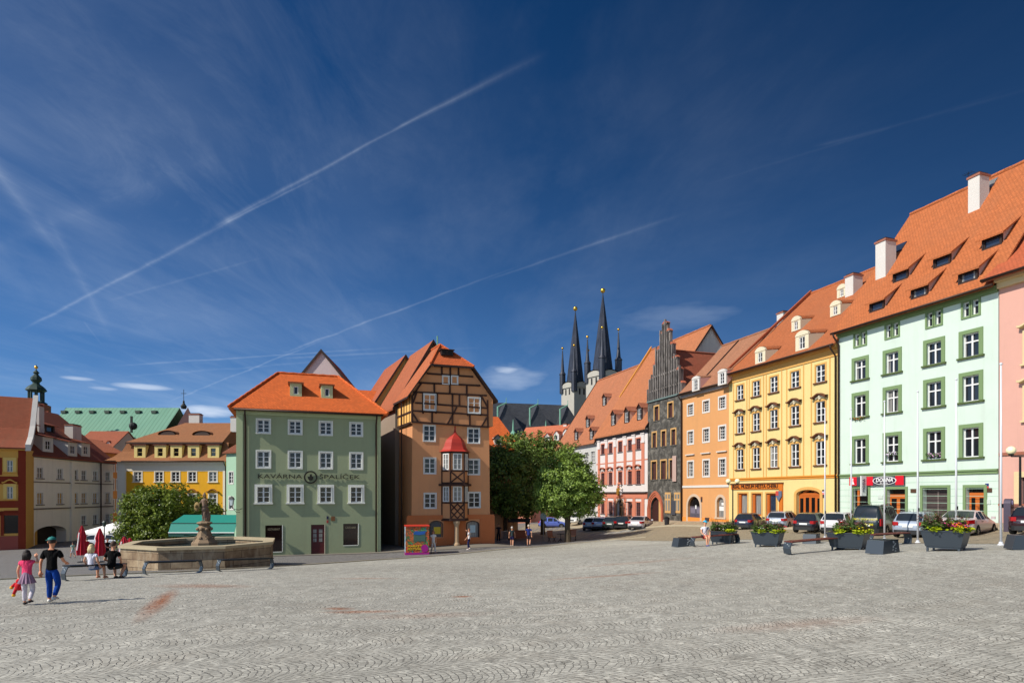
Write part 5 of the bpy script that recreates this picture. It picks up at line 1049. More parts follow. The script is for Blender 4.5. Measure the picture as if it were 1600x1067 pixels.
# ------------------------------------------------------------------ St Nicholas church in the distance
def church():
    D = 150; base = -5.0; o = P(745, D); root = empty('twin_spired_church', (o.x, o.y, base), R(14), 'church with two black spires and a long dark slate roof', 'church')
    t = NT('slate'); ob = t.coord(); n = t.noise(ob, .8, 5); br = t.node('ShaderNodeTexBrick'); t.L.new(t.coord('UV'), br.inputs['Vector'])
    for k, v in (('Color1', srgb(58, 60, 66)), ('Color2', srgb(38, 40, 46)), ('Mortar', srgb(24, 25, 28)), ('Brick Width', .5), ('Row Height', .4), ('Mortar Size', .03), ('Scale', 1.0)): br.inputs[k].default_value = v
    SL = t.fin(t.mix(t.math('MULTIPLY', n, .6), br.outputs[0], srgb(74, 76, 80)), .55, spec=.4)
    t = NT('spire_metal'); n = t.noise(t.mapping(t.coord(), (1, 1, .1)), 2.0, 4); SP = t.fin(t.ramp(n, [(.3, srgb(30, 33, 42)), (.7, srgb(62, 66, 78))]), .42, .3, .5)
    ST = plaster((168, 164, 154), .35)
    zr = WZ(619, D) - base; zeav = WZ(690, D) - base; L = 27; m = MB(); hd = 9.0
    m.box(0, L, 0, 2 * hd, -3, zeav); w = m.build('wall', ST, root); m = MB()
    m.prism_x([(-.6, zeav), (hd, zr), (hd, zr - .4), (-.6, zeav - .4)], -1, L + 1); m.prism_x([(hd, zr), (2 * hd + .6, zeav), (2 * hd + .6, zeav - .4), (hd, zr - .4)], -1, L + 1)
    # hipped cross roofs
    for px in (795, 848, 899):
        c, s_ = math.cos(R(-14)), math.sin(R(-14)); x = (P(px, D).x - o.x) / math.cos(R(14)) * .97; zt = zr - 1.2
        yv = hd - 1.5
        m.add([(x - 5.0, -.9, zeav + .1), (x + 5.6, -.9, zeav + .1), (x, yv * .28, zt), (x, yv, zt), (x - 5.0, .2, zeav + .3), (x + 5.6, .2, zeav + .3)], [(0, 1, 2), (1, 5, 3, 2), (4, 0, 2, 3)])
    rf = m.build('roof', SL, root)
    for px in (795, 848, 899):
        m = MB(); x = (P(px, D).x - o.x) / math.cos(R(14)) * .97; zt = zr - 1.2
        m.tube([(x - .02, hd * .23, zt + .1), (x - 2.4, hd * .1, zt - 1.1), (x - 2.6, .2, zeav)], .22, 6); m.tube([(x, hd * .2, zt), (x, hd * .2, zt + 1.4)], .08, 5); m.build('copper_flashing', COPPER, rf)
    for px in (803, 857):
        x = (P(px, D).x - o.x) / math.cos(R(14)) * .97; m = MB(); m.lathe([(.9, 0), (1.0, .3), (.5, .8), (.28, 1.2), (.2, 2.6), (.05, 4.0)], 8, (x, -.4, WZ(679, D) - base)); m.build('pinnacle', COPPER, root)
    def tower(px, Dt, ytip, w, rz, ybase, turrets):
        c = P(px, Dt); zt = WZ(ybase, Dt) - base; tip = WZ(ytip, Dt) - base; tl = empty('tower', (0, 0, 0)); tl.parent = root
        cc, ss = math.cos(R(-14)), math.sin(R(-14)); dx, dy = c.x - o.x, c.y - o.y; lx, ly = dx * cc - dy * ss, dx * ss + dy * cc; tl.location = (lx, ly, 0); tl.rotation_euler = (0, 0, rz)
        m = MB(); m.box(-w / 2, w / 2, -w / 2, w / 2, -3, zt); 
        m.build('tower_wall', ST, tl)
        m = MB(); k = w / 2 + .25
        for i in range(4):           # curved gables over each face, slate roof strips
            a = math.pi / 2 * i; ca, sa = math.cos(a), math.sin(a); pts = arch_pts(0, w * .94, zt - .1, 1.5, 10)
            vv = [(x, -k, z) for x, z in pts]; rot = lambda v: (v[0] * ca - v[1] * sa, v[0] * sa + v[1] * ca, v[2]); m.add([rot(v) for v in vv], [tuple(range(len(vv) - 1, -1, -1))], 0)
            for j in range(len(pts) - 1):
                (xa, za), (xb, zb) = pts[j], pts[j + 1]; m.add([rot(v) for v in ((xa, -k - .25, za + .15), (xb, -k - .25, zb + .15), (xb * .3, -.5, zb + 1.2), (xa * .3, -.5, za + 1.2))], [(0, 1, 2, 3)], 1)
        m.build('tower_gables', [ST, SL], tl)
        for i in range(4):
            a = math.pi / 2 * i; ca, sa = math.cos(a), math.sin(a)
            for x in (-w * .14, w * .14):
                m = MB(); v = [(x - .28, -w / 2 - .02, zt - 2.0), (x + .28, -w / 2 - .02, zt - 2.0), (x + .28, -w / 2 - .02, zt - .5), (x, -w / 2 - .02, zt - .25), (x - .28, -w / 2 - .02, zt - .5)]; m.add([(p[0] * ca - p[1] * sa, p[0] * sa + p[1] * ca, p[2]) for p in v], [(0, 1, 2, 3, 4)]); m.build('belfry_window', simple((30, 28, 30), .8), tl)
        H = tip - zt; m = MB(); m.lathe([(w * .47, 0.6), (w * .44, H * .12), (w * .335, H * .34), (w * .22, H * .58), (w * .11, H * .8), (.12, H * .97), (.08, H)], 8, (0, 0, zt), rot=math.pi / 8); sp = m.build('spire', SP, tl)
        m = MB(); m.ball((0, 0, tip + .45), .62, 12); m.build('gilded_ball', GOLD, sp, smooth=True)
        for tx, ty, ttip, sc_ in turrets:
            m = MB(); tz = zt + .2; tt = WZ(ttip, Dt) - base; h = tt - tz; m.lathe([(.95 * sc_, -1.5), (.95 * sc_, h * .34), (1.12 * sc_, h * .35), (.6 * sc_, h * .42), (.42 * sc_, h * .6), (.12, h * .97), (.05, h)], 8, (tx * w * .46, ty * w * .46, tz)); tu = m.build('turret', SP, tl)
            m = MB(); m.ball((tx * w * .46, ty * w * .46, tt + .3), .34, 8); m.build('gilded_ball', GOLD, tu, smooth=True)
        return tl
    tower(899, 166, 485, 5.4, R(20), 607, [(-1, -1, 546, .85), (1, -1, 550, .85), (-1, 1, 545, .85), (1, 1, 548, .85)][:3])
    tower(942, 152, 457, 5.9, R(20), 590, [(-1, -1, 520, .85), (1, -1, 518, .9), (-1, 1, 527, .85), (1, 1, 545, .85)])
    m = MB(); x = L; m.add([(L + .6, 2, zeav), (L + .6, hd, zr + .3), (L + .6, 2 * hd - 2, zeav)], [(0, 1, 2)]); m.build('end_gable', ST, root)

# ------------------------------------------------------------------ left side of the square
def left_side():
    # yellow mansard house facing the square
    b = Bld('mansard_house', 'yellow house with red-brown mansard roof behind the fountain', P(195.5, 80), P(352, 80))
    Y = plaster((224, 166, 44), .25); WH = plaster((222, 214, 196), .12); T = tiles((146, 98, 66), .4); CR = plaster((216, 196, 130), .15)
    cols = [215.4, 248.6, 274.4, 300.5, 332.7]; ze = b.uz(250, 721)[1]; st = dict(sw=.14, smat=WH, sill=True, sillmat=WH, cols=2, rows=3, glass=GLASS, inset=.05, proud=.04, mull=.06, fw=.08)
    b.row(cols, (300, 737, 752.5), (294.5, 306.5), st); b.row(cols, (300, 772, 790), (294.5, 306.5), dict(st, hood=hood_curve(plaster((150, 110, 60), .2), WH, .25, .15, .1, False)))
    b.row(cols, (300, 810, 830), (294.5, 306.5), st)
    b.wall([Y, WH], ze, 13); bands(b, [(ze - 1.25, .9, .05), (ze - .35, .35, .3)], WH, 'eaves_cornice'); m = MB(); m.box(-1.05, 0, 0, 13, -2, ze); b.part(m, 'side_wall', plaster((226, 222, 210), .12))
    m = MB(); m.box(0, .14, -.05, 0, -1.5, ze - 1.25); m.box(b.W - .3, b.W, -.05, 0, -1.5, ze - 1.25); b.part(m, 'corner_strip', WH)
    zc = b.uz(250, 690)[1]; zr = b.uz(300, 659.4, 5)[1]; ul, ur = b.u(204.6, 1.4), b.u(350, 1.4); W = b.W; m = MB()
    prof = [(-.6, 0), (0.1, .55), (.75, 1.4), (1.15, zc - ze)]
    A = [(-1.9 + p[0] * 1.3, -.6 + (p[0] + .6), ze + p[1]) for p in prof]; B = [(W + .35 - (p[0] + .6) * .25, -.6 + (p[0] + .6), ze + p[1]) for p in prof]
    for i in range(3): m.quad(A[i], B[i], B[i + 1], A[i + 1]); m.quad((A[i][0], 12, A[i][2]), A[i], A[i + 1], (A[i + 1][0], 12, A[i + 1][2]))
    xa, xb = ul - .2, ur + .2; R1, R2 = (b.u(289, 6), 6, zr), (b.u(372, 6), 6, zr); y0 = .55; z = zc
    m.poly([(xa, y0, z), (xb, y0, z), R2, R1]); m.poly([(xa, 12, z), (xa, y0, z), R1]); m.poly([(xb, y0, z), (xb, 12, z), R2]); m.poly([(xb, 12, z), (xa, 12, z), R1, R2]); m.poly([(xb, y0, z - .01), (xa, y0, z - .01), (xa, 12, z - .01), (xb, 12, z - .01)])
    rf = b.part(m, 'roof', T); m = MB(); m.box(xa, xb, y0 - .05, y0 + .1, z - .22, z - .02); b.part(m, 'roof_moulding', simple((60, 40, 30), .8), rf)
    for px in (218, 250, 275, 302, 333): b.dormer(Vector((b.u(px), .05, b.uz(px, 716)[1])), 1.5, 1.75, 2.4, .05, (CR, CR, simple((110, 60, 50), .8)), kind='pent', oh=.15, cols=1, rows=2, parent=rf, win=(.7, 1.1), fmat=CR)
    sl = (zr - z) / (6 - y0)
    for px, py in ((262, 679.5), (315.5, 680)):
        p = b.on_roof(px, py, y0, z, sl); m = MB(); n = 10; pts = [(-1.0 * math.cos(math.pi * i / n), .55 * math.sin(math.pi * i / n)) for i in range(n + 1)]
        m.add([(p.x + x, p.y, p.z + zz) for x, zz in pts], [tuple(range(n, -1, -1))], 1)
        for i in range(n): (x0, z0), (x1, z1) = pts[i], pts[i + 1]; m.quad((p.x + x0 * 1.3, p.y - .1, p.z + z0 + .08), (p.x + x1 * 1.3, p.y - .1, p.z + z1 + .08), (p.x + x1 * 1.5, p.y + (z1 + .08) / sl + .4, p.z + z1 + .1), (p.x + x0 * 1.5, p.y + (z0 + .08) / sl + .4, p.z + z0 + .1), 0)
        b.part(m, 'eyebrow_dormer', [T, simple((60, 44, 36), .7)], rf)
    p = b.uz(306, 655, 7); b.chimney(p[0], 7, zr - 1, b.uz(306, 646, 7)[1], 1.5, 1.0, parent=rf); p = b.uz(364, 655, 4); b.chimney(p[0] + .3, 4, zr - 1.5, b.uz(364, 650, 4)[1], .9, .9, parent=rf)
    b.gutter(ze + .02, -.65, down=[b.W + .1])
    # pale green corner behind the cafe
    p0 = P(353.5, 76); c, rf = eaved('pale_green_house', 'pale green house squeezed between the mansard house and the cafe', p0, P(385, 74), 10, WZ(707, 76), WZ(668, 78), plaster((150, 182, 156), .15), tiles((110, 60, 44), .4), cols=2, wst=dict(sw=.12, smat=WHITE2, cols=2, rows=3, inset=.06, glass=GLASS), winz=[(WZ(755, 76), 1.4, .8), (WZ(795, 76), 1.5, .8)])
    # white town house
    b = Bld('white_town_house', 'long white town house with red roof, white dormers and low arched gateway', (-52.7, 66), (-54.8, 83.5))
    WH = plaster((234, 228, 214), .25); T = tiles((134, 62, 44), .5); TL = plaster((120, 110, 100), .2); ze = b.uz(41, 710)[1]
    st = dict(sw=.12, smat=plaster((232, 228, 220), .05), sill=True, sillmat=TL, cols=2, rows=2, glass=glass_mat((90, 84, 74), .9), inset=.05, proud=.04, fw=.07)
    cols = [62.2, 93.6, 117.2, 130.7, 148.7, 168]
    b.row(cols, (62.2, 730, 747), (57.5, 66.5), st); b.row(cols, (62.2, 769.5, 788), (57.5, 66.5), dict(st, glass=glass_mat((150, 120, 70), .5))); b.row([130.7, 148.7, 168], (130.7, 805, 820), (127, 134), st)
    uc = (b.u(54) + b.u(103.5)) / 2; w = b.u(103.5) - b.u(54); top = b.uz(78, 821)[1]; b.hole(uc - w / 2, uc + w / 2, -1.5, top); b.arches.append((uc, w, top - .75, .73, top, False))
    b.wall([WH, WH], ze, 14, reveal=1.2, gable=(7, ze + 6.6)); z = b.uz(41, 796.5)[1]; bands(b, [(z, .14, .12), (b.uz(41, 753)[1], .1, .1), (ze - .2, .25, .3)], TL)
    m = MB(); m.box(uc - w / 2, uc + w / 2, 1.1, 1.15, -1.4, top); b.part(m, 'gate', simple((40, 32, 28), .8)); m = MB(); x = b.u(111.5); m.box(x - .3, x + .3, -.22, 0, -1.5, ze - .4); b.part(m, 'pilaster', WH)
    m = MB(); x = b.u(156); m.tube([(x, -.15, ze), (x, -.15, -.5)], .08); b.part(m, 'downpipe', GUTTER)
    rz_ = 10.9 + CZ - b.z0; sl = (rz_ - ze) / 7.5; rf = b.roof([(-.5, ze), (7, rz_), (14.5, ze)], T)
    for px, py in ((75, 706), (113.5, 712.5), (134, 713)): p = b.on_roof(px, py, -.5, ze, sl); b.dormer(p, 1.9, 1.7, sl, .25, (WHITE2, WHITE2, T), kind='pent', oh=.25, cols=2, rows=2, parent=rf, win=(.9, 1.0))
    for px, py in ((48, 675), (78, 676)): p = b.on_roof(px, py, -.5, ze, sl); b.dormer(p, 1.9, .9, sl, .3, (DARKWOOD, T, T), kind='pent', oh=.3, cols=1, rows=1, parent=rf, win=(1.2, .6), fmat=DARKWOOD)
    for px, yb, yt, w_ in ((66.5, 677, 632, .95), (122, 690, 663, 1.9)): p = b.on_roof(px, yb, -.5, ze, sl); k = (b.world(p)).y / F; b.chimney(p.x, p.y + .6, p.z - .8, p.z + (yb - yt) * k, w_, 1.0, parent=rf)
    # yellow and red corner house
    b = Bld('red_trimmed_house', 'yellow house with red-brown trim and bell-shaped white parapet', (-56.5, 58.5), P(40.5, 62.5))
    YL = plaster((206, 160, 82), .2); RB = plaster((128, 52, 34), .2); ze = b.uz(40, 700)[1]; T = tiles((130, 64, 48), .5)
    st = dict(sw=.28, smat=plaster((216, 186, 110), .1), sill=True, sillmat=YL, cols=2, rows=2, glass=glass_mat((80, 90, 96), .6), inset=.05, proud=.06)
    b.row([-15, 15.5], (15.5, 719, 737), (11, 20.5), dict(st)); b.row([-15, 15.5], (15.5, 760, 779), (11, 20.5), dict(st, hood=hood_curve(YL, YL, .2, .1, .05, False)))
    u0, u1 = b.u(6), b.u(34); zt, zb = b.uz(20, 801)[1], b.uz(20, 833)[1]; b.hole(u0, u1, zb, zt); b.wall([YL, YL], ze, 12, reveal=.2); m = MB(); m.box(u0, u1, .15, .17, zb, zt); f = b.part(m, 'shop_window', DARKGLASS); m = MB(); m.box(u0 - .25, u0, -.05, .1, zb - .2, zt + .2); m.box(u1, u1 + .25, -.05, .1, zb - .2, zt + .2); m.box(u0, u1, -.05, .1, zt, zt + .25); b.part(m, 'frame', RB, f)
    m = MB(); x = b.u(15.5)
    for xx in (x,): 
        for a, c in ((715, 742), (744, 756), (782, 793)): m.box(xx - 1.05, xx - .62 if a != 744 and a != 782 else xx + 1.05, -.03, 0, b.uz(15.5, c)[1], b.uz(15.5, a)[1]); m.box(xx + .62, xx + 1.05, -.031, 0, b.uz(15.5, c)[1], b.uz(15.5, a)[1])
    m.box(b.W - .62, b.W, -.04, 0, -1.5, ze - .1); m.box(-1, b.W - .62, -.05, 0, b.uz(15, 797)[1] - .5, b.uz(15, 797)[1] - .1); b.part(m, 'red_fields', RB)
    m = MB(); m.box(0, b.W - .62, -.06, 0, -1.5, zb - .25); b.part(m, 'plinth', plaster((150, 80, 70), .3)); bands(b, [(ze - .25, .25, .3)], YL, 'eaves_cornice')
    prof = [(-.5, ze), (1.2, ze + .9), (2.6, ze + 2.2), (4.0, ze + 4.3), (5.0, ze + 5.8), (10, ze)]; rf = b.roof(prof, T)
    m = MB()
    for i in range(4): (y0_, z0_), (y1_, z1_) = prof[i], prof[i + 1]; m.prism_x([(y0_, z0_ - .3), (y1_, z1_ - .3), (y1_, z1_ + .35), (y0_, z0_ + .35)], b.W + .0, b.W + .45)
    b.part(m, 'parapet', CHIMWHITE, rf)
    # small ochre houses beyond
    wst = dict(sw=.14, smat=WHITE2, cols=2, rows=2, inset=.06, glass=GLASS)
    eaved('ochre_house', 'ochre house with small gables left of the mansard house', P(155, 88), P(192, 92), 9, WZ(706, 88), WZ(686, 92), plaster((190, 130, 70), .2), tiles((176, 100, 70), .4), cols=3, wst=wst, winz=[(WZ(735, 88), 1.6, .9), (WZ(765, 88), 1.6, .9), (WZ(800, 88), 1.8, .9)])
    b, rf = eaved('red_roof_house', 'house with dark red gabled roof below the copper roof', P(112, 97), P(172, 97), 9, WZ(703, 97), WZ(672, 100), plaster((200, 190, 170), .2), tiles((150, 80, 60), .4))
    for i in range(4): b.dormer(Vector((1.0 + 1.35 * i, 1.2, WZ(704, 97) - b.z0 + .1)), 1.0, 1.1, 1.0, .1, (WHITE2, WHITE2, tiles((170, 90, 66), .4)), kind='gable', cols=1, rows=1, win=(.4, .6), rise=.5, parent=rf)
    b, rf = eaved('far_white_house', 'white house with tiled roof at the end of the left row', P(-40, 99), P(30, 99), 12, WZ(700, 99), WZ(640, 103), plaster((200, 190, 170), .2), tiles((150, 62, 42), .4))
    # copper-roofed church with onion belfry
    D = 112; b = Bld('copper_roof_church', 'church with a long green copper roof and pink end gable', P(60, D), P(262, D), cat='church')
    ze, zr = b.uz(160, 690)[1], b.uz(160, 637, 7)[1]; t = NT('copper_sheet'); w_ = t.node('ShaderNodeTexWave', wave_type='BANDS', bands_direction='X'); t.L.new(t.coord('UV'), w_.inputs[0]); w_.inputs['Scale'].default_value = .42
    n = t.noise(t.mapping(t.coord('UV'), (1, .15, 1)), .8, 5); col = t.mix(t.math('MULTIPLY', n, .8), srgb(84, 130, 108), srgb(122, 160, 138)); col = t.mix(t.math('MULTIPLY', t.math('GREATER_THAN', w_.outputs[0], .9), .45), col, srgb(60, 92, 76)); CP = t.fin(col, .7, spec=.3)
    PKW = plaster((206, 170, 160), .2); b.wall([plaster((214, 170, 84), .2), PKW], ze, 14, gable=(7, zr + .1), sidemat=1); rf = b.roof([(-.6, ze), (7, zr), (14.6, ze)], CP, u1=b.W - 1.6); m = MB()
    for px in (168, 192, 216, 241, 100, 122, 144):
        p = b.on_roof(px, 645.5, -.6, ze, (zr - ze) / 7.6); m.box(p.x - .45, p.x + .45, p.y - .3, p.y + .5, p.z, p.z + .5)
    b.part(m, 'roof_hatches', simple((60, 74, 66), .7), rf); m = MB(); x = b.u(255); z = zr
    m.lathe([(.45, -.2), (.6, .3), (.3, .7), (.16, 1.0), (.2, 1.2), (.06, 1.5)], 8, (x, 7, z)); m.tube([(x, 7, z + 1.4), (x, 7, z + 3.6)], .05, 6); m.bar((x - .5, 7, z + 2.8), (x + .5, 7, z + 2.8), .08, .08); b.part(m, 'cross_finial', simple((26, 30, 28), .6), rf)
    m = MB(); xx, zz = b.uz(197, 668, 0); m.box(xx - 1, xx + 1, -1.5, 0, zz - 3, zz - 1.2, 0); m.ball((xx + 1.8, -.8, zz + .2), .7, 8, 1); m.bar((xx + 1.5, -.8, zz - 1), (xx + 1.5, -.8, zz + 2), .3, .3, 1); b.part(m, 'roof_statue', [plaster((190, 186, 180), .2), simple((26, 32, 30), .7)])
    # belfry
    D = 108; p = P(56.5, D); zb = WZ(632, D); root = empty('onion_belfry', (p.x, p.y, gz(*p)), R(20), 'slender dark green onion-domed belfry above the red roofs', 'belfry'); z0 = gz(*p)
    m = MB(); m.box(-1.7, 1.7, -1.7, 1.7, -1, zb - z0); m.build('tower_wall', plaster((150, 90, 70), .3), root); m = MB(); k = lambda py: WZ(py, D) - z0; DG = simple((34, 58, 52), .6, var=.3)
    m.lathe([(1.7, k(634)), (1.7, k(630)), (1.25, k(627.5))], 8); 
    for i in range(8): a = i * math.pi / 4 + math.pi / 8; m.tube([(1.05 * math.cos(a), 1.05 * math.sin(a), k(628)), (1.05 * math.cos(a), 1.05 * math.sin(a), k(611.5))], .17, 6)
    m.lathe([(1.25, k(612)), (1.6, k(610)), (1.35, k(606)), (1.0, k(603)), (.55, k(600)), (.5, k(598)), (.85, k(594)), (.8, k(590)), (.4, k(586)), (.3, k(584)), (.5, k(582.5)), (.1, k(578))], 8, rot=math.pi / 8); m.tube([(0, 0, k(579)), (0, 0, k(570))], .07, 6); m.build('lantern', DG, root)
    m = MB(); m.ball((0, 0, k(574)), .3, 8); m.build('gilded_ball', GOLD, root)

# ------------------------------------------------------------------ houses seen beyond the trees
def far_houses():
    T = tiles((190, 104, 76), .35); wst = dict(sw=.12, smat=WHITE2, cols=2, rows=2, inset=.06, glass=GLASS)
    b, rf = eaved('salmon_row_house', 'low salmon house at the far end of the square', P(800, 112), P(905, 104), 10, WZ(706, 108), WZ(664, 112), plaster((214, 142, 110), .15), T, cols=6, wst=wst, winz=[(WZ(760, 108), 1.8, 1.0), (WZ(800, 108), 1.8, 1.0), (WZ(727, 108), 1.5, 1.0)])
    for i in range(3): b.dormer(Vector((6.6 + 1.9 * i, 1.6, WZ(689, 106) - b.z0 + i * .3)), 1.1, 1.2, 1.0, .1, (WHITE2, WHITE2, T), kind='gable', cols=1, rows=1, win=(.5, .8), rise=.6, parent=rf)
    for i in range(3): b.chimney(8.5 + 1.7 * i, 5, WZ(668, 108) - b.z0, WZ(658, 108) - b.z0, .7, .7, parent=rf)
    for k, (px, D, w, h) in enumerate(((778, 96, 5.2, 5.0), (802, 97, 5.4, 5.2))):
        p = P(px, D); gabled('pink_gable_house', ('pink gabled house seen under the trees, half hidden by the ochre house corner', 'pink gabled house seen between the two darkest tree trunks')[k], p, (1, 0), w, 8, gz(*p), gz(*p) + 3.2, gz(*p) + 6.4, (plaster((222, 150, 124), .1), T))
    p = P(560, 100); eaved('background_house', 'tiled house hidden far behind the cafe house', p, P(770, 96), 10, WZ(735, 98), WZ(690, 100), plaster((190, 170, 150), .2), T)
    p = P(300, 118); eaved('background_house', 'tiled house far behind the mansard house and the cafe house', p, P(470, 116), 10, WZ(740, 118), WZ(700, 120), plaster((190, 170, 150), .2), T)
# ------------------------------------------------------------------ ground sheets
def cobble_mat(name, light, dark, cell, arcs, stain=True, arc_w=1.15, tone=1.0, grout=(0.045, 0.037, 0.03, 1)):
    t = NT(name); o = t.coord('Object'); sp = t.node('ShaderNodeSeparateXYZ'); t.L.new(o, sp.inputs[0]); x, y = sp.outputs[0], sp.outputs[1]
    wob = t.noise(o, .25, 2); x2 = t.math('ADD', x, t.math('MULTIPLY', t.math('SUBTRACT', wob, .5), .8))
    ang = R(-24); u = t.math('ADD', t.math('MULTIPLY', x2, math.cos(ang)), t.math('MULTIPLY', y, -math.sin(ang))); v = t.math('ADD', t.math('MULTIPLY', x2, math.sin(ang)), t.math('MULTIPLY', y, math.cos(ang)))
    if arcs:
        fu = t.math('SUBTRACT', t.math('FRACT', t.math('DIVIDE', v, arc_w)), .5)       # segmental arcs: rows bend across each strip
        u = t.math('ADD', u, t.math('MULTIPLY', t.math('MULTIPLY', fu, fu), arc_w * 1.0)); u = t.math('ADD', u, t.math('MULTIPLY', t.math('SUBTRACT', t.noise(o, .9, 3), .5), .5)); v = t.math('ADD', v, t.math('MULTIPLY', t.math('SUBTRACT', t.noise(t.mapping(o, (1, 1, 1), loc=(9, 4, 0)), .7, 3), .5), .6))
        v = t.math('ADD', v, 0.0)
    cb = t.node('ShaderNodeCombineXYZ'); t.L.new(u, cb.inputs[0]); t.L.new(v, cb.inputs[1])
    vo = t.node('ShaderNodeTexVoronoi', feature='DISTANCE_TO_EDGE', voronoi_dimensions='2D'); t.L.new(cb.outputs[0], vo.inputs['Vector']); vo.inputs['Scale'].default_value = 1 / cell; vo.inputs['Randomness'].default_value = .42
    vc = t.node('ShaderNodeTexVoronoi', feature='F1', voronoi_dimensions='2D'); t.L.new(cb.outputs[0], vc.inputs['Vector']); vc.inputs['Scale'].default_value = 1 / cell; vc.inputs['Randomness'].default_value = .42
    # joints between rows are wider than the joints inside a row
    ro = t.math('ABSOLUTE', t.math('SUBTRACT', t.math('FRACT', t.math('ADD', t.math('DIVIDE', u, cell), t.math('MULTIPLY', t.noise(o, 3.0, 2), .5))), .5))
    rowj = t.math('MULTIPLY', t.math('SUBTRACT', ro, .36, clamp=True), 4.5, clamp=True)
    hsep = t.node('ShaderNodeSeparateColor'); t.L.new(vc.outputs['Color'], hsep.inputs[0]); rnd = hsep.outputs[0]
    stone = t.mix(rnd, srgb(*dark), srgb(*light)); big = t.noise(o, .12, 5, .6); fine = t.noise(o, 14, 3); stone = t.mix(t.math('MULTIPLY', t.math('SUBTRACT', big, .35, clamp=True), 1.4, clamp=True), sc(srgb(*dark), .96), stone) if stain else stone
    stone = t.mix(t.math('MULTIPLY', fine, .35), stone, sc(srgb(*light), 1.15)); mid = t.noise(o, .9, 5, .7); stone = t.mix(t.math('MULTIPLY', t.math('SUBTRACT', mid, .5, clamp=True), 1.3, clamp=True), stone, t.mix(.5, stone, srgb(150, 130, 104)))
    if stain:      # worn rust-coloured patches where a fountain hose and drains have run
        for cx, cy, rx, ry, a, s_ in ((-7.8, 13.5, .27, 3.8, .42, .9), (-8.9, 17.5, 1.8, .9, -.2, .5), (-3.5, 12.3, .4, .3, -.4, .8), (-2.9, 11.8, .9, .3, .1, .8), (-1.2, 14.6, .3, .25, 0, 1.1), (2.8, 19.5, 2.4, .4, .1, .55), (-5, 21, 1.5, .5, 0, .4), (5, 24, 3, .6, .1, .35), (4.5, 9.5, 1.8, .5, .3, .3), (-1.6, 11.2, 1.6, .5, .2, .3)):
            ca, sa = math.cos(a), math.sin(a); dx = t.math('SUBTRACT', x, cx); dy = t.math('SUBTRACT', y, cy)
            p_ = t.math('DIVIDE', t.math('ADD', t.math('MULTIPLY', dx, ca), t.math('MULTIPLY', dy, sa)), rx); q_ = t.math('DIVIDE', t.math('SUBTRACT', t.math('MULTIPLY', dy, ca), t.math('MULTIPLY', dx, sa)), ry)
            d = t.math('SUBTRACT', 1.0, t.math('SQRT', t.math('ADD', t.math('MULTIPLY', p_, p_), t.math('MULTIPLY', q_, q_))), clamp=True)
            stone = t.mix(t.math('MULTIPLY', t.math('MULTIPLY', d, t.math('ADD', mid, .3)), 1.5 * s_, clamp=True), stone, srgb(150, 92, 58))
    sp1 = t.noise(t.mapping(o, (1.4, .6, 1)), 4.5, 6, .8); stone = t.mix(t.math('MULTIPLY', t.math('SUBTRACT', sp1, .5, clamp=True), 3.6, clamp=True), stone, sc(srgb(*dark), .8)); sp2 = t.noise(t.mapping(o, (1, 1, 1), loc=(3, 8, 0)), 5.2, 5, .75); stone = t.mix(t.math('MULTIPLY', t.math('SUBTRACT', sp2, .53, clamp=True), 2.6, clamp=True), stone, sc(srgb(*light), 1.12))
    sp3 = t.noise(t.mapping(o, (1.6, .7, 1), loc=(7, 1, 0)), 1.6, 9, .82); stone = t.mix(t.math('MULTIPLY', t.math('SUBTRACT', sp3, .5, clamp=True), 1.0, clamp=True), stone, sc(srgb(*dark), .75)); stone = t.mix(t.math('MULTIPLY', t.math('SUBTRACT', .5, sp3, clamp=True), .9, clamp=True), stone, sc(srgb(*light), 1.2))
    rowj = t.math('MULTIPLY', rowj, t.math('MULTIPLY', t.math('SUBTRACT', t.noise(o, .55, 4, .6), .38, clamp=True), 4.5, clamp=True))
    ed = t.math('SUBTRACT', 1.0, t.math('MULTIPLY', vo.outputs['Distance'], 9.5), clamp=True); jn = t.math('MAXIMUM', ed, rowj)
    gm = t.math('MULTIPLY', jn, t.math('ADD', .38, t.math('MULTIPLY', mid, .6)), clamp=True)
    weeds = t.math('MULTIPLY', t.math('GREATER_THAN', t.noise(o, 1.7, 4), .66), .8)
    col = t.mix(gm, stone, t.mix(weeds, grout, (0.07, 0.075, 0.03, 1)))
    t.bump(t.math('SUBTRACT', t.math('MULTIPLY', fine, .3), gm), .6, .02)
    return t.fin(col, .78, spec=.25)
def sheet(name, xs, ys, mat, off=0.0, inside=None, kind='structure'):
    X, Y = np.meshgrid(xs, ys); Z = CZ - drops(np.stack([X.ravel(), Y.ravel()], 1)) + off; nx, ny = len(xs), len(ys)
    v = np.stack([X.ravel(), Y.ravel(), Z], 1); f = []
    for j in range(ny - 1):
        for i in range(nx - 1):
            a = j * nx + i
            if inside is None or inside((xs[i] + xs[i + 1]) / 2, (ys[j] + ys[j + 1]) / 2): f.append((a, a + 1, a + nx + 1, a + nx))
    me = bpy.data.meshes.new(name); me.from_pydata(v.tolist(), [], f); me.materials.append(mat); me.polygons.foreach_set('use_smooth', [True] * len(f)); o = bpy.data.objects.new(name, me); COL.objects.link(o); return tag(o, kind=kind)
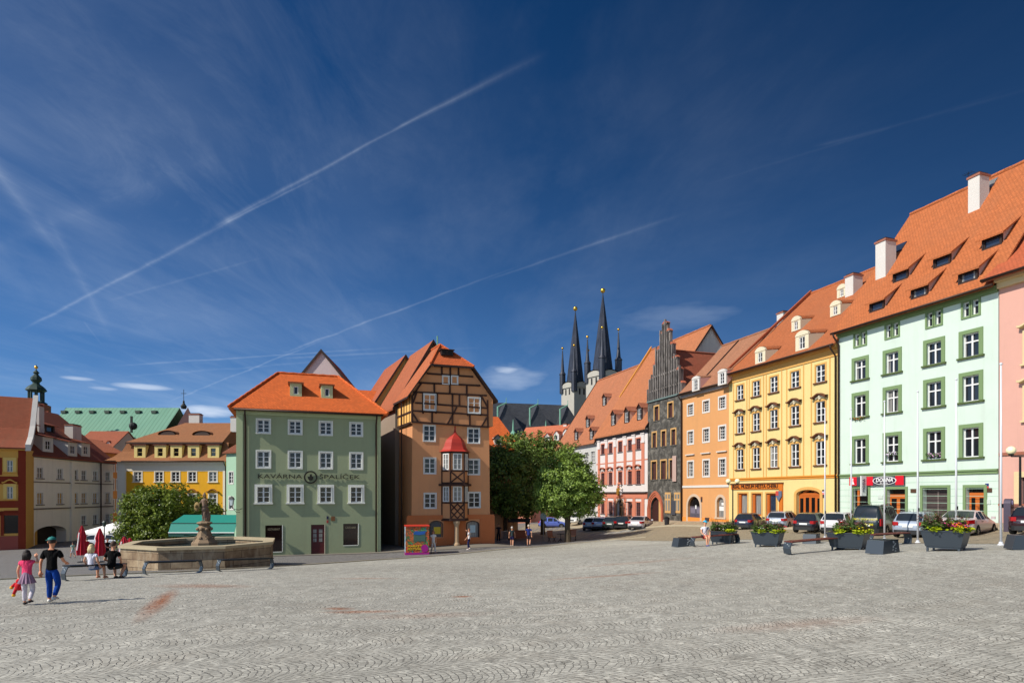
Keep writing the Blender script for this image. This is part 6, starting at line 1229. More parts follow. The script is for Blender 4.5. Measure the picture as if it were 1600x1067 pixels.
def strip(name, left, right, mat, off, n=None, thick=0.0, kind='structure'):
    # a ribbon between two polylines, laid on the ground
    def res(pl, k):
        pl = [Vector(p) for p in pl]; d = [0]
        for a, b in zip(pl, pl[1:]): d.append(d[-1] + (b - a).length)
        out = []
        for i in range(k + 1):
            s_ = d[-1] * i / k; j = max(q for q in range(len(d)) if d[q] <= s_ + 1e-9); j = min(j, len(pl) - 2); t_ = (s_ - d[j]) / max(1e-9, d[j + 1] - d[j]); out.append(pl[j].lerp(pl[j + 1], t_))
        return out, d[-1]
    _, L = res(left, 2); k = n or max(4, int(L / .6)); a, _ = res(left, k); b, _ = res(right, k); w = max((p - q).length for p, q in zip(a, b)); kk = max(1, int(w / .7)); v = []; f = []
    for p, q in zip(a, b):
        for j in range(kk + 1): r = p.lerp(q, j / kk); v.append((r.x, r.y))
    z = CZ - drops(np.array(v)) + off; n_ = kk + 1
    V = [(x, y, zz) for (x, y), zz in zip(v, z)]
    for i in range(k):
        for j in range(kk): c = i * n_ + j; f.append((c, c + 1, c + n_ + 1, c + n_))
    if thick:
        base = len(V); 
        for i in range(k + 1): V.append((*v[i * n_], z[i * n_] - thick)); V.append((*v[i * n_ + kk], z[i * n_ + kk] - thick))
        for i in range(k):
            f.append((i * n_, (i + 1) * n_, base + 2 * (i + 1), base + 2 * i)); f.append(((i + 1) * n_ + kk, i * n_ + kk, base + 2 * i + 1, base + 2 * (i + 1) + 1))
    me = bpy.data.meshes.new(name); me.from_pydata(V, [], f); me.materials.append(mat); me.validate(); o = bpy.data.objects.new(name, me); COL.objects.link(o)
    bm_flip(me); return tag(o, kind=kind)
def bm_flip(me):
    up = sum(p.normal.z * p.area for p in me.polygons)
    if up < 0: me.flip_normals()
def ground():
    CO = cobble_mat('cobbles', (234, 231, 217), (126, 124, 116), .092, True)
    xs = np.concatenate([np.arange(-130, -30, 2.5), np.arange(-30, 36, .75), np.arange(36, 120, 3)]); ys = np.concatenate([np.arange(-14, 4, 1.0), np.arange(4, 60, .75), np.arange(60, 150, 2.5)])
    sheet('plaza', xs, ys, CO)
    # darker paved street on the left and behind, its border with the square is a kerb line seen in the photograph
    line = [(-60, 10.0), (-34, 17.0), (-20.5, 19.8), (-13.5, 24.6), (-8.2, 36.5), (-3.2, 42.8), (0, 46.2), (4, 50.5), (7.5, 51.5), (11, 50)]
    far = [(-105, 60), (-95, 100), (-70, 120), (-50, 125), (-25, 125), (-5, 120), (6, 110), (9, 90), (13, 70), (14.5, 58)]
    ST = cobble_mat('street_paving', (130, 127, 124), (98, 96, 95), .13, False, stain=False, grout=(.03, .028, .026, 1))
    strip('street', line, far, ST, .012, n=90)
    KB = simple((168, 158, 136), .9, var=.25, scale=1.5, name='kerb_stone'); a = [Vector(p) for p in line]; b = []
    for i, p in enumerate(a): d = (a[min(i + 1, len(a) - 1)] - a[max(i - 1, 0)]).normalized(); b.append(p + Vector((-d.y, d.x)) * .22)
    strip('kerb', line, [tuple(q) for q in b], KB, .05, n=140, thick=.1)
    # pavement along the right-hand row with its kerb
    PV = cobble_mat('pavement_slabs', (170, 154, 128), (142, 126, 104), .3, False, stain=False, grout=(.09, .08, .065, 1))
    f0 = [(38 - .337 * D, D) for D in (5, 20, 30, 40, 50, 60, 70, 80, 92)]; off = lambda k: [(x - .948 * k, y - .32 * k) for x, y in f0]
    strip('pavement', f0, off(2.6), PV, .11, thick=.0); strip('pavement_kerb', off(2.6), off(2.8), KB, .115, thick=.14)
    PK = cobble_mat('parking_setts', (160, 148, 124), (128, 116, 96), .12, False, stain=False, grout=(.06, .05, .04, 1)); strip('parking_strip', off(2.8), off(11.5), PK, .012)
    # pavement round the old houses
    gp = Vector((-19.05, 42)); u = UG; nn = Vector((-u.y, u.x)); pts = [gp + u * s_ for s_ in (-2, 2, 6, 10, 13.5, 17, 20.5)]; 
    strip('house_pavement', [tuple(p - nn * .95) for p in pts], [tuple(p + nn * 1.6) for p in pts], plaster((120, 114, 104), .3), .06, thick=.08)
    # land to the horizon, below the town
    m = MB(); m.quad((-3000, -3000, -9), (3000, -3000, -9), (3000, 3000, -9), (-3000, 3000, -9)); tag(m.build('ground', simple((96, 100, 66), .95, name='fields')), kind='structure')
# ------------------------------------------------------------------ trees
def leaf_mat(name, dark, light, trans=0.25):
    t = NT(name); ge = t.node('ShaderNodeNewGeometry'); n = t.noise(t.coord(), .55, 3); r = ge.outputs['Random Per Island']
    col = t.mix(r, srgb(*dark), srgb(*light)); col = t.mix(t.math('MULTIPLY', t.math('SUBTRACT', n, .45, clamp=True), 2.5, clamp=True), col, sc(srgb(*light), 1.15))
    t.put(t.b, 'Base Color', col); t.b.inputs['Roughness'].default_value = .5; t.b.inputs['Specular IOR Level'].default_value = .35
    tr = t.node('ShaderNodeBsdfTranslucent'); t.L.new(t.mix(.5, col, (0.16, 0.22, 0.02, 1)), tr.inputs[0]); ms = t.node('ShaderNodeMixShader'); ms.inputs[0].default_value = trans
    t.L.new(t.b.outputs[0], ms.inputs[1]); t.L.new(tr.outputs[0], ms.inputs[2]); t.L.new(ms.outputs[0], t.N['Material Output'].inputs[0]); return t.m
def leaf_cloud(name, blobs, n, size, mat, parent, seed, shell=0.55, up=0.35):
    # blobs: (cx,cy,cz,rx,ry,rz). Leaves sit in clumps near the surface of the blobs, each a small folded pair of faces
    g = np.random.default_rng(seed); B = np.array(blobs, float); w = (B[:, 3] * B[:, 4] * B[:, 5]) ** (2 / 3); w /= w.sum()
    nc = max(30, n // 38); bi = g.choice(len(B), nc, p=w); d = g.normal(size=(nc, 3)); d /= np.linalg.norm(d, axis=1)[:, None]
    rad = 1 - shell * g.random(nc) ** 1.7; rad *= 1 + .10 * np.sin(d[:, 0] * 7 + seed) * np.cos(d[:, 2] * 6) + g.normal(size=nc) * .04
    cc = B[bi, :3] + d * B[bi, 3:6] * rad[:, None]; ci = g.integers(0, nc, n); cs = g.uniform(.5, 1.25, nc) * size * 3.0
    off = g.normal(size=(n, 3)) * .55; p = cc[ci] + off * cs[ci][:, None] * np.array([1, 1, .75])
    out = d[ci] + g.normal(size=(n, 3)) * .75; out[:, 2] += up; out /= np.linalg.norm(out, axis=1)[:, None]
    a = np.cross(out, g.normal(size=(n, 3))); a /= np.linalg.norm(a, axis=1)[:, None] + 1e-9; b = np.cross(out, a); s = size * g.uniform(.6, 1.25, n)[:, None]
    L, Wd = s * .9, s * .5
    v0, v1, v2, v3 = p - a * L, p + b * Wd + out * s * .12, p + a * L, p - b * Wd + out * s * .12
    V = np.stack([v0, v1, v2, v3], 1).reshape(-1, 3); me = bpy.data.meshes.new(name); me.vertices.add(4 * n); me.vertices.foreach_set('co', V.ravel()); me.loops.add(4 * n); me.loops.foreach_set('vertex_index', np.arange(4 * n)); me.polygons.add(n)
    me.polygons.foreach_set('loop_start', np.arange(0, 4 * n, 4)); me.polygons.foreach_set('loop_total', np.full(n, 4)); me.update(); me.materials.append(mat)
    return link_mesh(name, me, parent)
def bark():
    if 'bark' in _M: return _M['bark']
    t = NT('bark'); n = t.noise(t.mapping(t.coord(), (6, 6, 1.2)), 3, 5, .6, .4); t.bump(n, .8, .04); _M['bark'] = t.fin(t.ramp(n, [(.35, srgb(52, 44, 36)), (.65, srgb(104, 92, 76))]), .95, spec=.1); return _M['bark']
def tree(name, label, pos, blobs, n, size, leaf, seed, trunk_r=.2, fork=2.2, group=None):
    root = empty(name, pos, 0, label, 'tree', group); rr = random.Random(seed); m = MB()
    cz = sum(b[2] for b in blobs) / len(blobs); m.tube([(0, 0, -.3), (.02, 0, .3), (-.02, .03, fork * .6), (0, 0, fork)], [trunk_r * 1.35, trunk_r * 1.05, trunk_r * .9, trunk_r * .95], 10)
    for i in range(7):
        bl = blobs[i % len(blobs)]; a = i * 2.4 + rr.uniform(-.4, .4); q = rr.uniform(.35, .7); e = Vector((bl[0] + bl[3] * q * math.cos(a), bl[1] + bl[4] * q * math.sin(a), bl[2] + bl[5] * rr.uniform(-.1, .5)))
        s_ = Vector((0, 0, fork * rr.uniform(.85, 1.0))); mid = s_.lerp(e, .5) + Vector((rr.uniform(-.2, .2), rr.uniform(-.2, .2), .25)); m.tube([s_, s_.lerp(mid, .5) + Vector((0, 0, .1)), mid, e], [trunk_r * .6, trunk_r * .48, trunk_r * .34, trunk_r * .12], 7)
        for k in range(2): e2 = mid + Vector((rr.uniform(-1, 1), rr.uniform(-1, 1), rr.uniform(.4, 1.1))) * bl[3] * .45; m.tube([mid, mid.lerp(e2, .5) + Vector((0, 0, .08)), e2], [trunk_r * .28, trunk_r * .2, trunk_r * .07], 5)
    m.build('trunk', bark(), root); leaf_cloud('crown', blobs, n, size, leaf, root, seed); return root
def trees():
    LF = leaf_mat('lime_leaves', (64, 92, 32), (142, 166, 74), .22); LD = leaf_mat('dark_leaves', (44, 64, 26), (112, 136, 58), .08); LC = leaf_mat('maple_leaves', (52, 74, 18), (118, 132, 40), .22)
    g = 'lime trees beside the half-timbered house'
    tree('lime_tree', 'round bright green lime tree standing in front of the darker ones, chairs at its foot', G(887, 53.6), [(0, 0, 4.7, 2.9, 2.7, 2.4), (-.9, -.2, 3.9, 2.1, 2.0, 1.6), (1.2, .1, 4.0, 1.95, 2.0, 1.7), (.1, 0, 6.3, 2.0, 2.0, 1.8)], 34000, .125, LF, 3, .27, 2.1, g)
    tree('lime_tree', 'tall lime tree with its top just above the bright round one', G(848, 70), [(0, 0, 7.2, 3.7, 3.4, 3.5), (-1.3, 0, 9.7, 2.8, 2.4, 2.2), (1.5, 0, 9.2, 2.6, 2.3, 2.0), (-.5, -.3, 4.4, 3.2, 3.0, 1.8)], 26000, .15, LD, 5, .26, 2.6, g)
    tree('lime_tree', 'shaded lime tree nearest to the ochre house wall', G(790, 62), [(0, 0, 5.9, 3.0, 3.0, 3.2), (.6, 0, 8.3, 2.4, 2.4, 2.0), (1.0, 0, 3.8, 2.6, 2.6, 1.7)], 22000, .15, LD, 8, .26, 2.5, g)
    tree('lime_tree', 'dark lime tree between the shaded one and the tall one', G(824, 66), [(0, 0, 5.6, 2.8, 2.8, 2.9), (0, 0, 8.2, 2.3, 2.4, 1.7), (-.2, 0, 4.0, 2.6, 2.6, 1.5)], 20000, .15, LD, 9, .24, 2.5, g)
    tree('maple_tree', 'low broad maple tree in front of the yellow mansard house', G(250, 52), [(-1.1, 0, 3.5, 2.4, 2.2, 2.2), (.6, 0, 3.8, 2.0, 2.2, 2.4), (-2.0, 0, 2.1, 1.5, 1.8, 1.6), (1.6, 0, 2.7, 1.5, 1.8, 1.4), (.3, -.4, 1.9, 2.2, 2, 1.3)], 26000, .14, LC, 12, .2, 1.3)
    tree('maple_tree', 'smaller maple tree behind the fountain statue', G(312, 60), [(0, 0, 3.4, 1.7, 2.0, 1.5), (.9, 0, 2.9, 1.3, 1.6, 1.2)], 11000, .14, LC, 14, .15, 1.4)

# ------------------------------------------------------------------ people
def hand(mb, w, d, s, side, curl=0.5, n=5, mat=0, fwd=(0, -1, 0)):
    # palm and five separate bent fingers, rooted in the palm; d: direction of the hand, side: +1 right, -1 left
    d = Vector(d).normalized(); f = Vector(fwd); x = d.cross(f); x = x.normalized() if x.length > .1 else Vector((1, 0, 0)); nrm = x.cross(d).normalized(); w = Vector(w)
    mb.tube([w - d * .01 * s, w + d * .03 * s, w + d * .058 * s], [.017 * s, .026 * s, .022 * s], 6, mat)
    for k, (o, ln) in enumerate(((-.018, .040), (-.006, .046), (.006, .043), (.018, .034))):
        b = w + d * .052 * s + x * o * s; m1 = b + (d * math.cos(curl * .6) + nrm * math.sin(curl * .6)) * ln * .5 * s; e = m1 + (d * math.cos(curl * 1.6) + nrm * math.sin(curl * 1.6)) * ln * .5 * s
        mb.tube([b - d * .012 * s, b, m1, e], [.0062 * s, .0062 * s, .0056 * s, .0042 * s], n, mat)
    b = w + d * .018 * s - x * .018 * s * side; m1 = b + (d * .7 - x * side * .7).normalized() * .022 * s; mb.tube([b, m1, m1 + (d + nrm * .4).normalized() * .02 * s], [.008 * s, .0072 * s, .005 * s], n, mat)
def skin(verts, edges, level=1, root=0):
    me = bpy.data.meshes.new('skeleton'); me.from_pydata([v[:3] for v in verts], edges, []); o = bpy.data.objects.new('skeleton', me); COL.objects.link(o)
    mod = o.modifiers.new('skin', 'SKIN'); mod.use_smooth_shade = True; mod.branch_smoothing = .6
    for i, v in enumerate(verts): r = v[3]; me.skin_vertices[0].data[i].radius = (r, v[4] if len(v) > 4 else r)
    me.skin_vertices[0].data[root].use_root = True; s = o.modifiers.new('sub', 'SUBSURF'); s.levels = level; s.render_levels = level
    dg = bpy.context.evaluated_depsgraph_get(); dg.update(); r = bpy.data.meshes.new_from_object(o.evaluated_get(dg)); bpy.data.objects.remove(o); bpy.data.meshes.remove(me); return r
def joinmesh(me, mb):
    n = len(me.vertices); V = [tuple(v.co) for v in me.vertices] + mb.v; Fc = [tuple(p.vertices) for p in me.polygons] + [tuple(n + i for i in f) for f in mb.f]; r = bpy.data.meshes.new('body'); r.from_pydata(V, [], Fc); r.polygons.foreach_set('use_smooth', [True] * len(r.polygons)); r.update(); return r
POSES = {
    'stand': dict(lk=(-.06, .01, .27), la=(-.062, .0, .04), rk=(.06, .01, .27), ra=(.062, .0, .04), le=(-.14, .01, .62), lw=(-.15, .03, .475), re=(.14, .01, .62), rw=(.15, .03, .475)),
    'walk': dict(lk=(-.055, .06, .275), la=(-.055, .09, .045), rk=(.055, .00, .27), ra=(.055, -.12, .075), le=(-.14, -.05, .63), lw=(-.145, -.02, .48), re=(.14, .05, .63), rw=(.14, .12, .50)),
    'walk2': dict(lk=(-.055, .03, .27), la=(-.055, .03, .04), rk=(.06, .07, .28), ra=(.06, -.03, .08), le=(-.145, .03, .63), lw=(-.13, .12, .52), re=(.145, -.04, .63), rw=(.15, -.02, .48)),
    'sit': dict(lk=(-.07, .25, .53), la=(-.08, .26, .30), rk=(.07, .25, .53), ra=(.08, .26, .30), le=(-.14, .04, .66), lw=(-.08, .15, .58), re=(.14, .04, .66), rw=(.08, .15, .58)),
    'hero': dict(lk=(-.06, .06, .28), la=(-.07, .05, .04), rk=(.07, .0, .27), ra=(.09, -.02, .04), le=(-.19, .03, .74), lw=(-.16, .10, .88), re=(.18, .02, .66), rw=(.17, .12, .56)),
}
def person(name, label, pos, h, az, pose='stand', skin_c=(196, 142, 112), hair=(60, 42, 30), long_hair=False, top=(30, 30, 32), bottom=(40, 52, 80), shorts=False, shoes=(40, 36, 34), cap=None, skirt=None, sleeves=.5, over=None, level=1, girth=1.0, head_turn=0.0, group=None, cat='person', mono=None, lean=0.0, bag=False, visor=0.0):
    # az: heading in degrees clockwise from +Y. local frame: x right, y forward
    root = empty(name, pos, -R(az), label, cat, group); J = dict(POSES[pose]); J.update(over or {}); g = girth
    seat = pose == 'sit'; dz = -.285 if seat else 0.0
    L = lambda x, y, z: Vector((x, y + lean * max(0, z - .52), z + dz)) * h
    Z = lambda k: Vector((J[k][0], J[k][1] + lean * max(0, J[k][2] - .52) * (k in ('le', 'lw', 're', 'rw')), J[k][2] + dz)) * h
    pts = {'pel': (L(0, 0, .53), .068, .052), 'wai': (L(0, 0, .62), .062, .045), 'che': (L(0, 0, .735), .078, .052), 'shm': (L(0, 0, .80), .060, .042), 'nec': (L(0, -.002, .845), .026, .026), 'jaw': (L(0, .012, .885), .036, .042), 'hea': (L(0, .004, .935), .046, .054), 'top': (L(0, .0, .972), .034, .040),
           'ls': (L(-.098, 0, .79), .030, .030), 'rs': (L(.098, 0, .79), .030, .030), 'le': (Z('le'), .023, .022), 're': (Z('re'), .023, .022), 'lw': (Z('lw'), .015, .014), 'rw': (Z('rw'), .015, .014),
           'lh': (L(-.048, 0, .50), .046, .050), 'rh': (L(.048, 0, .50), .046, .050), 'lk': (Z('lk'), .033, .034), 'rk': (Z('rk'), .033, .034), 'la': (Z('la'), .019, .021), 'ra': (Z('ra'), .019, .021)}
    for a, b, c, q in (('lh', 'lk', 'lt', .45), ('rh', 'rk', 'rt', .45), ('lk', 'la', 'lc', .35), ('rk', 'ra', 'rc', .35)): pts[c] = (pts[a][0].lerp(pts[b][0], q), .047 if c[1] == 't' else .034, .047 if c[1] == 't' else .034)
    for a, c in (('la', 'lf'), ('ra', 'rf')): pts[c] = (pts[a][0] + Vector((.008 if a == 'ra' else -.008, .075, -.022)) * h, .018, .012)
    E = [('pel', 'wai'), ('wai', 'che'), ('che', 'shm'), ('shm', 'nec'), ('nec', 'jaw'), ('jaw', 'hea'), ('hea', 'top'), ('shm', 'ls'), ('shm', 'rs'), ('ls', 'le'), ('rs', 're'), ('le', 'lw'), ('re', 'rw'), ('pel', 'lh'), ('pel', 'rh'), ('lh', 'lt'), ('lt', 'lk'), ('lk', 'lc'), ('lc', 'la'), ('rh', 'rt'), ('rt', 'rk'), ('rk', 'rc'), ('rc', 'ra'), ('la', 'lf'), ('ra', 'rf')]
    def sk(names, edges, grow, lv, extra=None):
        P_ = dict(pts); P_.update(extra or {}); idx = {n: i for i, n in enumerate(names)}
        vs = [(*P_[n][0], P_[n][1] * h * (g if n in ('pel', 'wai', 'che') else 1) + grow * h, P_[n][2] * h + grow * h) for n in names]; return skin(vs, [(idx[a], idx[b]) for a, b in edges], lv)
    full = dict(pts)
    if mono is None:
        for k, q in (('pel', .8), ('wai', .8), ('che', .82), ('shm', .7), ('ls', .72), ('rs', .72), ('lh', .8), ('rh', .8), ('lt', .85), ('rt', .85)): pts[k] = (pts[k][0] - Vector((0, 0, .008 * h if k == 'shm' else 0)), pts[k][1] * q, pts[k][2] * q)
    body = sk(list(pts), E, 0, level); pts = full; m = MB()
    for k, e, s_ in (('lw', 'le', -1), ('rw', 're', 1)): hand(m, pts[k][0], pts[k][0] - pts[e][0], h, s_, .5 if not seat else .9, fwd=(0, 1, 0))
    hc = pts['hea'][0]; ct, st = math.cos(R(head_turn)), math.sin(R(head_turn)); hx = lambda x, y, z: hc + Vector((x * ct + y * st, -x * st + y * ct, z)) * h
    m.tube([hx(0, .048, .010), hx(0, .066, -.012), hx(0, .054, -.016)], [.004 * h, .009 * h, .006 * h], 6)
    for s_ in (-1, 1): m.ball(tuple(hx(s_ * .047, -.002, -.008)), .012 * h, 6, sz=1.5)
    body = joinmesh(body, m); MS = simple(skin_c, .55, var=.05) if mono is None else mono; body.materials.append(MS); bo = link_mesh('body', body, root)
    if mono is not None: return root, pts, h
    m = MB()
    for s_ in (-1, 1): m.ball(tuple(hx(s_ * .019, .050, .002)), .0065 * h, 6)
    m.build('eyes', simple((30, 24, 22), .4), root); m = MB(); m.tube([hx(-.014, .054, -.032), hx(0, .057, -.033), hx(.014, .054, -.032)], .0035 * h, 5); m.build('mouth', simple((150, 80, 76), .5), root)
    # hair: a cap of hair over the skull, longer strands at the back if the person wears it long
    m = MB(); n = 12; rows = 7
    base = len(m.v); 
    for i in range(rows + 1):
        ph = math.pi * .62 * i / rows
        for k in range(n):
            a = 2 * math.pi * k / n; back = .5 - .5 * math.sin(a); z = math.cos(ph) * .060; r_ = math.sin(ph); z -= (.0 if i < 4 else (i - 3) * .004) * back
            if i >= 5 and math.sin(a) > .3: r_ *= .93; z = max(z, .012)
            q = hx(.053 * r_ * math.cos(a), .060 * r_ * math.sin(a) - .006, z + .012); m.v.append(tuple(q))
    for i in range(rows):
        for k in range(n): k2 = (k + 1) % n; m.f.append((base + i * n + k, base + (i + 1) * n + k, base + (i + 1) * n + k2, base + i * n + k2)); m.m.append(0)
    if long_hair:
        for k in range(13):
            a = math.pi * (1.0 + k / 12) ; q0 = hx(.045 * math.cos(a), .05 * math.sin(a), .02); q1 = hx(.056 * math.cos(a), .058 * math.sin(a), -.04); q2 = hx(.06 * math.cos(a), .05 * math.sin(a) - .012, -.10 - .012 * (k % 3)); m.tube([q0, q1, q2], [.016 * h, .019 * h, .007 * h], 6)
    m.build('hair', simple(hair, .7, var=.3), root, smooth=True)
    if cap:
        m = MB(); base = 0; V = []
        for i in range(5):
            ph = math.pi * .5 * i / 4
            for k in range(14): a = 2 * math.pi * k / 14; V.append(tuple(hx(.058 * math.sin(ph) * math.cos(a), .064 * math.sin(ph) * math.sin(a) - .004, .03 + .046 * math.cos(ph))))
        m.add(V, [(i * 14 + k, (i + 1) * 14 + k, (i + 1) * 14 + (k + 1) % 14, i * 14 + (k + 1) % 14) for i in range(4) for k in range(14)]); m.ball(tuple(hx(0, 0, .078)), .006 * h, 5)
        va = R(visor); vx = lambda x, y, z: hx(x * math.cos(va) + y * math.sin(va), -x * math.sin(va) + y * math.cos(va), z)
        m.add([vx(-.045, .045, .03), vx(-.035, .11, .02), vx(.035, .11, .02), vx(.045, .045, .03), vx(-.045, .045, .024), vx(-.035, .11, .014), vx(.035, .11, .014), vx(.045, .045, .024)], [(0, 3, 2, 1), (4, 5, 6, 7), (1, 2, 6, 5), (0, 1, 5, 4), (2, 3, 7, 6)]); m.build('cap', simple(cap, .7), root, smooth=True)
    # clothes follow the body a little outside it
    ex = {'lm': (pts['ls'][0].lerp(pts['le'][0], sleeves), .026, .026), 'rm': (pts['rs'][0].lerp(pts['re'][0], sleeves), .026, .026), 'hem': (L(0, 0, .49), .072, .058), 'col': (L(0, -.004, .832), .030, .030)}
    nm = ['che', 'wai', 'pel', 'hem', 'shm', 'col', 'ls', 'rs', 'lm', 'rm']; ed = [('che', 'wai'), ('wai', 'pel'), ('pel', 'hem'), ('che', 'shm'), ('shm', 'col'), ('shm', 'ls'), ('shm', 'rs'), ('ls', 'lm'), ('rs', 'rm')]
    me = sk(nm, ed, .013, level, ex); me.materials.append(cloth(top)); link_mesh('shirt', me, root)
    if skirt:
        m = MB(); n = 28; prof = [(.062, .60), (.075, .56), (.105, .48), (.135, .40)]; B_ = []
        for i, (r_, z) in enumerate(prof):
            for k in range(n): a = 2 * math.pi * k / n; rr = r_ * (1 + (.10 * i / 3) * (1 if k % 2 else -1)); B_.append(tuple(L(rr * math.cos(a), rr * math.sin(a) * .9, z)))
        m.add(B_, [(i * n + k, (i + 1) * n + k, (i + 1) * n + (k + 1) % n, i * n + (k + 1) % n) for i in range(3) for k in range(n)]); m.build('skirt', simple(skirt, .8, var=.3, scale=20), root)
    legs = ['pel', 'wa2', 'lh', 'rh', 'lt', 'rt'] + (['lk', 'rk'] if not shorts else ['l5', 'r5']) + (['lc', 'rc', 'l9', 'r9'] if not shorts else []); ex = {'wa2': (L(0, 0, .575), .060, .046), 'l5': (pts['lt'][0].lerp(pts['lk'][0], .6), .046, .046), 'r5': (pts['rt'][0].lerp(pts['rk'][0], .6), .046, .046), 'l9': (pts['lc'][0].lerp(pts['la'][0], .85), .024, .024), 'r9': (pts['rc'][0].lerp(pts['ra'][0], .85), .024, .024)}
    ed = [('pel', 'wa2'), ('pel', 'lh'), ('pel', 'rh'), ('lh', 'lt'), ('rh', 'rt')] + ([('lt', 'l5'), ('rt', 'r5')] if shorts else [('lt', 'lk'), ('rt', 'rk'), ('lk', 'lc'), ('rk', 'rc'), ('lc', 'l9'), ('rc', 'r9')])
    me = sk(legs, ed, .007, level, ex); me.materials.append(cloth(bottom)); link_mesh('shorts' if shorts else 'trousers', me, root)
    for a in ('la', 'ra'):
        q = pts[a][0]; f_ = pts[a[0] + 'f'][0]; d = (f_ - q); d.z *= .6; m = MB(); m.tube([q - d * .35 + Vector((0, 0, -.010 * h)), q + Vector((0, 0, -.012 * h)), q + d * .6, f_ + d * .12], [.021 * h, .026 * h, .023 * h, .014 * h], 8); m.build('shoe', simple(shoes, .6), root, smooth=True)
    if bag:
        m = MB(); m.tube([L(-.09, .03, .82), L(-.03, .075, .74), L(.05, .08, .64), L(.10, .03, .56)], .008 * h, 6); m.ball(tuple(L(.11, .04, .54)), .045 * h, 8); m.build('shoulder_bag', BLACKMETAL, root)
    return root, pts, h
def people():
    r, pt, h = person('person', 'boy in black t-shirt, blue jeans and teal cap walking away', G(81, 13.2), 1.42, -3, 'walk', hair=(50, 34, 24), top=(16, 16, 17), bottom=(24, 66, 150), shoes=(214, 212, 206), cap=(20, 110, 104), level=2, head_turn=-30, visor=-30, sleeves=.75,
           over=dict(le=(-.13, -.05, .62), lw=(-.115, -.075, .485), re=(.15, .03, .64), rw=(.12, .13, .60), rk=(.07, .04, .28), ra=(.085, -.08, .09), lk=(-.045, .02, .27), la=(-.05, .02, .04)), skin_c=(206, 140, 104))
    r, pt, h = person('person', 'little girl in pink t-shirt and tulle skirt with dark loose hair', G(42, 12.8), 1.16, -8, 'walk2', hair=(34, 22, 20), long_hair=True, top=(226, 70, 110), bottom=(214, 206, 214), skirt=(150, 118, 140), shoes=(34, 28, 30), level=2, sleeves=.45, girth=1.1,
           over=dict(re=(.16, .05, .76), rw=(.10, .10, .86), le=(-.15, .0, .63), lw=(-.155, .04, .49)), skin_c=(208, 150, 118))
    q = r.matrix_basis @ pt['lw'][0] if False else None
    c, s_ = math.cos(R(8)), math.sin(R(8)); l = pt['lw'][0]; W = r.location + Vector((l.x * c - l.y * s_, l.x * s_ + l.y * c, l.z))
    toy = empty('plush_toy', (W.x, W.y, W.z - .34), R(8), 'red plush toy with yellow paws dangling from the girl\'s hand', 'toy'); RD = simple((186, 20, 30), .9); YW = simple((220, 160, 30), .8)
    m = MB(); m.ball((0, 0, .17), .075, 10, sz=1.3); m.ball((.0, 0, .27), .055, 10)
    for a, b in (((-.05, 0, .12), (-.10, .0, .0)), ((.05, 0, .12), (.12, 0, .02)), ((-.06, 0, .22), (-.13, 0, .16)), ((.06, 0, .22), (.10, 0, .13))): m.tube([a, b], [.035, .028], 8)
    m.build('plush_body', RD, toy, smooth=True)
    for b in ((-.10, .0, -.02), (.12, 0, .0), (-.14, 0, .14)): m = MB(); m.ball(b, .036, 8); m.build('paw', YW, toy, smooth=True)
    # seated pair on the left bench
    bz = gz(*P(143, 20.4)) + .02; 
    person('person', 'blonde woman in white t-shirt sitting on the left bench', (P(143, 20.35).x, P(143, 20.35).y, bz), 1.62, 5, 'sit', hair=(206, 184, 140), long_hair=True, top=(216, 214, 226), bottom=(110, 130, 170), shorts=True, shoes=(180, 120, 90), over=dict(le=(-.15, -.02, .66), lw=(-.14, .05, .56), re=(.15, -.02, .66), rw=(.14, .05, .56)))
    person('person', 'man in black t-shirt and shorts sitting on the left bench', (P(174, 20.75).x, P(174, 20.75).y, bz - .05), 1.78, 2, 'sit', hair=(70, 48, 34), top=(14, 14, 15), bottom=(40, 44, 46), shorts=True, lean=.15, shoes=(30, 30, 34), sleeves=.7, girth=1.12, over=dict(le=(-.17, .02, .64), lw=(-.10, .15, .60), lk=(-.11, .24, .53), rk=(.11, .24, .53), la=(-.05, .18, .30), ra=(.05, .18, .30)))
    person('person', 'man in white shirt, red shorts and turquoise cap sitting on the right bench', (*G(1101, 30.9).xy, G(1101, 30.9).z + .04), 1.74, 168, 'sit', hair=(70, 50, 40), top=(232, 230, 236), bottom=(222, 70, 66), shorts=True, cap=(40, 160, 190), shoes=(60, 70, 120), bag=True, visor=0, over=dict(lk=(-.02, .24, .56), la=(.06, .27, .30)), lean=.06)
    person('person', 'woman in white t-shirt and white trousers beside the painted kiosk', G(677, 43.6), 1.66, 150, 'walk', hair=(150, 110, 80), top=(226, 226, 230), bottom=(222, 220, 216), shoes=(200, 190, 180), long_hair=True, sleeves=.6)
    person('person', 'woman in white top and dark blue jeans by the arched window', G(733, 45.7), 1.62, -80, 'walk2', hair=(110, 70, 50), top=(224, 220, 222), bottom=(34, 40, 80), shoes=(210, 200, 196), over=dict(re=(.14, .06, .72), rw=(.06, .12, .86)))
    person('person', 'grey-haired woman in dark top and navy shorts walking towards the trees', G(800, 49.0), 1.6, 6, 'walk', hair=(196, 192, 186), top=(50, 60, 62), bottom=(36, 38, 74), shorts=True, shoes=(210, 190, 170), sleeves=.4)
    person('person', 'man in dark blue t-shirt and dark shorts walking towards the trees', G(826, 50.2), 1.78, 12, 'walk2', hair=(200, 186, 170), top=(38, 50, 110), bottom=(56, 50, 60), shorts=True, shoes=(50, 44, 44), sleeves=.6)
    person('person', 'child in pale top and white shorts running by the folded parasols', G(114, 50), 1.35, -70, 'walk', hair=(50, 40, 36), top=(170, 200, 190), bottom=(210, 206, 214), shorts=True, shoes=(60, 60, 90), over=dict(lk=(-.05, .10, .28), la=(-.05, .14, .07), ra=(.05, -.14, .09)))
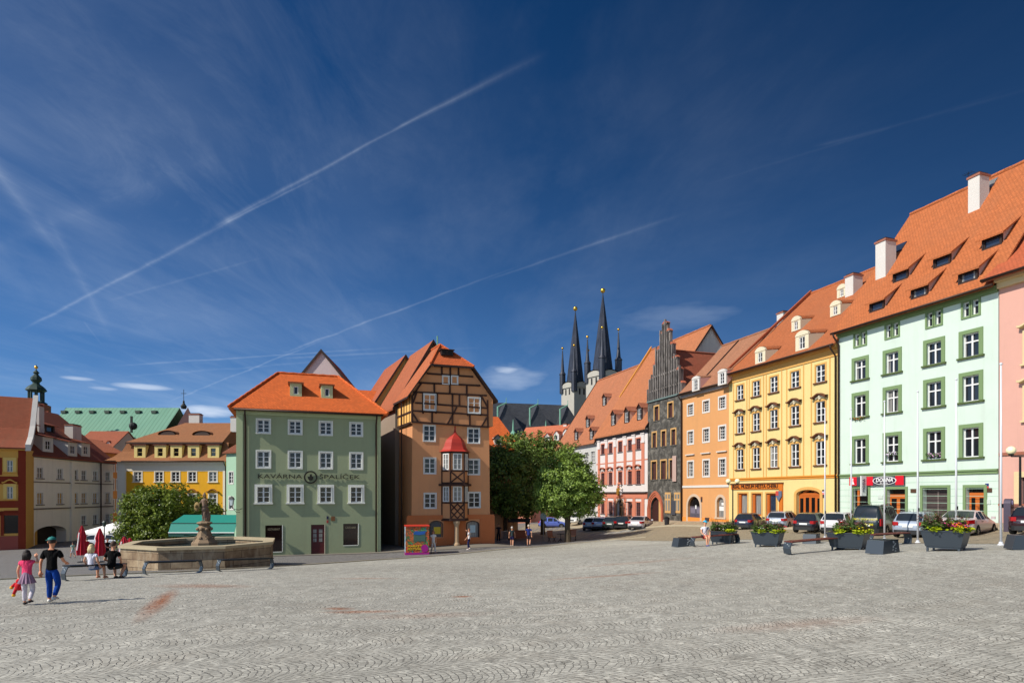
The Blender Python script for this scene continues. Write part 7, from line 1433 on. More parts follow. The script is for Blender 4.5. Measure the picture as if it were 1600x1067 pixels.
    person('person', 'person in dark red clothes standing behind the folded parasols', G(136, 53), 1.5, -60, 'stand', top=(190, 40, 60), bottom=(170, 150, 140), shoes=(90, 80, 80))
    person('person', 'dark clothed person standing in the tree shade by the railing', G(779, 55), 1.7, 190, 'stand', top=(40, 34, 44), bottom=(36, 32, 40), shoes=(30, 30, 30))
    person('person', 'person in black standing at the cafe terrace under the white parasol', G(168, 46), 1.7, 120, 'stand', top=(30, 24, 30), bottom=(30, 28, 36), shoes=(30, 30, 30), over=dict(re=(.15, .08, .66), rw=(.10, .17, .62)))

# ------------------------------------------------------------------ cars
def lerpf(tab, x):
    for (x0, y0), (x1, y1) in zip(tab, tab[1:]):
        if x <= x1: t = (x - x0) / (x1 - x0) if x1 > x0 else 0; return y0 + (y1 - y0) * max(0, min(1, t))
    return tab[-1][1]
CARK = {   # length, width, then tables along the length from the tail: belt height, roof height, ground clearance line
    'hatch': dict(L=4.0, W=1.72, belt=[(0, .72), (.03, .88), (.12, .93), (.62, .92), (.74, .88), (.97, .66), (1, .50)], roof=[(0, .72), (.03, .90), (.05, .95), (.14, 1.38), (.24, 1.45), (.45, 1.46), (.55, 1.40), (.72, .94), (.8, .88), (.97, .68), (1, .52)], rw=(.05, .14), ws=(.55, .72), side=(.10, .68), pil=(.30, .335, .50, .525)),
    'estate': dict(L=4.6, W=1.78, belt=[(0, .72), (.03, .90), (.12, .95), (.65, .93), (.76, .88), (.97, .66), (1, .50)], roof=[(0, .72), (.02, .92), (.04, .97), (.10, 1.38), (.18, 1.46), (.50, 1.47), (.58, 1.41), (.74, .94), (.8, .89), (.97, .68), (1, .52)], rw=(.04, .10), ws=(.58, .74), side=(.07, .70), pil=(.25, .275, .44, .465)),
    'sedan': dict(L=4.55, W=1.78, belt=[(0, .70), (.02, .92), (.16, .97), (.62, .93), (.74, .88), (.97, .66), (1, .50)], roof=[(0, .70), (.02, .93), (.14, 1.0), (.30, 1.38), (.40, 1.43), (.50, 1.42), (.56, 1.38), (.73, .94), (.8, .89), (.97, .68), (1, .52)], rw=(.15, .30), ws=(.56, .73), side=(.20, .69), pil=(.34, .365, .48, .505)),
    'van': dict(L=4.6, W=1.82, belt=[(0, .80), (.02, 1.05), (.7, 1.05), (.8, .98), (.96, .80), (1, .55)], roof=[(0, .85), (.02, 1.12), (.055, 1.72), (.10, 1.86), (.5, 1.88), (.62, 1.80), (.78, 1.08), (.85, .98), (.97, .80), (1, .57)], rw=(.02, .065), ws=(.62, .78), side=(.09, .74), pil=(.34, .37, .52, .55)),
}
def car_paint(rgb):
    k = ('car', rgb)
    if k in _M: return _M[k]
    t = NT('car_paint'); n = t.noise(t.coord(), 3.0, 3); c = srgb(*rgb); _M[k] = t.fin(t.mix(t.math('MULTIPLY', n, .25), c, sc(c, .82)), .3, .1, .5); t.b.inputs['Coat Weight'].default_value = .6; t.b.inputs['Coat Roughness'].default_value = .06; return _M[k]
TYRE = simple((22, 22, 23), .85, var=.1); RIM = simple((150, 152, 156), .35, .8, var=.05); CARGLASS = glass_mat((22, 26, 30), 0.0); TAIL = simple((150, 12, 16), .25, var=.05); PLASTIC = simple((30, 31, 33), .6, var=.1); PLATE = simple((220, 220, 216), .4, var=.02); HEADL = simple((190, 196, 200), .15, .2, var=.05)
def car(name, label, kind, rgb, pos, az, s=.9, group='cars parked along the square', rear_text=None):
    K = CARK[kind]; L, W = K['L'], K['W']; root = empty(name, pos, -R(az), label, 'car', group); paint = car_paint(rgb); ns = 40; secs = []
    xs = sorted({i / ns for i in range(ns + 1)} | set(K['rw']) | set(K['ws']) | set(K['side']) | set(K['pil']) | {.01, .99, .004, .996})
    for u in xs:
        zb, zr = lerpf(K['belt'], u), lerpf(K['roof'], u); e = min(u, 1 - u); w = W / 2 * (1 - .34 * max(0, 1 - e / .10) ** 2.2 - .03 * (u > .7) * (u - .7) / .3); z0 = .22 + (.10 * max(0, 1 - e / .04) if e < .04 else 0); gh = max(0, zr - zb); k = min(1, gh / .45)
        wr = w * (.90 - .20 * k)
        secs.append([(0, z0), (w * .84, z0), (w * .97, z0 + .10), (w * 1.0, z0 + (zb - z0) * .42), (w * 1.0, z0 + (zb - z0) * .68), (w * .985, zb - .07), (w * .95, zb - .01), (wr + (w * .95 - wr) * .10, zb + gh * .84 if gh > .03 else zb + gh * .5), (wr * .93, zb + gh * .96 if gh > .03 else zb + gh * .8), (wr * .6, zr - .005), (0, zr)])
    n = len(secs[0]); V = []; 
    for u, sec in zip(xs, secs):
        for sgn in (1, -1):
            for x, z in sec: V.append((sgn * x, (u - .0) * L - .0, z))
    def vid(i, sgn, k): return i * 2 * n + (0 if sgn > 0 else n) + k
    groups = {'body': [], 'rear_window': [], 'windscreen': [], 'side_window': []}
    for i in range(len(xs) - 1):
        um = (xs[i] + xs[i + 1]) / 2
        for sgn in (1, -1):
            for k in range(n - 1):
                f = (vid(i, sgn, k), vid(i, sgn, k + 1), vid(i + 1, sgn, k + 1), vid(i + 1, sgn, k)); f = f if sgn < 0 else f[::-1]; gk = 'body'
                if k == 6 and K['side'][0] < um < K['side'][1] and not any(a < um < b for a, b in ((K['pil'][0], K['pil'][1]), (K['pil'][2], K['pil'][3]))): gk = 'side_window'
                if k >= 7 and K['rw'][0] < um < K['rw'][1] and k >= 8: gk = 'rear_window'
                if k >= 8 and K['ws'][0] < um < K['ws'][1]: gk = 'windscreen'
                groups[gk].append(f)
    for i in (0, len(xs) - 1):
        f = [vid(i, 1, k) for k in range(n)] + [vid(i, -1, k) for k in range(n - 1, -1, -1)]; groups['body'].append(tuple(f if i == 0 else f[::-1]))
    for gk, fs in groups.items():
        used = sorted({v for f in fs for v in f}); mp = {v: i for i, v in enumerate(used)}; m = MB(); m.add([tuple(c * s for c in V[v]) for v in used], [tuple(mp[v] for v in f) for f in fs]); 
        o = m.build(gk, paint if gk == 'body' else CARGLASS, root, smooth=True)
        if gk == 'body': body = o
    zbr = lerpf(K['belt'], .03); m = MB()
    for sgn in (-1, 1): 
        m = MB(); wx = W / 2; x0, x1 = sorted((sgn * wx * .60, sgn * wx * .90)); zt_ = (zbr + .02) if kind == 'van' else zbr + .01; zl_ = zt_ - (.42 if kind == 'van' else .20); m.add([(x0 * s, -.015 * s, zl_ * s), (x1 * s, .06 * s if sgn > 0 else -.015 * s, zl_ * s), (x1 * s, .06 * s if sgn > 0 else -.015 * s, zt_ * s), (x0 * s, -.015 * s, zt_ * s)], []) 
        m = MB(); a0, a1 = sgn * wx * (.52 if kind != 'van' else .86), sgn * wx * (.80 if kind != 'van' else .93); b1 = sgn * wx * .985
        y0, y1, y2 = -.02, .05, .34 if kind != 'van' else .16
        P_ = lambda x, y, z: (x * s, y * s, z * s); m.add([P_(a0, y0, zl_), P_(a1, y1 - .05, zl_), P_(b1, y2, zl_), P_(a0, y0, zt_), P_(a1, y1 - .05, zt_), P_(b1, y2, zt_ + .02)], [(0, 1, 4, 3), (1, 2, 5, 4), (0, 3, 4, 1)] if sgn > 0 else [(1, 0, 3, 4), (2, 1, 4, 5)]); m.build('tail_light', TAIL, root)
        m = MB(); yf = L; m.add([P_(sgn * wx * .45, yf - .05, .60), P_(sgn * wx * .86, yf - .22, .62), P_(sgn * wx * .86, yf - .25, .74), P_(sgn * wx * .45, yf - .12, .70)], [(0, 1, 2, 3) if sgn < 0 else (3, 2, 1, 0)]); m.build('headlight', HEADL, root)
        m = MB(); ym = lerpf([(0, 0), (1, 1)], K['ws'][1]) * L - .28; m.box(min(sgn * wx * 1.0, sgn * (wx + .18)) * s, max(sgn * wx * 1.0, sgn * (wx + .18)) * s, ym * s, (ym + .12) * s, (lerpf(K['belt'], K['ws'][1]) + .04) * s, (lerpf(K['belt'], K['ws'][1]) + .19) * s); m.build('mirror', paint, root)
        for yy, hn in ((.40, 0), (.62, 1)) : 
            m = MB(); z_ = lerpf(K['belt'], yy) - .14; m.box(min(sgn * wx * .99, sgn * (wx + .03)) * s, max(sgn * wx * .99, sgn * (wx + .03)) * s, (yy * L - .35) * s, (yy * L - .17) * s, z_ * s, (z_ + .035) * s); m.build('door_handle', paint if hn else PLASTIC, body)
    m = MB(); m.box(-.26 * s, .26 * s, -.035 * s, 0, (.62 if kind != 'sedan' else .55) * s, (.73 if kind != 'sedan' else .66) * s); m.build('licence_plate', PLATE, root)
    m = MB(); 
    m.add([(x * s, y * s, z * s) for z in (.24, .46) for x, y in ((-W * .40, .06), (-W * .30, -.03), (W * .30, -.03), (W * .40, .06))], [(0, 1, 5, 4), (1, 2, 6, 5), (2, 3, 7, 6), (4, 5, 6, 7), (3, 2, 1, 0)]); m.build('rear_bumper', PLASTIC, root)
    m = MB(); m.box(-.35 * s, .35 * s, (L - .01) * s, (L + .02) * s, .50 * s, .64 * s); m.build('grille', PLASTIC, root)
    r = .315 if kind != 'van' else .33
    for yy in (.185 * L, .80 * L):
        for sgn in (-1, 1):
            x = sgn * W / 2; m = MB(); n_ = 20
            pts_ = [(r * 1.14 * math.cos(2 * math.pi * i / n_), r * 1.14 * math.sin(2 * math.pi * i / n_)) for i in range(n_)]; m.add([((x + sgn * .006) * s, (yy + a) * s, max(.20, r + b) * s) for a, b in pts_], [tuple(range(n_)) if sgn > 0 else tuple(range(n_ - 1, -1, -1))]); m.build('wheel_arch', simple((12, 12, 13), .9), body)
            m = MB(); prof = [(r * .62, -.11), (r * .93, -.11), (r, -.08), (r, .08), (r * .93, .11), (r * .62, .11)]; V_ = []; 
            for rr_, q in prof:
                for i in range(n_): a = 2 * math.pi * i / n_; V_.append(((x - sgn * .085 + sgn * q) * s, (yy + rr_ * math.cos(a)) * s, (r + rr_ * math.sin(a)) * s))
            m.add(V_, [(j * n_ + i, j * n_ + (i + 1) % n_, (j + 1) * n_ + (i + 1) % n_, (j + 1) * n_ + i) for j in range(5) for i in range(n_)]); wh = m.build('wheel', TYRE, root, smooth=False)
            m = MB(); xo = (x + sgn * .012) * s; 
            for i in range(5): a = 2 * math.pi * i / 5; d = .30; m.add([(xo, (yy + r * .12 * math.cos(a - 1.2)) * s, (r + r * .12 * math.sin(a - 1.2)) * s), (xo, (yy + r * .62 * math.cos(a - d * .6)) * s, (r + r * .62 * math.sin(a - d * .6)) * s), (xo, (yy + r * .62 * math.cos(a + d * .6)) * s, (r + r * .62 * math.sin(a + d * .6)) * s), (xo, (yy + r * .12 * math.cos(a + 1.2)) * s, (r + r * .12 * math.sin(a + 1.2)) * s)], [(0, 1, 2, 3), (3, 2, 1, 0)])
            for i in range(n_): a, b = 2 * math.pi * i / n_, 2 * math.pi * (i + 1) / n_; m.add([(xo + sgn * .002, (yy + q * math.cos(c)) * s, (r + q * math.sin(c)) * s) for q, c in ((r * .58, a), (r * .66, a), (r * .66, b), (r * .58, b))], [(0, 1, 2, 3), (3, 2, 1, 0)])
            m.build('rim', RIM, wh)
    if kind in ('estate', 'van'):
        for sgn in (-1, 1): m = MB(); zz = lerpf(K['roof'], .3); x = sgn * W / 2 * .66; m.tube([(x * s, .16 * L * s, (zz - .02) * s), (x * s, .2 * L * s, (zz + .03) * s), (x * s, .5 * L * s, (zz + .03) * s), (x * s, .54 * L * s, (zz - .04) * s)], .02 * s, 6); m.build('roof_rail', RIM if kind == 'estate' else PLASTIC, root)
    m = MB(); zz = lerpf(K['roof'], .22); m.tube([(0, .22 * L * s, zz * s), (0, .20 * L * s, (zz + .16) * s)], .012, 5); m.build('aerial', PLASTIC, root)
    if rear_text:
        YL = simple((226, 214, 30), .4, var=.02)
        for tx, z, w_ in rear_text: o = lettering('lettering', tx, .15, YL, root, (0, -.035 * s, z * s), width=w_, depth=.004)
    return root
def cars():
    row = [('dark blue hatchback with red tail lights in front of the museum windows', 'hatch', (26, 32, 58), 1160, 47.5, 40), ('silver estate car behind the second flower planter', 'estate', (150, 160, 176), 1211, 45.5, 42), ('black hatchback in front of the arched wooden entrance', 'hatch', (26, 25, 34), 1255, 38.5, 46),
           ('white hatchback between the black hatchback and the dark van', 'hatch', (206, 204, 206), 1299, 36, 47), ('silver grey estate car in front of the green framed passage', 'estate', (150, 160, 176), 1418, 30.5, 50), ('pale pinkish silver saloon car in front of the orange door', 'sedan', (196, 182, 182), 1489, 29.2, 52)]
    for lb, k, c, px, D, az in row: car('parked_car', lb, k, c, G(px, D), az)
    car('parked_van', 'dark green van with yellow lettering on its tailgate below the shop sign', 'van', (24, 34, 34), G(1352, 33.5), 49, s=.92, rear_text=[('VRATA • STROPY A PLOTY', 1.02, 1.25), ('602 400 500', .72, .8)])
    car('parked_car', 'dark car cut off by the right picture border', 'hatch', (44, 16, 26), G(1606, 26.5), 55)
    far = [('silver hatchback, first of the row near the bright lime tree', 'hatch', (160, 176, 200), 921, 70.5, 22, 1.08), ('silver blue estate car beside the first silver hatchback', 'estate', (150, 166, 196), 935, 69, 22, 1.05), ('dark green car between the silver estate and the black car', 'hatch', (52, 66, 62), 952, 67.5, 22, 1.05), ('black car in front of the baroque portal', 'hatch', (22, 24, 28), 970, 66, 22, 1.05), ('silver saloon car in front of the pointed portal', 'sedan', (196, 194, 200), 992, 63, 28, 1.0)]
    for lb, k, c, px, D, az, s_ in far: car('parked_car', lb, k, c, G(px, D), az, s=s_)
    car('parked_car', 'white car facing the camera behind the lime tree trunk', 'hatch', (206, 208, 204), G(915, 85), 215, s=1.0)
    car('parked_car', 'blue and white car seen between the tree trunks', 'hatch', (90, 110, 190), G(842, 84), 100, s=1.0)
    car('parked_car', 'white car behind the folded parasols', 'estate', (214, 214, 214), G(134, 62), 80, s=1.0)

# ------------------------------------------------------------------ square furniture
STEEL = simple((58, 66, 74), .45, .3, var=.12); SLAT = simple((104, 50, 40), .6, var=.25)
def make_bench(pos, rz, label, L=2.2, wood=True, block=False):
    root = empty('bench' if not block else 'steel_seat', pos, rz, label, 'bench', 'steel and wood benches on the square')
    def end(x, w, flip=1):
        m = MB(); h = .46; t = .03          # folded plate: slanting foot, top flap, pierced with a leaf pattern
        pr = [(.12 * flip, 0), (.145 * flip, 0), (.005 * flip, .06), (-.03 * flip, .24), (.04 * flip, .43), (.16 * flip, .45), (.16 * flip, .475), (.02 * flip, .46), (-.06 * flip, .24), (-.02 * flip, .04)]
        m.prism([(x + a, z) for a, z in (pr if flip > 0 else pr[::-1])], -w / 2, w / 2); o = m.build('end_plate', STEEL, root)
        m = MB(); rr = random.Random(4)
        for i in range(7): a = rr.uniform(-.5, .5) * w * .6; z = .12 + .05 * i; m.add([(x + (.02 + z * .12) * flip * 0 + (-.025 if flip > 0 else .025), a - .03, z), (x - (.026 if flip > 0 else -.026), a + .03, z + .01), (x - (.026 if flip > 0 else -.026), a + .02, z + .04), (x - (.026 if flip > 0 else -.026), a - .02, z + .03)], [(0, 1, 2, 3), (3, 2, 1, 0)])
        m.build('leaf_cutout', simple((150, 158, 160), .5), o)
    if block:
        m = MB(); m.add([(-.5, -.3, 0), (.5, -.3, 0), (.5, .3, 0), (-.5, .3, 0), (-.4, -.28, .45), (.42, -.28, .45), (.42, .28, .45), (-.4, .28, .45)], [(3, 2, 1, 0), (4, 5, 6, 7), (0, 1, 5, 4), (1, 2, 6, 5), (2, 3, 7, 6), (3, 0, 4, 7)]); b = m.build('seat_box', STEEL, root)
        m = MB(); m.box(-.1, .46, -.285, .285, .452, .475); m.build('seat_pad', BLACKMETAL, root); m = MB()
        for i in range(9): a = random.Random(i).uniform(-.1, .1); m.add([(.12 + a, -.302, .08 + .04 * i), (.2 + a, -.302, .09 + .04 * i), (.18 + a, -.302, .12 + .04 * i), (.1 + a, -.302, .1 + .04 * i)], [(0, 1, 2, 3)])
        m.build('leaf_cutout', simple((170, 176, 178), .5), b); return root
    ew = .34 if wood else .22; end(-L / 2, ew, 1); end(L / 2, ew, -1); m = MB()
    for i in range(4): y = -.19 + .108 * i; m.box(-L / 2 + .04, L / 2 - .04, y, y + .085, .465, .50)
    m.build('seat', SLAT if wood else BLACKMETAL, root); m = MB(); m.box(-L / 2 + .2, L / 2 - .2, -.03, .03, .43, .463); m.build('seat_frame', STEEL, root); return root
def benches():
    def between(p, q, label, wood=True, tilt=0):
        a, b = G(*p), G(*q); c = (a + b) / 2; d = b - a; o = make_bench((c.x, c.y, gz(c.x, c.y)), math.atan2(d.y, d.x), label, L=Vector((d.x, d.y)).length, wood=wood); o.rotation_euler[1] = -math.atan2(d.z, Vector((d.x, d.y)).length); return o
    between((100, 19.6), (194, 21.4), 'long dark bench with a woman and a man sitting on it', False)
    between((226, 22.6), (313, 24.3), 'empty bench in front of the left half of the fountain', False); between((341, 25.0), (424, 27.2), 'empty bench in front of the right half of the fountain', False)
    between((1083, 30.6), (1152, 31.4), 'bench with the man in red shorts sitting on it'); between((1231, 22.6), (1313, 23.6), 'bench with red-brown slats between two flower planters'); between((1359, 25.0), (1418, 25.6), 'bench partly hidden behind the low steel seat')
    for px, D, lb, rz in ((1067, 31.8, 'low steel seat left of the man in red shorts', .3), (1379, 20.6, 'low steel seat in front of the last bench', .5), (1604, 19.2, 'low steel seat cut off by the right picture border', -.3), (1268, 29, 'low dark steel seat behind the red-brown bench', .9)):
        make_bench(G(px, D), rz, lb, block=True)
def foliage_tuft(name, mat, parent, pts, n, size, hgt, seed, spike=False):
    g = random.Random(seed); m = MB()
    for i in range(n):
        cx, cy, cz = g.choice(pts); x, y, z = cx + g.gauss(0, .09), cy + g.gauss(0, .09), cz + g.uniform(0, hgt); s_ = size * g.uniform(.6, 1.3); a = g.uniform(0, 6.28); b = g.uniform(-.6, .9)
        if spike: dx, dy, dz = g.uniform(-.25, .25), g.uniform(-.25, .25), 1; L = hgt * g.uniform(.6, 1.3); px, py = math.cos(a) * size * .25, math.sin(a) * size * .25; m.add([(cx - px + dx * .2, cy - py, cz), (cx + px + dx * .2, cy + py, cz), (cx + dx * L + px * .4, cy + dy * L, cz + L * .8), (cx + dx * L * 1.3, cy + dy * L * 1.3, cz + L)], [(0, 1, 2), (0, 2, 3)])
        else: ux, uy, uz = math.cos(a) * s_, math.sin(a) * s_, b * s_ * .5; vx, vy, vz = -math.sin(a) * s_ * .7, math.cos(a) * s_ * .7, s_ * .4; m.add([(x - ux, y - uy, z - uz), (x + vx, y + vy, z + vz), (x + ux, y + uy, z + uz), (x - vx, y - vy, z - vz)], [(0, 1, 2, 3)])
    return m.build(name, mat, parent)
def planters():
    GREEN = leaf_mat('planter_leaves', (48, 74, 34), (104, 126, 64), .2); LIME = leaf_mat('lime_foliage', (130, 150, 20), (190, 200, 40), .2); PUR = leaf_mat('purple_foliage', (70, 40, 50), (120, 90, 80), .15)
    fl = {'orange_flowers': (224, 110, 20), 'red_flowers': (196, 30, 60), 'yellow_flowers': (226, 200, 30), 'white_flowers': (226, 220, 214), 'pink_flowers': (204, 60, 130)}
    spec = [(1478, 20.2, 'planter with orange and yellow flowers, nearest on the right', 1.18, 44, ('orange_flowers', 'orange_flowers', 'yellow_flowers', 'pink_flowers', 'red_flowers')), (1326, 23.6, 'planter with orange and lime green plants below the dark van', 1.3, 50, ('orange_flowers', 'yellow_flowers', 'orange_flowers')),
            (1200, 28.0, 'planter with lime green clumps in front of the silver estate car', 1.22, 55, ('red_flowers', 'white_flowers', 'yellow_flowers')), (1130, 31.9, 'planter directly behind the man in red shorts', 1.2, 58, ('red_flowers', 'white_flowers', 'pink_flowers'))]
    for k, (px, D, lb, w, rz, fs) in enumerate(spec):
        root = empty('flower_planter', G(px, D), R(rz), lb, 'planter', 'dark steel flower planters'); a, b = w / 2, w / 2 * .82; z0, z1 = .14, .64
        m = MB(); m.frustum(-b, b, -b, b, z0, -a, a, -a, a, z1); m.box(-a - .02, a + .02, -a - .02, a + .02, z1, z1 + .03); m.box(-b * .95, b * .95, -b * .95, b * .95, z0 - .05, z0); m.build('planter_box', STEEL, root)
        for sx in (-1, 1):
            for sy in (-1, 1): m = MB(); m.box(sx * b * .88 - .03, sx * b * .88 + .03, sy * b * .88 - .03, sy * b * .88 + .03, -.05, z0 - .05); m.build('leg', STEEL, root)
        m = MB(); m.box(-a + .04, a - .04, -a + .04, a - .04, z1 + .02, z1 + .05); m.build('soil', simple((50, 36, 26), .95), root)
        rr = random.Random(k + 3); spots = [(rr.uniform(-a, a) * .85, rr.uniform(-a, a) * .85, z1 + rr.uniform(0, .12)) for _ in range(26)]
        foliage_tuft('foliage', GREEN, root, spots, 1500, .055, .26, k); foliage_tuft('purple_foliage', PUR, root, spots[:9], 420, .045, .42, k + 9); foliage_tuft('grass_blades', GREEN, root, spots[9:14], 160, .06, .55, k + 4, spike=True)
        e = [(-a * .9, -a * .75, z1), (a * .2, -a * .95, z1), (-a * .95, a * .3, z1), (a * .8, -a * .9, z1)]; foliage_tuft('lime_foliage', LIME, root, e[:3] if k != 3 else e[:1], 420, .05, .16, k + 20)
        for j, f in enumerate(fs):
            ps = [(rr.uniform(-a, a) * .9, rr.uniform(-a, .2) * .95, z1 + rr.uniform(.08, .22)) for _ in range(6)]; nm = f; foliage_tuft(nm, simple(fl[f], .7, var=.1), root, ps, 70, .035, .10, k * 7 + j)
def poles():
    W_ = simple((206, 208, 212), .35, .1, var=.03); g = 'white flagpoles'
    for px, D, top, lb in ((1564, 22.0, 570, 'white flagpole nearest to the pink house'), (1494, 24.8, 594, 'white flagpole rising behind the pale saloon car'), (1434, 26.0, 613, 'white flagpole in front of the silver grey estate car'), (1382, 29.5, 628, 'white flagpole in front of the dark van'), (1330, 31.0, 640, 'thin white flagpole left of the shop sign'), (1289, 33.0, 640, 'white flagpole at the corner of the yellow house')):
        p = G(px, D); root = empty('flagpole', p, 0, lb, 'flagpole', g); h = WZ(top, D) - p.z; m = MB(); m.lathe([(.042, .04), (.036, h * .5), (.024, h)], 12); m.build('pole', W_, root, smooth=True); m = MB(); m.lathe([(.11, 0), (.11, .03), (.07, .05), (.065, .12)], 12); m.build('base', W_, root)
        m = MB(); m.ball((0, 0, h + .03), .05, 8); m.build('finial', W_, root); m = MB(); m.box(-.02, .02, -.09, -.05, 1.35, 1.5); m.build('cleat', BLACKMETAL, root)
    GL = simple((232, 222, 180), .3, var=.04)
    for px, D, yt, lb, mir in ((1594, 28.5, 713, 'tall twin-globe street lamp in front of the pink house', 1), (1145, 48.5, 757, 'twin-globe street lamp between the orange and the yellow house', 0)):
        p = G(px, D); root = empty('street_lamp', p, 0, lb, 'street lamp'); h = WZ(yt, D) - p.z; m = MB(); m.lathe([(.09, 0), (.09, .7), (.055, .75), (.045, h)], 10); m.build('post', BLACKMETAL, root); sp = .36 if not mir else .42
        m = MB(); m.tube([(-sp, 0, h + .1), (-sp, 0, h), (sp, 0, h), (sp, 0, h + .1)], .03, 6); m.build('arm', BLACKMETAL, root)
        for x in (-sp, sp): m = MB(); m.ball((x, 0, h + .28), .2, 14); o = m.build('lamp_globe', GL, root, smooth=True); m = MB(); m.lathe([(.09, 0), (.12, .08)], 10, (x, 0, h + .04)); m.build('globe_holder', BLACKMETAL, root)
    # parking machine
    p = G(1576, 29.6); root = empty('parking_machine', p, R(35), 'dark grey rounded parking ticket machine by the pink house', 'parking machine'); m = MB(); pts = [(-.24, 0), (.24, 0), (.24, 1.38)] + [(.24 * math.cos(a), 1.38 + .22 * math.sin(a)) for a in [math.pi * i / 8 for i in range(1, 8)]] + [(-.24, 1.38)]
    m.prism(pts, -.14, .14); m.build('housing', simple((72, 64, 78), .5, .2), root); m = MB(); m.box(-.14, .14, -.15, -.14, 1.05, 1.25); m.build('screen', GLASS, root); m = MB(); m.box(-.15, .15, -.15, -.14, .55, .85); m.build('notice', WHITE, root); m = MB(); n = 14; m.prism([(.11 * math.cos(2 * math.pi * i / n), 1.42 + .11 * math.sin(2 * math.pi * i / n)) for i in range(n)], -.15, -.14); m.build('badge', simple((200, 190, 240), .4), root)
    # wall lantern on the cafe house corner
    p = G(362, 41.2); z = WZ(783, 41.2); root = empty('wall_lantern', (p.x, p.y, z - .9), 0, 'old four-sided lantern on a curled bracket at the cafe corner', 'lantern'); m = MB(); m.lathe([(.10, 0), (.19, .42)], 4, (0, 0, .62), rot=math.pi / 4); m.build('glass', simple((190, 200, 200), .2), root)
    m = MB(); m.lathe([(.23, 0), (.12, .12), (.03, .22)], 4, (0, 0, 1.04), rot=math.pi / 4); m.build('roof', BLACKMETAL, root); m = MB(); m.tube([(0, 0, .62), (0, 0, .5), (.12, .1, .36), (.35, .35, .32), (.35, .8, .4)], .02, 6); m.tube([(.1, .1, .36), (.2, .25, .15), (.34, .5, .16)], .015, 6); m.build('bracket', BLACKMETAL, root)
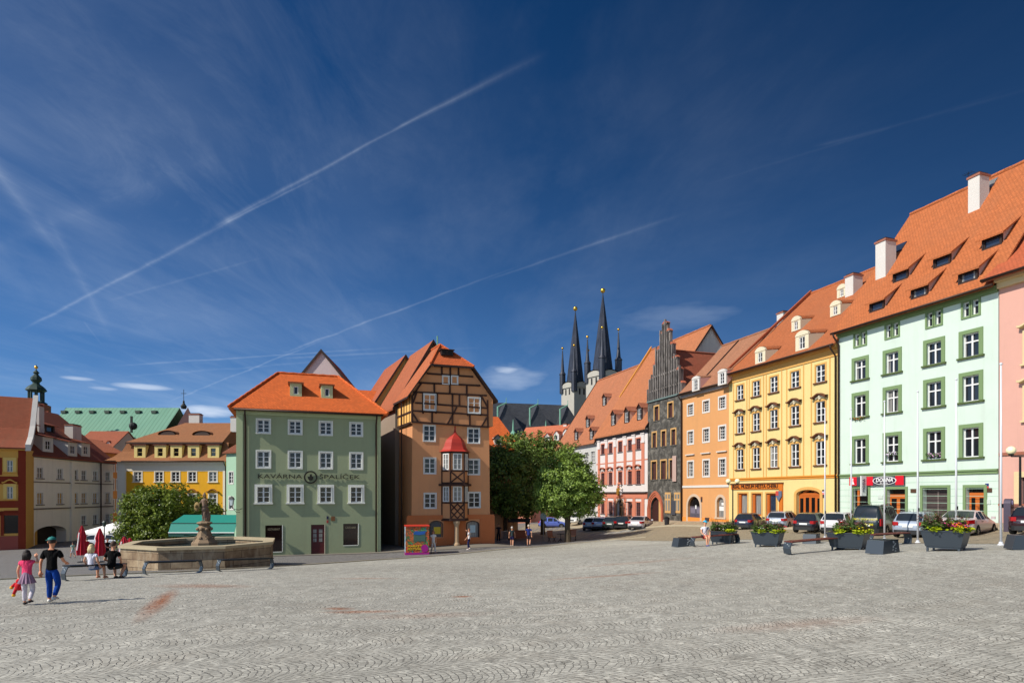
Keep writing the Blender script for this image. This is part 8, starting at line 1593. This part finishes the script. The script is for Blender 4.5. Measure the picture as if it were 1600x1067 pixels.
# ------------------------------------------------------------------ fountain
def fountain():
    cx, cy, Rr = -15.45, 30.35, 3.5; g0 = gz(cx, cy); zt = CZ - 83 * 26.85 / F; root = empty('fountain', (cx, cy, g0), 0, 'old octagonal stone fountain basin with a weathered statue pedestal', 'fountain'); H = zt - g0
    t = NT('sandstone_blocks'); uv = t.coord('UV'); br = t.node('ShaderNodeTexBrick'); t.L.new(uv, br.inputs['Vector'])
    for k, v in (('Color1', srgb(168, 148, 120)), ('Color2', srgb(118, 98, 78)), ('Mortar', srgb(80, 70, 60)), ('Brick Width', .85), ('Row Height', .34), ('Mortar Size', .012), ('Scale', 1.0)): br.inputs[k].default_value = v
    o = t.coord(); n = t.noise(o, 2.2, 6, .65); n2 = t.noise(t.mapping(o, (1, 1, .25)), 3.0, 4); col = t.mix(t.math('MULTIPLY', t.math('SUBTRACT', n, .4, clamp=True), 2.4, clamp=True), br.outputs[0], srgb(96, 74, 58)); col = t.mix(t.math('MULTIPLY', t.math('SUBTRACT', n2, .5, clamp=True), 2, clamp=True), col, srgb(190, 176, 150)); t.bump(t.math('ADD', n, br.outputs['Fac']), .5, .03); SB = t.fin(col, .9, spec=.15)
    RIMS = plaster((172, 158, 130), .4); rot = R(-93); m = MB(); n8 = 8; vo = lambda r: [(r * math.cos(rot + 2 * math.pi * i / 8), r * math.sin(rot + 2 * math.pi * i / 8)) for i in range(8)]
    A, B_ = vo(Rr), vo(Rr - .34)
    for i in range(8): j = (i + 1) % 8; m.quad((*A[i], -.8), (*A[j], -.8), (*A[j], H - .12), (*A[i], H - .12)); m.quad((*B_[j], -.2), (*B_[i], -.2), (*B_[i], H - .12), (*B_[j], H - .12))
    m.build('basin_wall', SB, root); m = MB(); C, D_ = vo(Rr + .10), vo(Rr - .42)
    for i in range(8):
        j = (i + 1) % 8; m.quad((*C[i], H), (*C[j], H), (*D_[j], H), (*D_[i], H)); m.quad((*C[j], H - .13), (*C[i], H - .13), (*D_[i], H - .13), (*D_[j], H - .13)); m.quad((*C[i], H - .13), (*C[j], H - .13), (*C[j], H), (*C[i], H)); m.quad((*D_[j], H - .13), (*D_[i], H - .13), (*D_[i], H), (*D_[j], H))
    m.build('rim', RIMS, root); m = MB(); m.poly([(*p, H - .3) for p in vo(Rr - .36)]); t = NT('water'); nn = t.noise(t.coord(), 6, 3); t.bump(nn, .25, .02); m.build('water', t.fin((.03, .05, .05, 1), .05, spec=.6), root)
    ST = plaster((134, 114, 92), .6); m = MB(); k = lambda py: WZ(py, 30.35) - g0
    m.lathe([(.62, k(848) - .6), (.62, k(847)), (.5, k(843)), (.36, k(836)), (.28, k(828)), (.34, k(824)), (.26, k(821))], 8, (.1, 0, 0)); 
    for i in range(8): a = i * math.pi / 4; m.ball((.1 + .33 * math.cos(a), .33 * math.sin(a), k(826)), .08, 7); m.ball((.1 + .40 * math.cos(a), .40 * math.sin(a), k(840)), .09, 7)
    m.lathe([(.2, k(822)), (.38, k(817)), (.36, k(815.5)), (.2, k(814))], 8, (.1, 0, 0)); m.build('pedestal', ST, root)
    for a in (.3, 2.2, 3.9, 5.3): m = MB(); m.tube([(.1 + .3 * math.cos(a), .3 * math.sin(a), k(838)), (.1 + .95 * math.cos(a), .95 * math.sin(a), k(834))], .02, 6); m.build('water_spout', BLACKMETAL, root)
    # stone knight on the pedestal
    SS = plaster((122, 102, 88), .5); zf = g0 + k(815); r, pt, h = person('statue', 'weathered stone knight statue with raised arm and a lion-faced shield', (cx + .1, cy, zf), (WZ(771, 30.35) - zf) * 1.0, 200, 'hero', mono=SS, cat='statue', girth=1.25, level=2)
    m = MB(); m.lathe([(.10 * h, .50 * h), (.075 * h, .60 * h), (.10 * h, .74 * h), (.085 * h, .80 * h)], 10); m.lathe([(.12 * h, .40 * h), (.10 * h, .50 * h), (.08 * h, .54 * h)], 10); m.build('armour', SS, r, smooth=True); m = MB(); m.lathe([(.062 * h, .92 * h), (.06 * h, .96 * h), (.03 * h, 1.0 * h), (.012 * h, 1.05 * h)], 10); m.build('helmet', SS, r, smooth=True)
    m = MB(); q = pt['rw'][0]; m.lathe([(.01, 0), (.13 * h, .02), (.13 * h, .045), (.01, .07)], 14, (0, 0, 0)); m.warp(lambda x, y, z: (q.x + x, q.y + z + .03, q.z + y * 1.3 - .03)); m.ball((q.x, q.y + .12, q.z), .06 * h, 8); m.build('shield', plaster((128, 108, 70), .5), r, smooth=True); m = MB(); q = pt['lw'][0]; m.tube([q + Vector((0, .02, -.35)), q + Vector((0, .02, .16)), q + Vector((.0, .02, .24))], [.02, .02, .005], 6); m.ball(tuple(q + Vector((0, .02, .03))), .04 * h, 8); m.build('banner_staff', plaster((110, 90, 60), .5), r)
    m = MB(); m.tube([(-.05, -.10 * h, .03 * h), (.0, -.14 * h, .2 * h), (.04, -.11 * h, .42 * h), (0, -.06 * h, .6 * h)], [.09 * h, .10 * h, .08 * h, .05 * h], 8); m.build('cloak', SS, r, smooth=True)

def terrace():
    TE = simple((16, 116, 104), .7, var=.08); TD = simple((10, 66, 58), .7)
    a, b = P(263, 46.5), P(366, 46.5); g0 = gz(*((a + b) / 2)); W = b.x - a.x; root = empty('awning_stall', (a.x, a.y, g0), 0, 'long teal fabric awning of a terrace between the fountain and the cafe house', 'awning'); zt, zm, zl, zv = (WZ(y, 46.5) - g0 for y in (806.5, 817, 832, 838)); m = MB()
    m.add([(0, 2.2, zt + .05), (W, 2.2, zt + .05), (W, .4, zm), (0, .4, zm), (0, 0, zl), (W, 0, zl), (0, 2.2, zt), (W, 2.2, zt), (W, .42, zm - .05), (0, .42, zm - .05), (0, .03, zl), (W, .03, zl)], [(3, 2, 1, 0), (4, 5, 2, 3), (6, 7, 8, 9), (9, 8, 11, 10), (0, 1, 7, 6)]); m.build('canopy', TE, root)
    m = MB(); m.box(0, W, .02, .04, zv, zl - .03); m.build('valance', TD, root); m = MB(); m.tube([(0, 0, zl), (W, 0, zl)], .04, 6); m.build('front_rail', WHITE, root); m = MB(); m.tube([(0, .36, zm - .02), (W, .36, zm - .02)], .035, 6); m.build('cross_rail', TD, root)
    for x in (.1, W / 2, W - .1):
        m = MB(); m.tube([(x, .1, 0), (x, .1, zl)], .04, 6); m.build('post', BLACKMETAL, root); m = MB(); m.tube([(x, 2.1, 0), (x, 2.1, zt)], .04, 6); m.build('post', BLACKMETAL, root)
    # folded red parasols
    RD = simple((178, 28, 48), .8, var=.2)
    for k, (px, D, yt, lb) in enumerate(((128, 45, 821, 'folded red parasol with a pale stripe, next to the running child'), (156, 44, 825, 'folded red parasol standing under the edge of the white one'), (194, 42, 838, 'short folded red and white parasol beside the maple tree'), (203, 45, 840, 'folded red parasol half hidden by the maple foliage'))):
        p = G(px, D); h = WZ(yt, D) - p.z; root = empty('folded_parasol', p, 0, lb, 'parasol', 'folded red parasols'); m = MB(); n = 16; V = []; prof = [(.24, .20), (.27, .35), (.18, .62), (.21, .72), (.13, .86), (.04, 1.0)]
        for r_, z in prof:
            for i in range(n): a_ = 2 * math.pi * i / n; q = r_ * (1 + .22 * (1 if i % 2 else -1)) * 1.15; V.append((q * math.cos(a_), q * math.sin(a_), z * h))
        m.add(V, [(j * n + i, j * n + (i + 1) % n, (j + 1) * n + (i + 1) % n, (j + 1) * n + i) for j in range(len(prof) - 1) for i in range(n)]); m.build('folded_canopy', RD, root); m = MB(); m.tube([(0, 0, 0), (0, 0, h)], .03, 6); m.build('pole', WHITE, root); m = MB(); m.lathe([(.3, 0), (.3, .06), (.05, .1)], 12); m.build('base', BLACKMETAL, root)
        if k in (0, 2): m = MB(); m.tube([(-.12, -.34, .34 * h), (-.08, -.26, .6 * h), (-.05, -.2, .82 * h)], .05, 5); m.build('pale_stripe', WHITE, root)
    p = G(183, 55); h = WZ(815, 55) - p.z; ze = WZ(829.5, 55) - p.z; root = empty('white_parasol', p, R(20), 'large open white parasol left of the maple tree', 'parasol'); m = MB(); n = 8; q = 2.75; V = [(0, 0, h)] + [(q * math.cos(R(45 * i)), q * math.sin(R(45 * i)), ze) for i in range(8)] + [(q * math.cos(R(45 * i)), q * math.sin(R(45 * i)), ze - .16) for i in range(8)]
    m.add(V, [(0, 1 + i, 1 + (i + 1) % 8) for i in range(8)] + [(1 + i, 9 + i, 9 + (i + 1) % 8, 1 + (i + 1) % 8) for i in range(8)]); m.build('canopy', simple((228, 226, 220), .8, var=.03), root); m = MB(); m.tube([(0, 0, 0), (0, 0, h + .1)], .04, 8); m.build('pole', BLACKMETAL, root)
    for i in range(8): m = MB(); m.tube([(0, 0, h - .05), (q * math.cos(R(45 * i)) * .97, q * math.sin(R(45 * i)) * .97, ze - .02)], .015, 5); m.build('rib', BLACKMETAL, root)
    p = G(163, 52); root = empty('street_lamp', p, 0, 'short lantern post behind the folded parasols', 'street lamp'); h = WZ(813, 52) - p.z; m = MB(); m.lathe([(.08, 0), (.05, .5), (.04, h - .45)], 8); m.build('post', BLACKMETAL, root); m = MB(); m.lathe([(.12, 0), (.2, .35), (.06, .5)], 6, (0, 0, h - .5)); m.build('lantern_head', simple((60, 72, 70), .4), root)
    # cafe tables and chairs on the terrace (dark wicker)
    DK = simple((36, 30, 32), .8, var=.2); OR = simple((210, 70, 40), .7)
    for k, (px, D, lb) in enumerate(((205, 44, 'cafe table with red cushions beside the maple tree'), (213, 47, 'cafe table with orange cloth behind the fountain corner'))):
        p = G(px, D); root = empty('cafe_table', p, 0, lb, 'table'); m = MB(); m.lathe([(.4, .70), (.4, .74)], 14); m.build('tabletop', OR, root); m = MB(); m.lathe([(.25, 0), (.04, .05), (.04, .7)], 10); m.build('pedestal', DK, root)
def kiosk():
    c0 = G(633.5, 42.2); root = empty('painted_kiosk', c0, math.atan2(.333, .943) * .6, 'small kiosk box covered in colourful painted advertising beside the ochre house', 'kiosk'); W = 1.62; Dp = 1.35; H = WZ(821, 42.2) - c0.z
    t = NT('painted_advert'); o = t.coord(); n = t.noise(o, 3.2, 4, .6, 1.2); n2 = t.noise(t.mapping(o, (1, 1, 1), loc=(5, 3, 1)), 5.5, 3, .5, .8); col = t.ramp(n, [(.30, srgb(40, 90, 60)), (.40, srgb(150, 70, 40)), (.48, srgb(196, 110, 50)), (.55, srgb(40, 50, 60)), (.62, srgb(90, 140, 60)), (.72, srgb(60, 130, 170))]); col = t.mix(t.math('GREATER_THAN', n2, .62), col, srgb(190, 60, 50)); PA = t.fin(col, .5)
    t = NT('painted_side'); n = t.noise(t.coord(), 3.5, 3, .5, .8); col = t.ramp(n, [(.38, srgb(30, 110, 160)), (.5, srgb(220, 224, 220)), (.6, srgb(40, 150, 190))]); PS = t.fin(col, .5); MG = simple((150, 20, 120), .5, var=.1); RD = simple((196, 50, 30), .5)
    m = MB(); m.box(0, W, 0, Dp, .1, H - .06, 0); m.build('cabin', PA, root); m = MB(); m.box(-.012, 0, 0, Dp, .1, H - .06); m.build('side_panel', PS, root); m = MB(); m.box(-.02, W + .02, -.02, Dp, 0, .18); m.build('plinth', MG, root); m = MB(); m.box(-.05, W + .05, -.08, Dp + .05, H - .06, H); m.build('roof', RD, root)
    m = MB(); m.box(.55, 1.38, -.02, -.003, H - 1.1, H - .38); f = m.build('serving_window', simple((60, 90, 80), .3), root); m = MB(); m.prism([(.52, H - .58), (.70, H - .36), (1.0, H - .42), (1.42, H - .36), (1.32, H - .6), (.9, H - .66)], -.035, -.021); m.build('blue_blind', simple((30, 80, 150), .5), f)
    m = MB(); n_ = 18; m.prism([(1.32 + .26 * math.cos(2 * math.pi * i / n_), .46 + .26 * math.sin(2 * math.pi * i / n_)) for i in range(n_)], -.02, -.003); m.build('purple_disc', MG, root)
    for tx, z in (('MARKET', .62), ('FESTIVAL', .42)): lettering('painted_lettering', tx, .2, simple((216, 196, 30), .5), root, (.64, -.022, z), width=.98)
def under_trees():
    WD = simple((150, 78, 44), .6, var=.2); DK = simple((32, 30, 34), .8)
    for px, D, rz, lb in ((862, 55.0, 25, 'folding wooden chair left of the lime tree trunk'), (895, 55.0, -15, 'folding wooden chair right of the lime tree trunk')):
        root = empty('wooden_chair', G(px, D), R(rz), lb, 'chair', 'folding chairs under the lime tree'); m = MB()
        for i in range(5): m.box(-.24 + .1 * i, -.16 + .1 * i, -.25, .25, .44, .47)
        m.build('seat', simple((206, 120, 40), .6), root); m = MB()
        for i in range(6): m.bar((-.24 + .09 * i, .24, .5), (-.24 + .09 * i, .36, 1.0), .06, .02)
        m.bar((-.3, .36, 1.0), (.3, .36, 1.0), .04, .06); m.build('backrest', WD, root)
        for sx in (-1, 1):
            for a, b in (((sx * .26, -.25, 0), (sx * .26, .24, .5)), ((sx * .26, .25, 0), (sx * .26, -.24, .46))): m = MB(); m.bar(a, b, .04, .03); m.build('leg', DK, root)
    root = empty('cafe_table', G(876, 54.6), 0, 'small dark table between the two folding chairs', 'table'); m = MB(); m.lathe([(.36, .70), (.36, .73)], 14); m.build('tabletop', DK, root); m = MB(); m.tube([(0, 0, .7), (0, 0, .3), (.2, .2, 0)], .03, 6); m.tube([(0, 0, .3), (-.2, .2, 0)], .03, 6); m.tube([(0, 0, .3), (0, -.25, 0)], .03, 6); m.build('pedestal', DK, root)
    p = G(849, 58); root = empty('road_sign', p, 0, 'grey road sign disc on a thin post between the tree trunks', 'road sign'); m = MB(); h = WZ(803, 58) - p.z; m.tube([(0, 0, 0), (0, 0, h)], .035, 8); m.build('post', RIM, root); m = MB(); n_ = 18; m.prism([(.32 * math.cos(2 * math.pi * i / n_), h - .2 + .3 * math.sin(2 * math.pi * i / n_)) for i in range(n_)], -.06, -.04); m.build('sign_disc', simple((150, 170, 176), .5), root)
    p = G(811, 60); root = empty('market_stall', p, 0, 'small wooden stall with dark canopy in the shade of the trees', 'market stall'); m = MB(); m.box(-.95, .95, -.5, .5, .2, .95); m.build('counter', WD, root); m = MB(); m.add([(-1.1, -.7, 1.85), (1.1, -.7, 1.85), (1.1, .7, 2.1), (-1.1, .7, 2.1), (-1.1, -.7, 1.78), (1.1, -.7, 1.78), (1.1, .7, 2.03), (-1.1, .7, 2.03)], [(0, 1, 2, 3), (7, 6, 5, 4), (0, 4, 5, 1), (1, 5, 6, 2), (2, 6, 7, 3), (3, 7, 4, 0)]); m.build('canopy', DK, root)
    for sx in (-1, 1):
        for sy in (-1, 1): m = MB(); m.bar((sx, sy * .6, 0), (sx, sy * .6, 1.9 + .1 * sy), .06, .06); m.build('post', DK, root)
    a, b = G(783, 54), G(793, 56.5); root = empty('metal_railing', a, math.atan2(b.y - a.y, b.x - a.x), 'low grey metal railing beside the ochre house corner', 'railing'); L = Vector((b - a).xy).length
    m = MB(); m.bar((0, 0, 1.0), (L, 0, 1.0 + b.z - a.z), .05, .05); m.bar((0, 0, .2), (L, 0, .2 + b.z - a.z), .04, .04); m.build('rail', RIM, root); m = MB()
    for i in range(12): x = L * i / 11; m.bar((x, 0, 0), (x, 0, 1.0), .03, .03)
    m.build('bars', RIM, root)
    # blossoming shrub pots and a grit bin by the stone house
    p = G(1042, 60.3); root = empty('litter_bin', p, 0, 'small dark litter bin by the portal of the stone house', 'litter bin'); m = MB(); m.lathe([(.22, 0), (.26, .75)], 12); m.build('bin_body', DK, root); m = MB(); m.lathe([(.28, .75), (.28, .8), (.1, .9)], 12); m.build('lid', BLACKMETAL, root)
ground()
mint(); yellow(); orange(); stone(); baroque(); grey(); pink(); green(); timber(); block_back(); church(); left_side(); far_houses()
trees(); fountain(); terrace(); kiosk(); under_trees(); cars(); benches(); planters(); poles(); people()
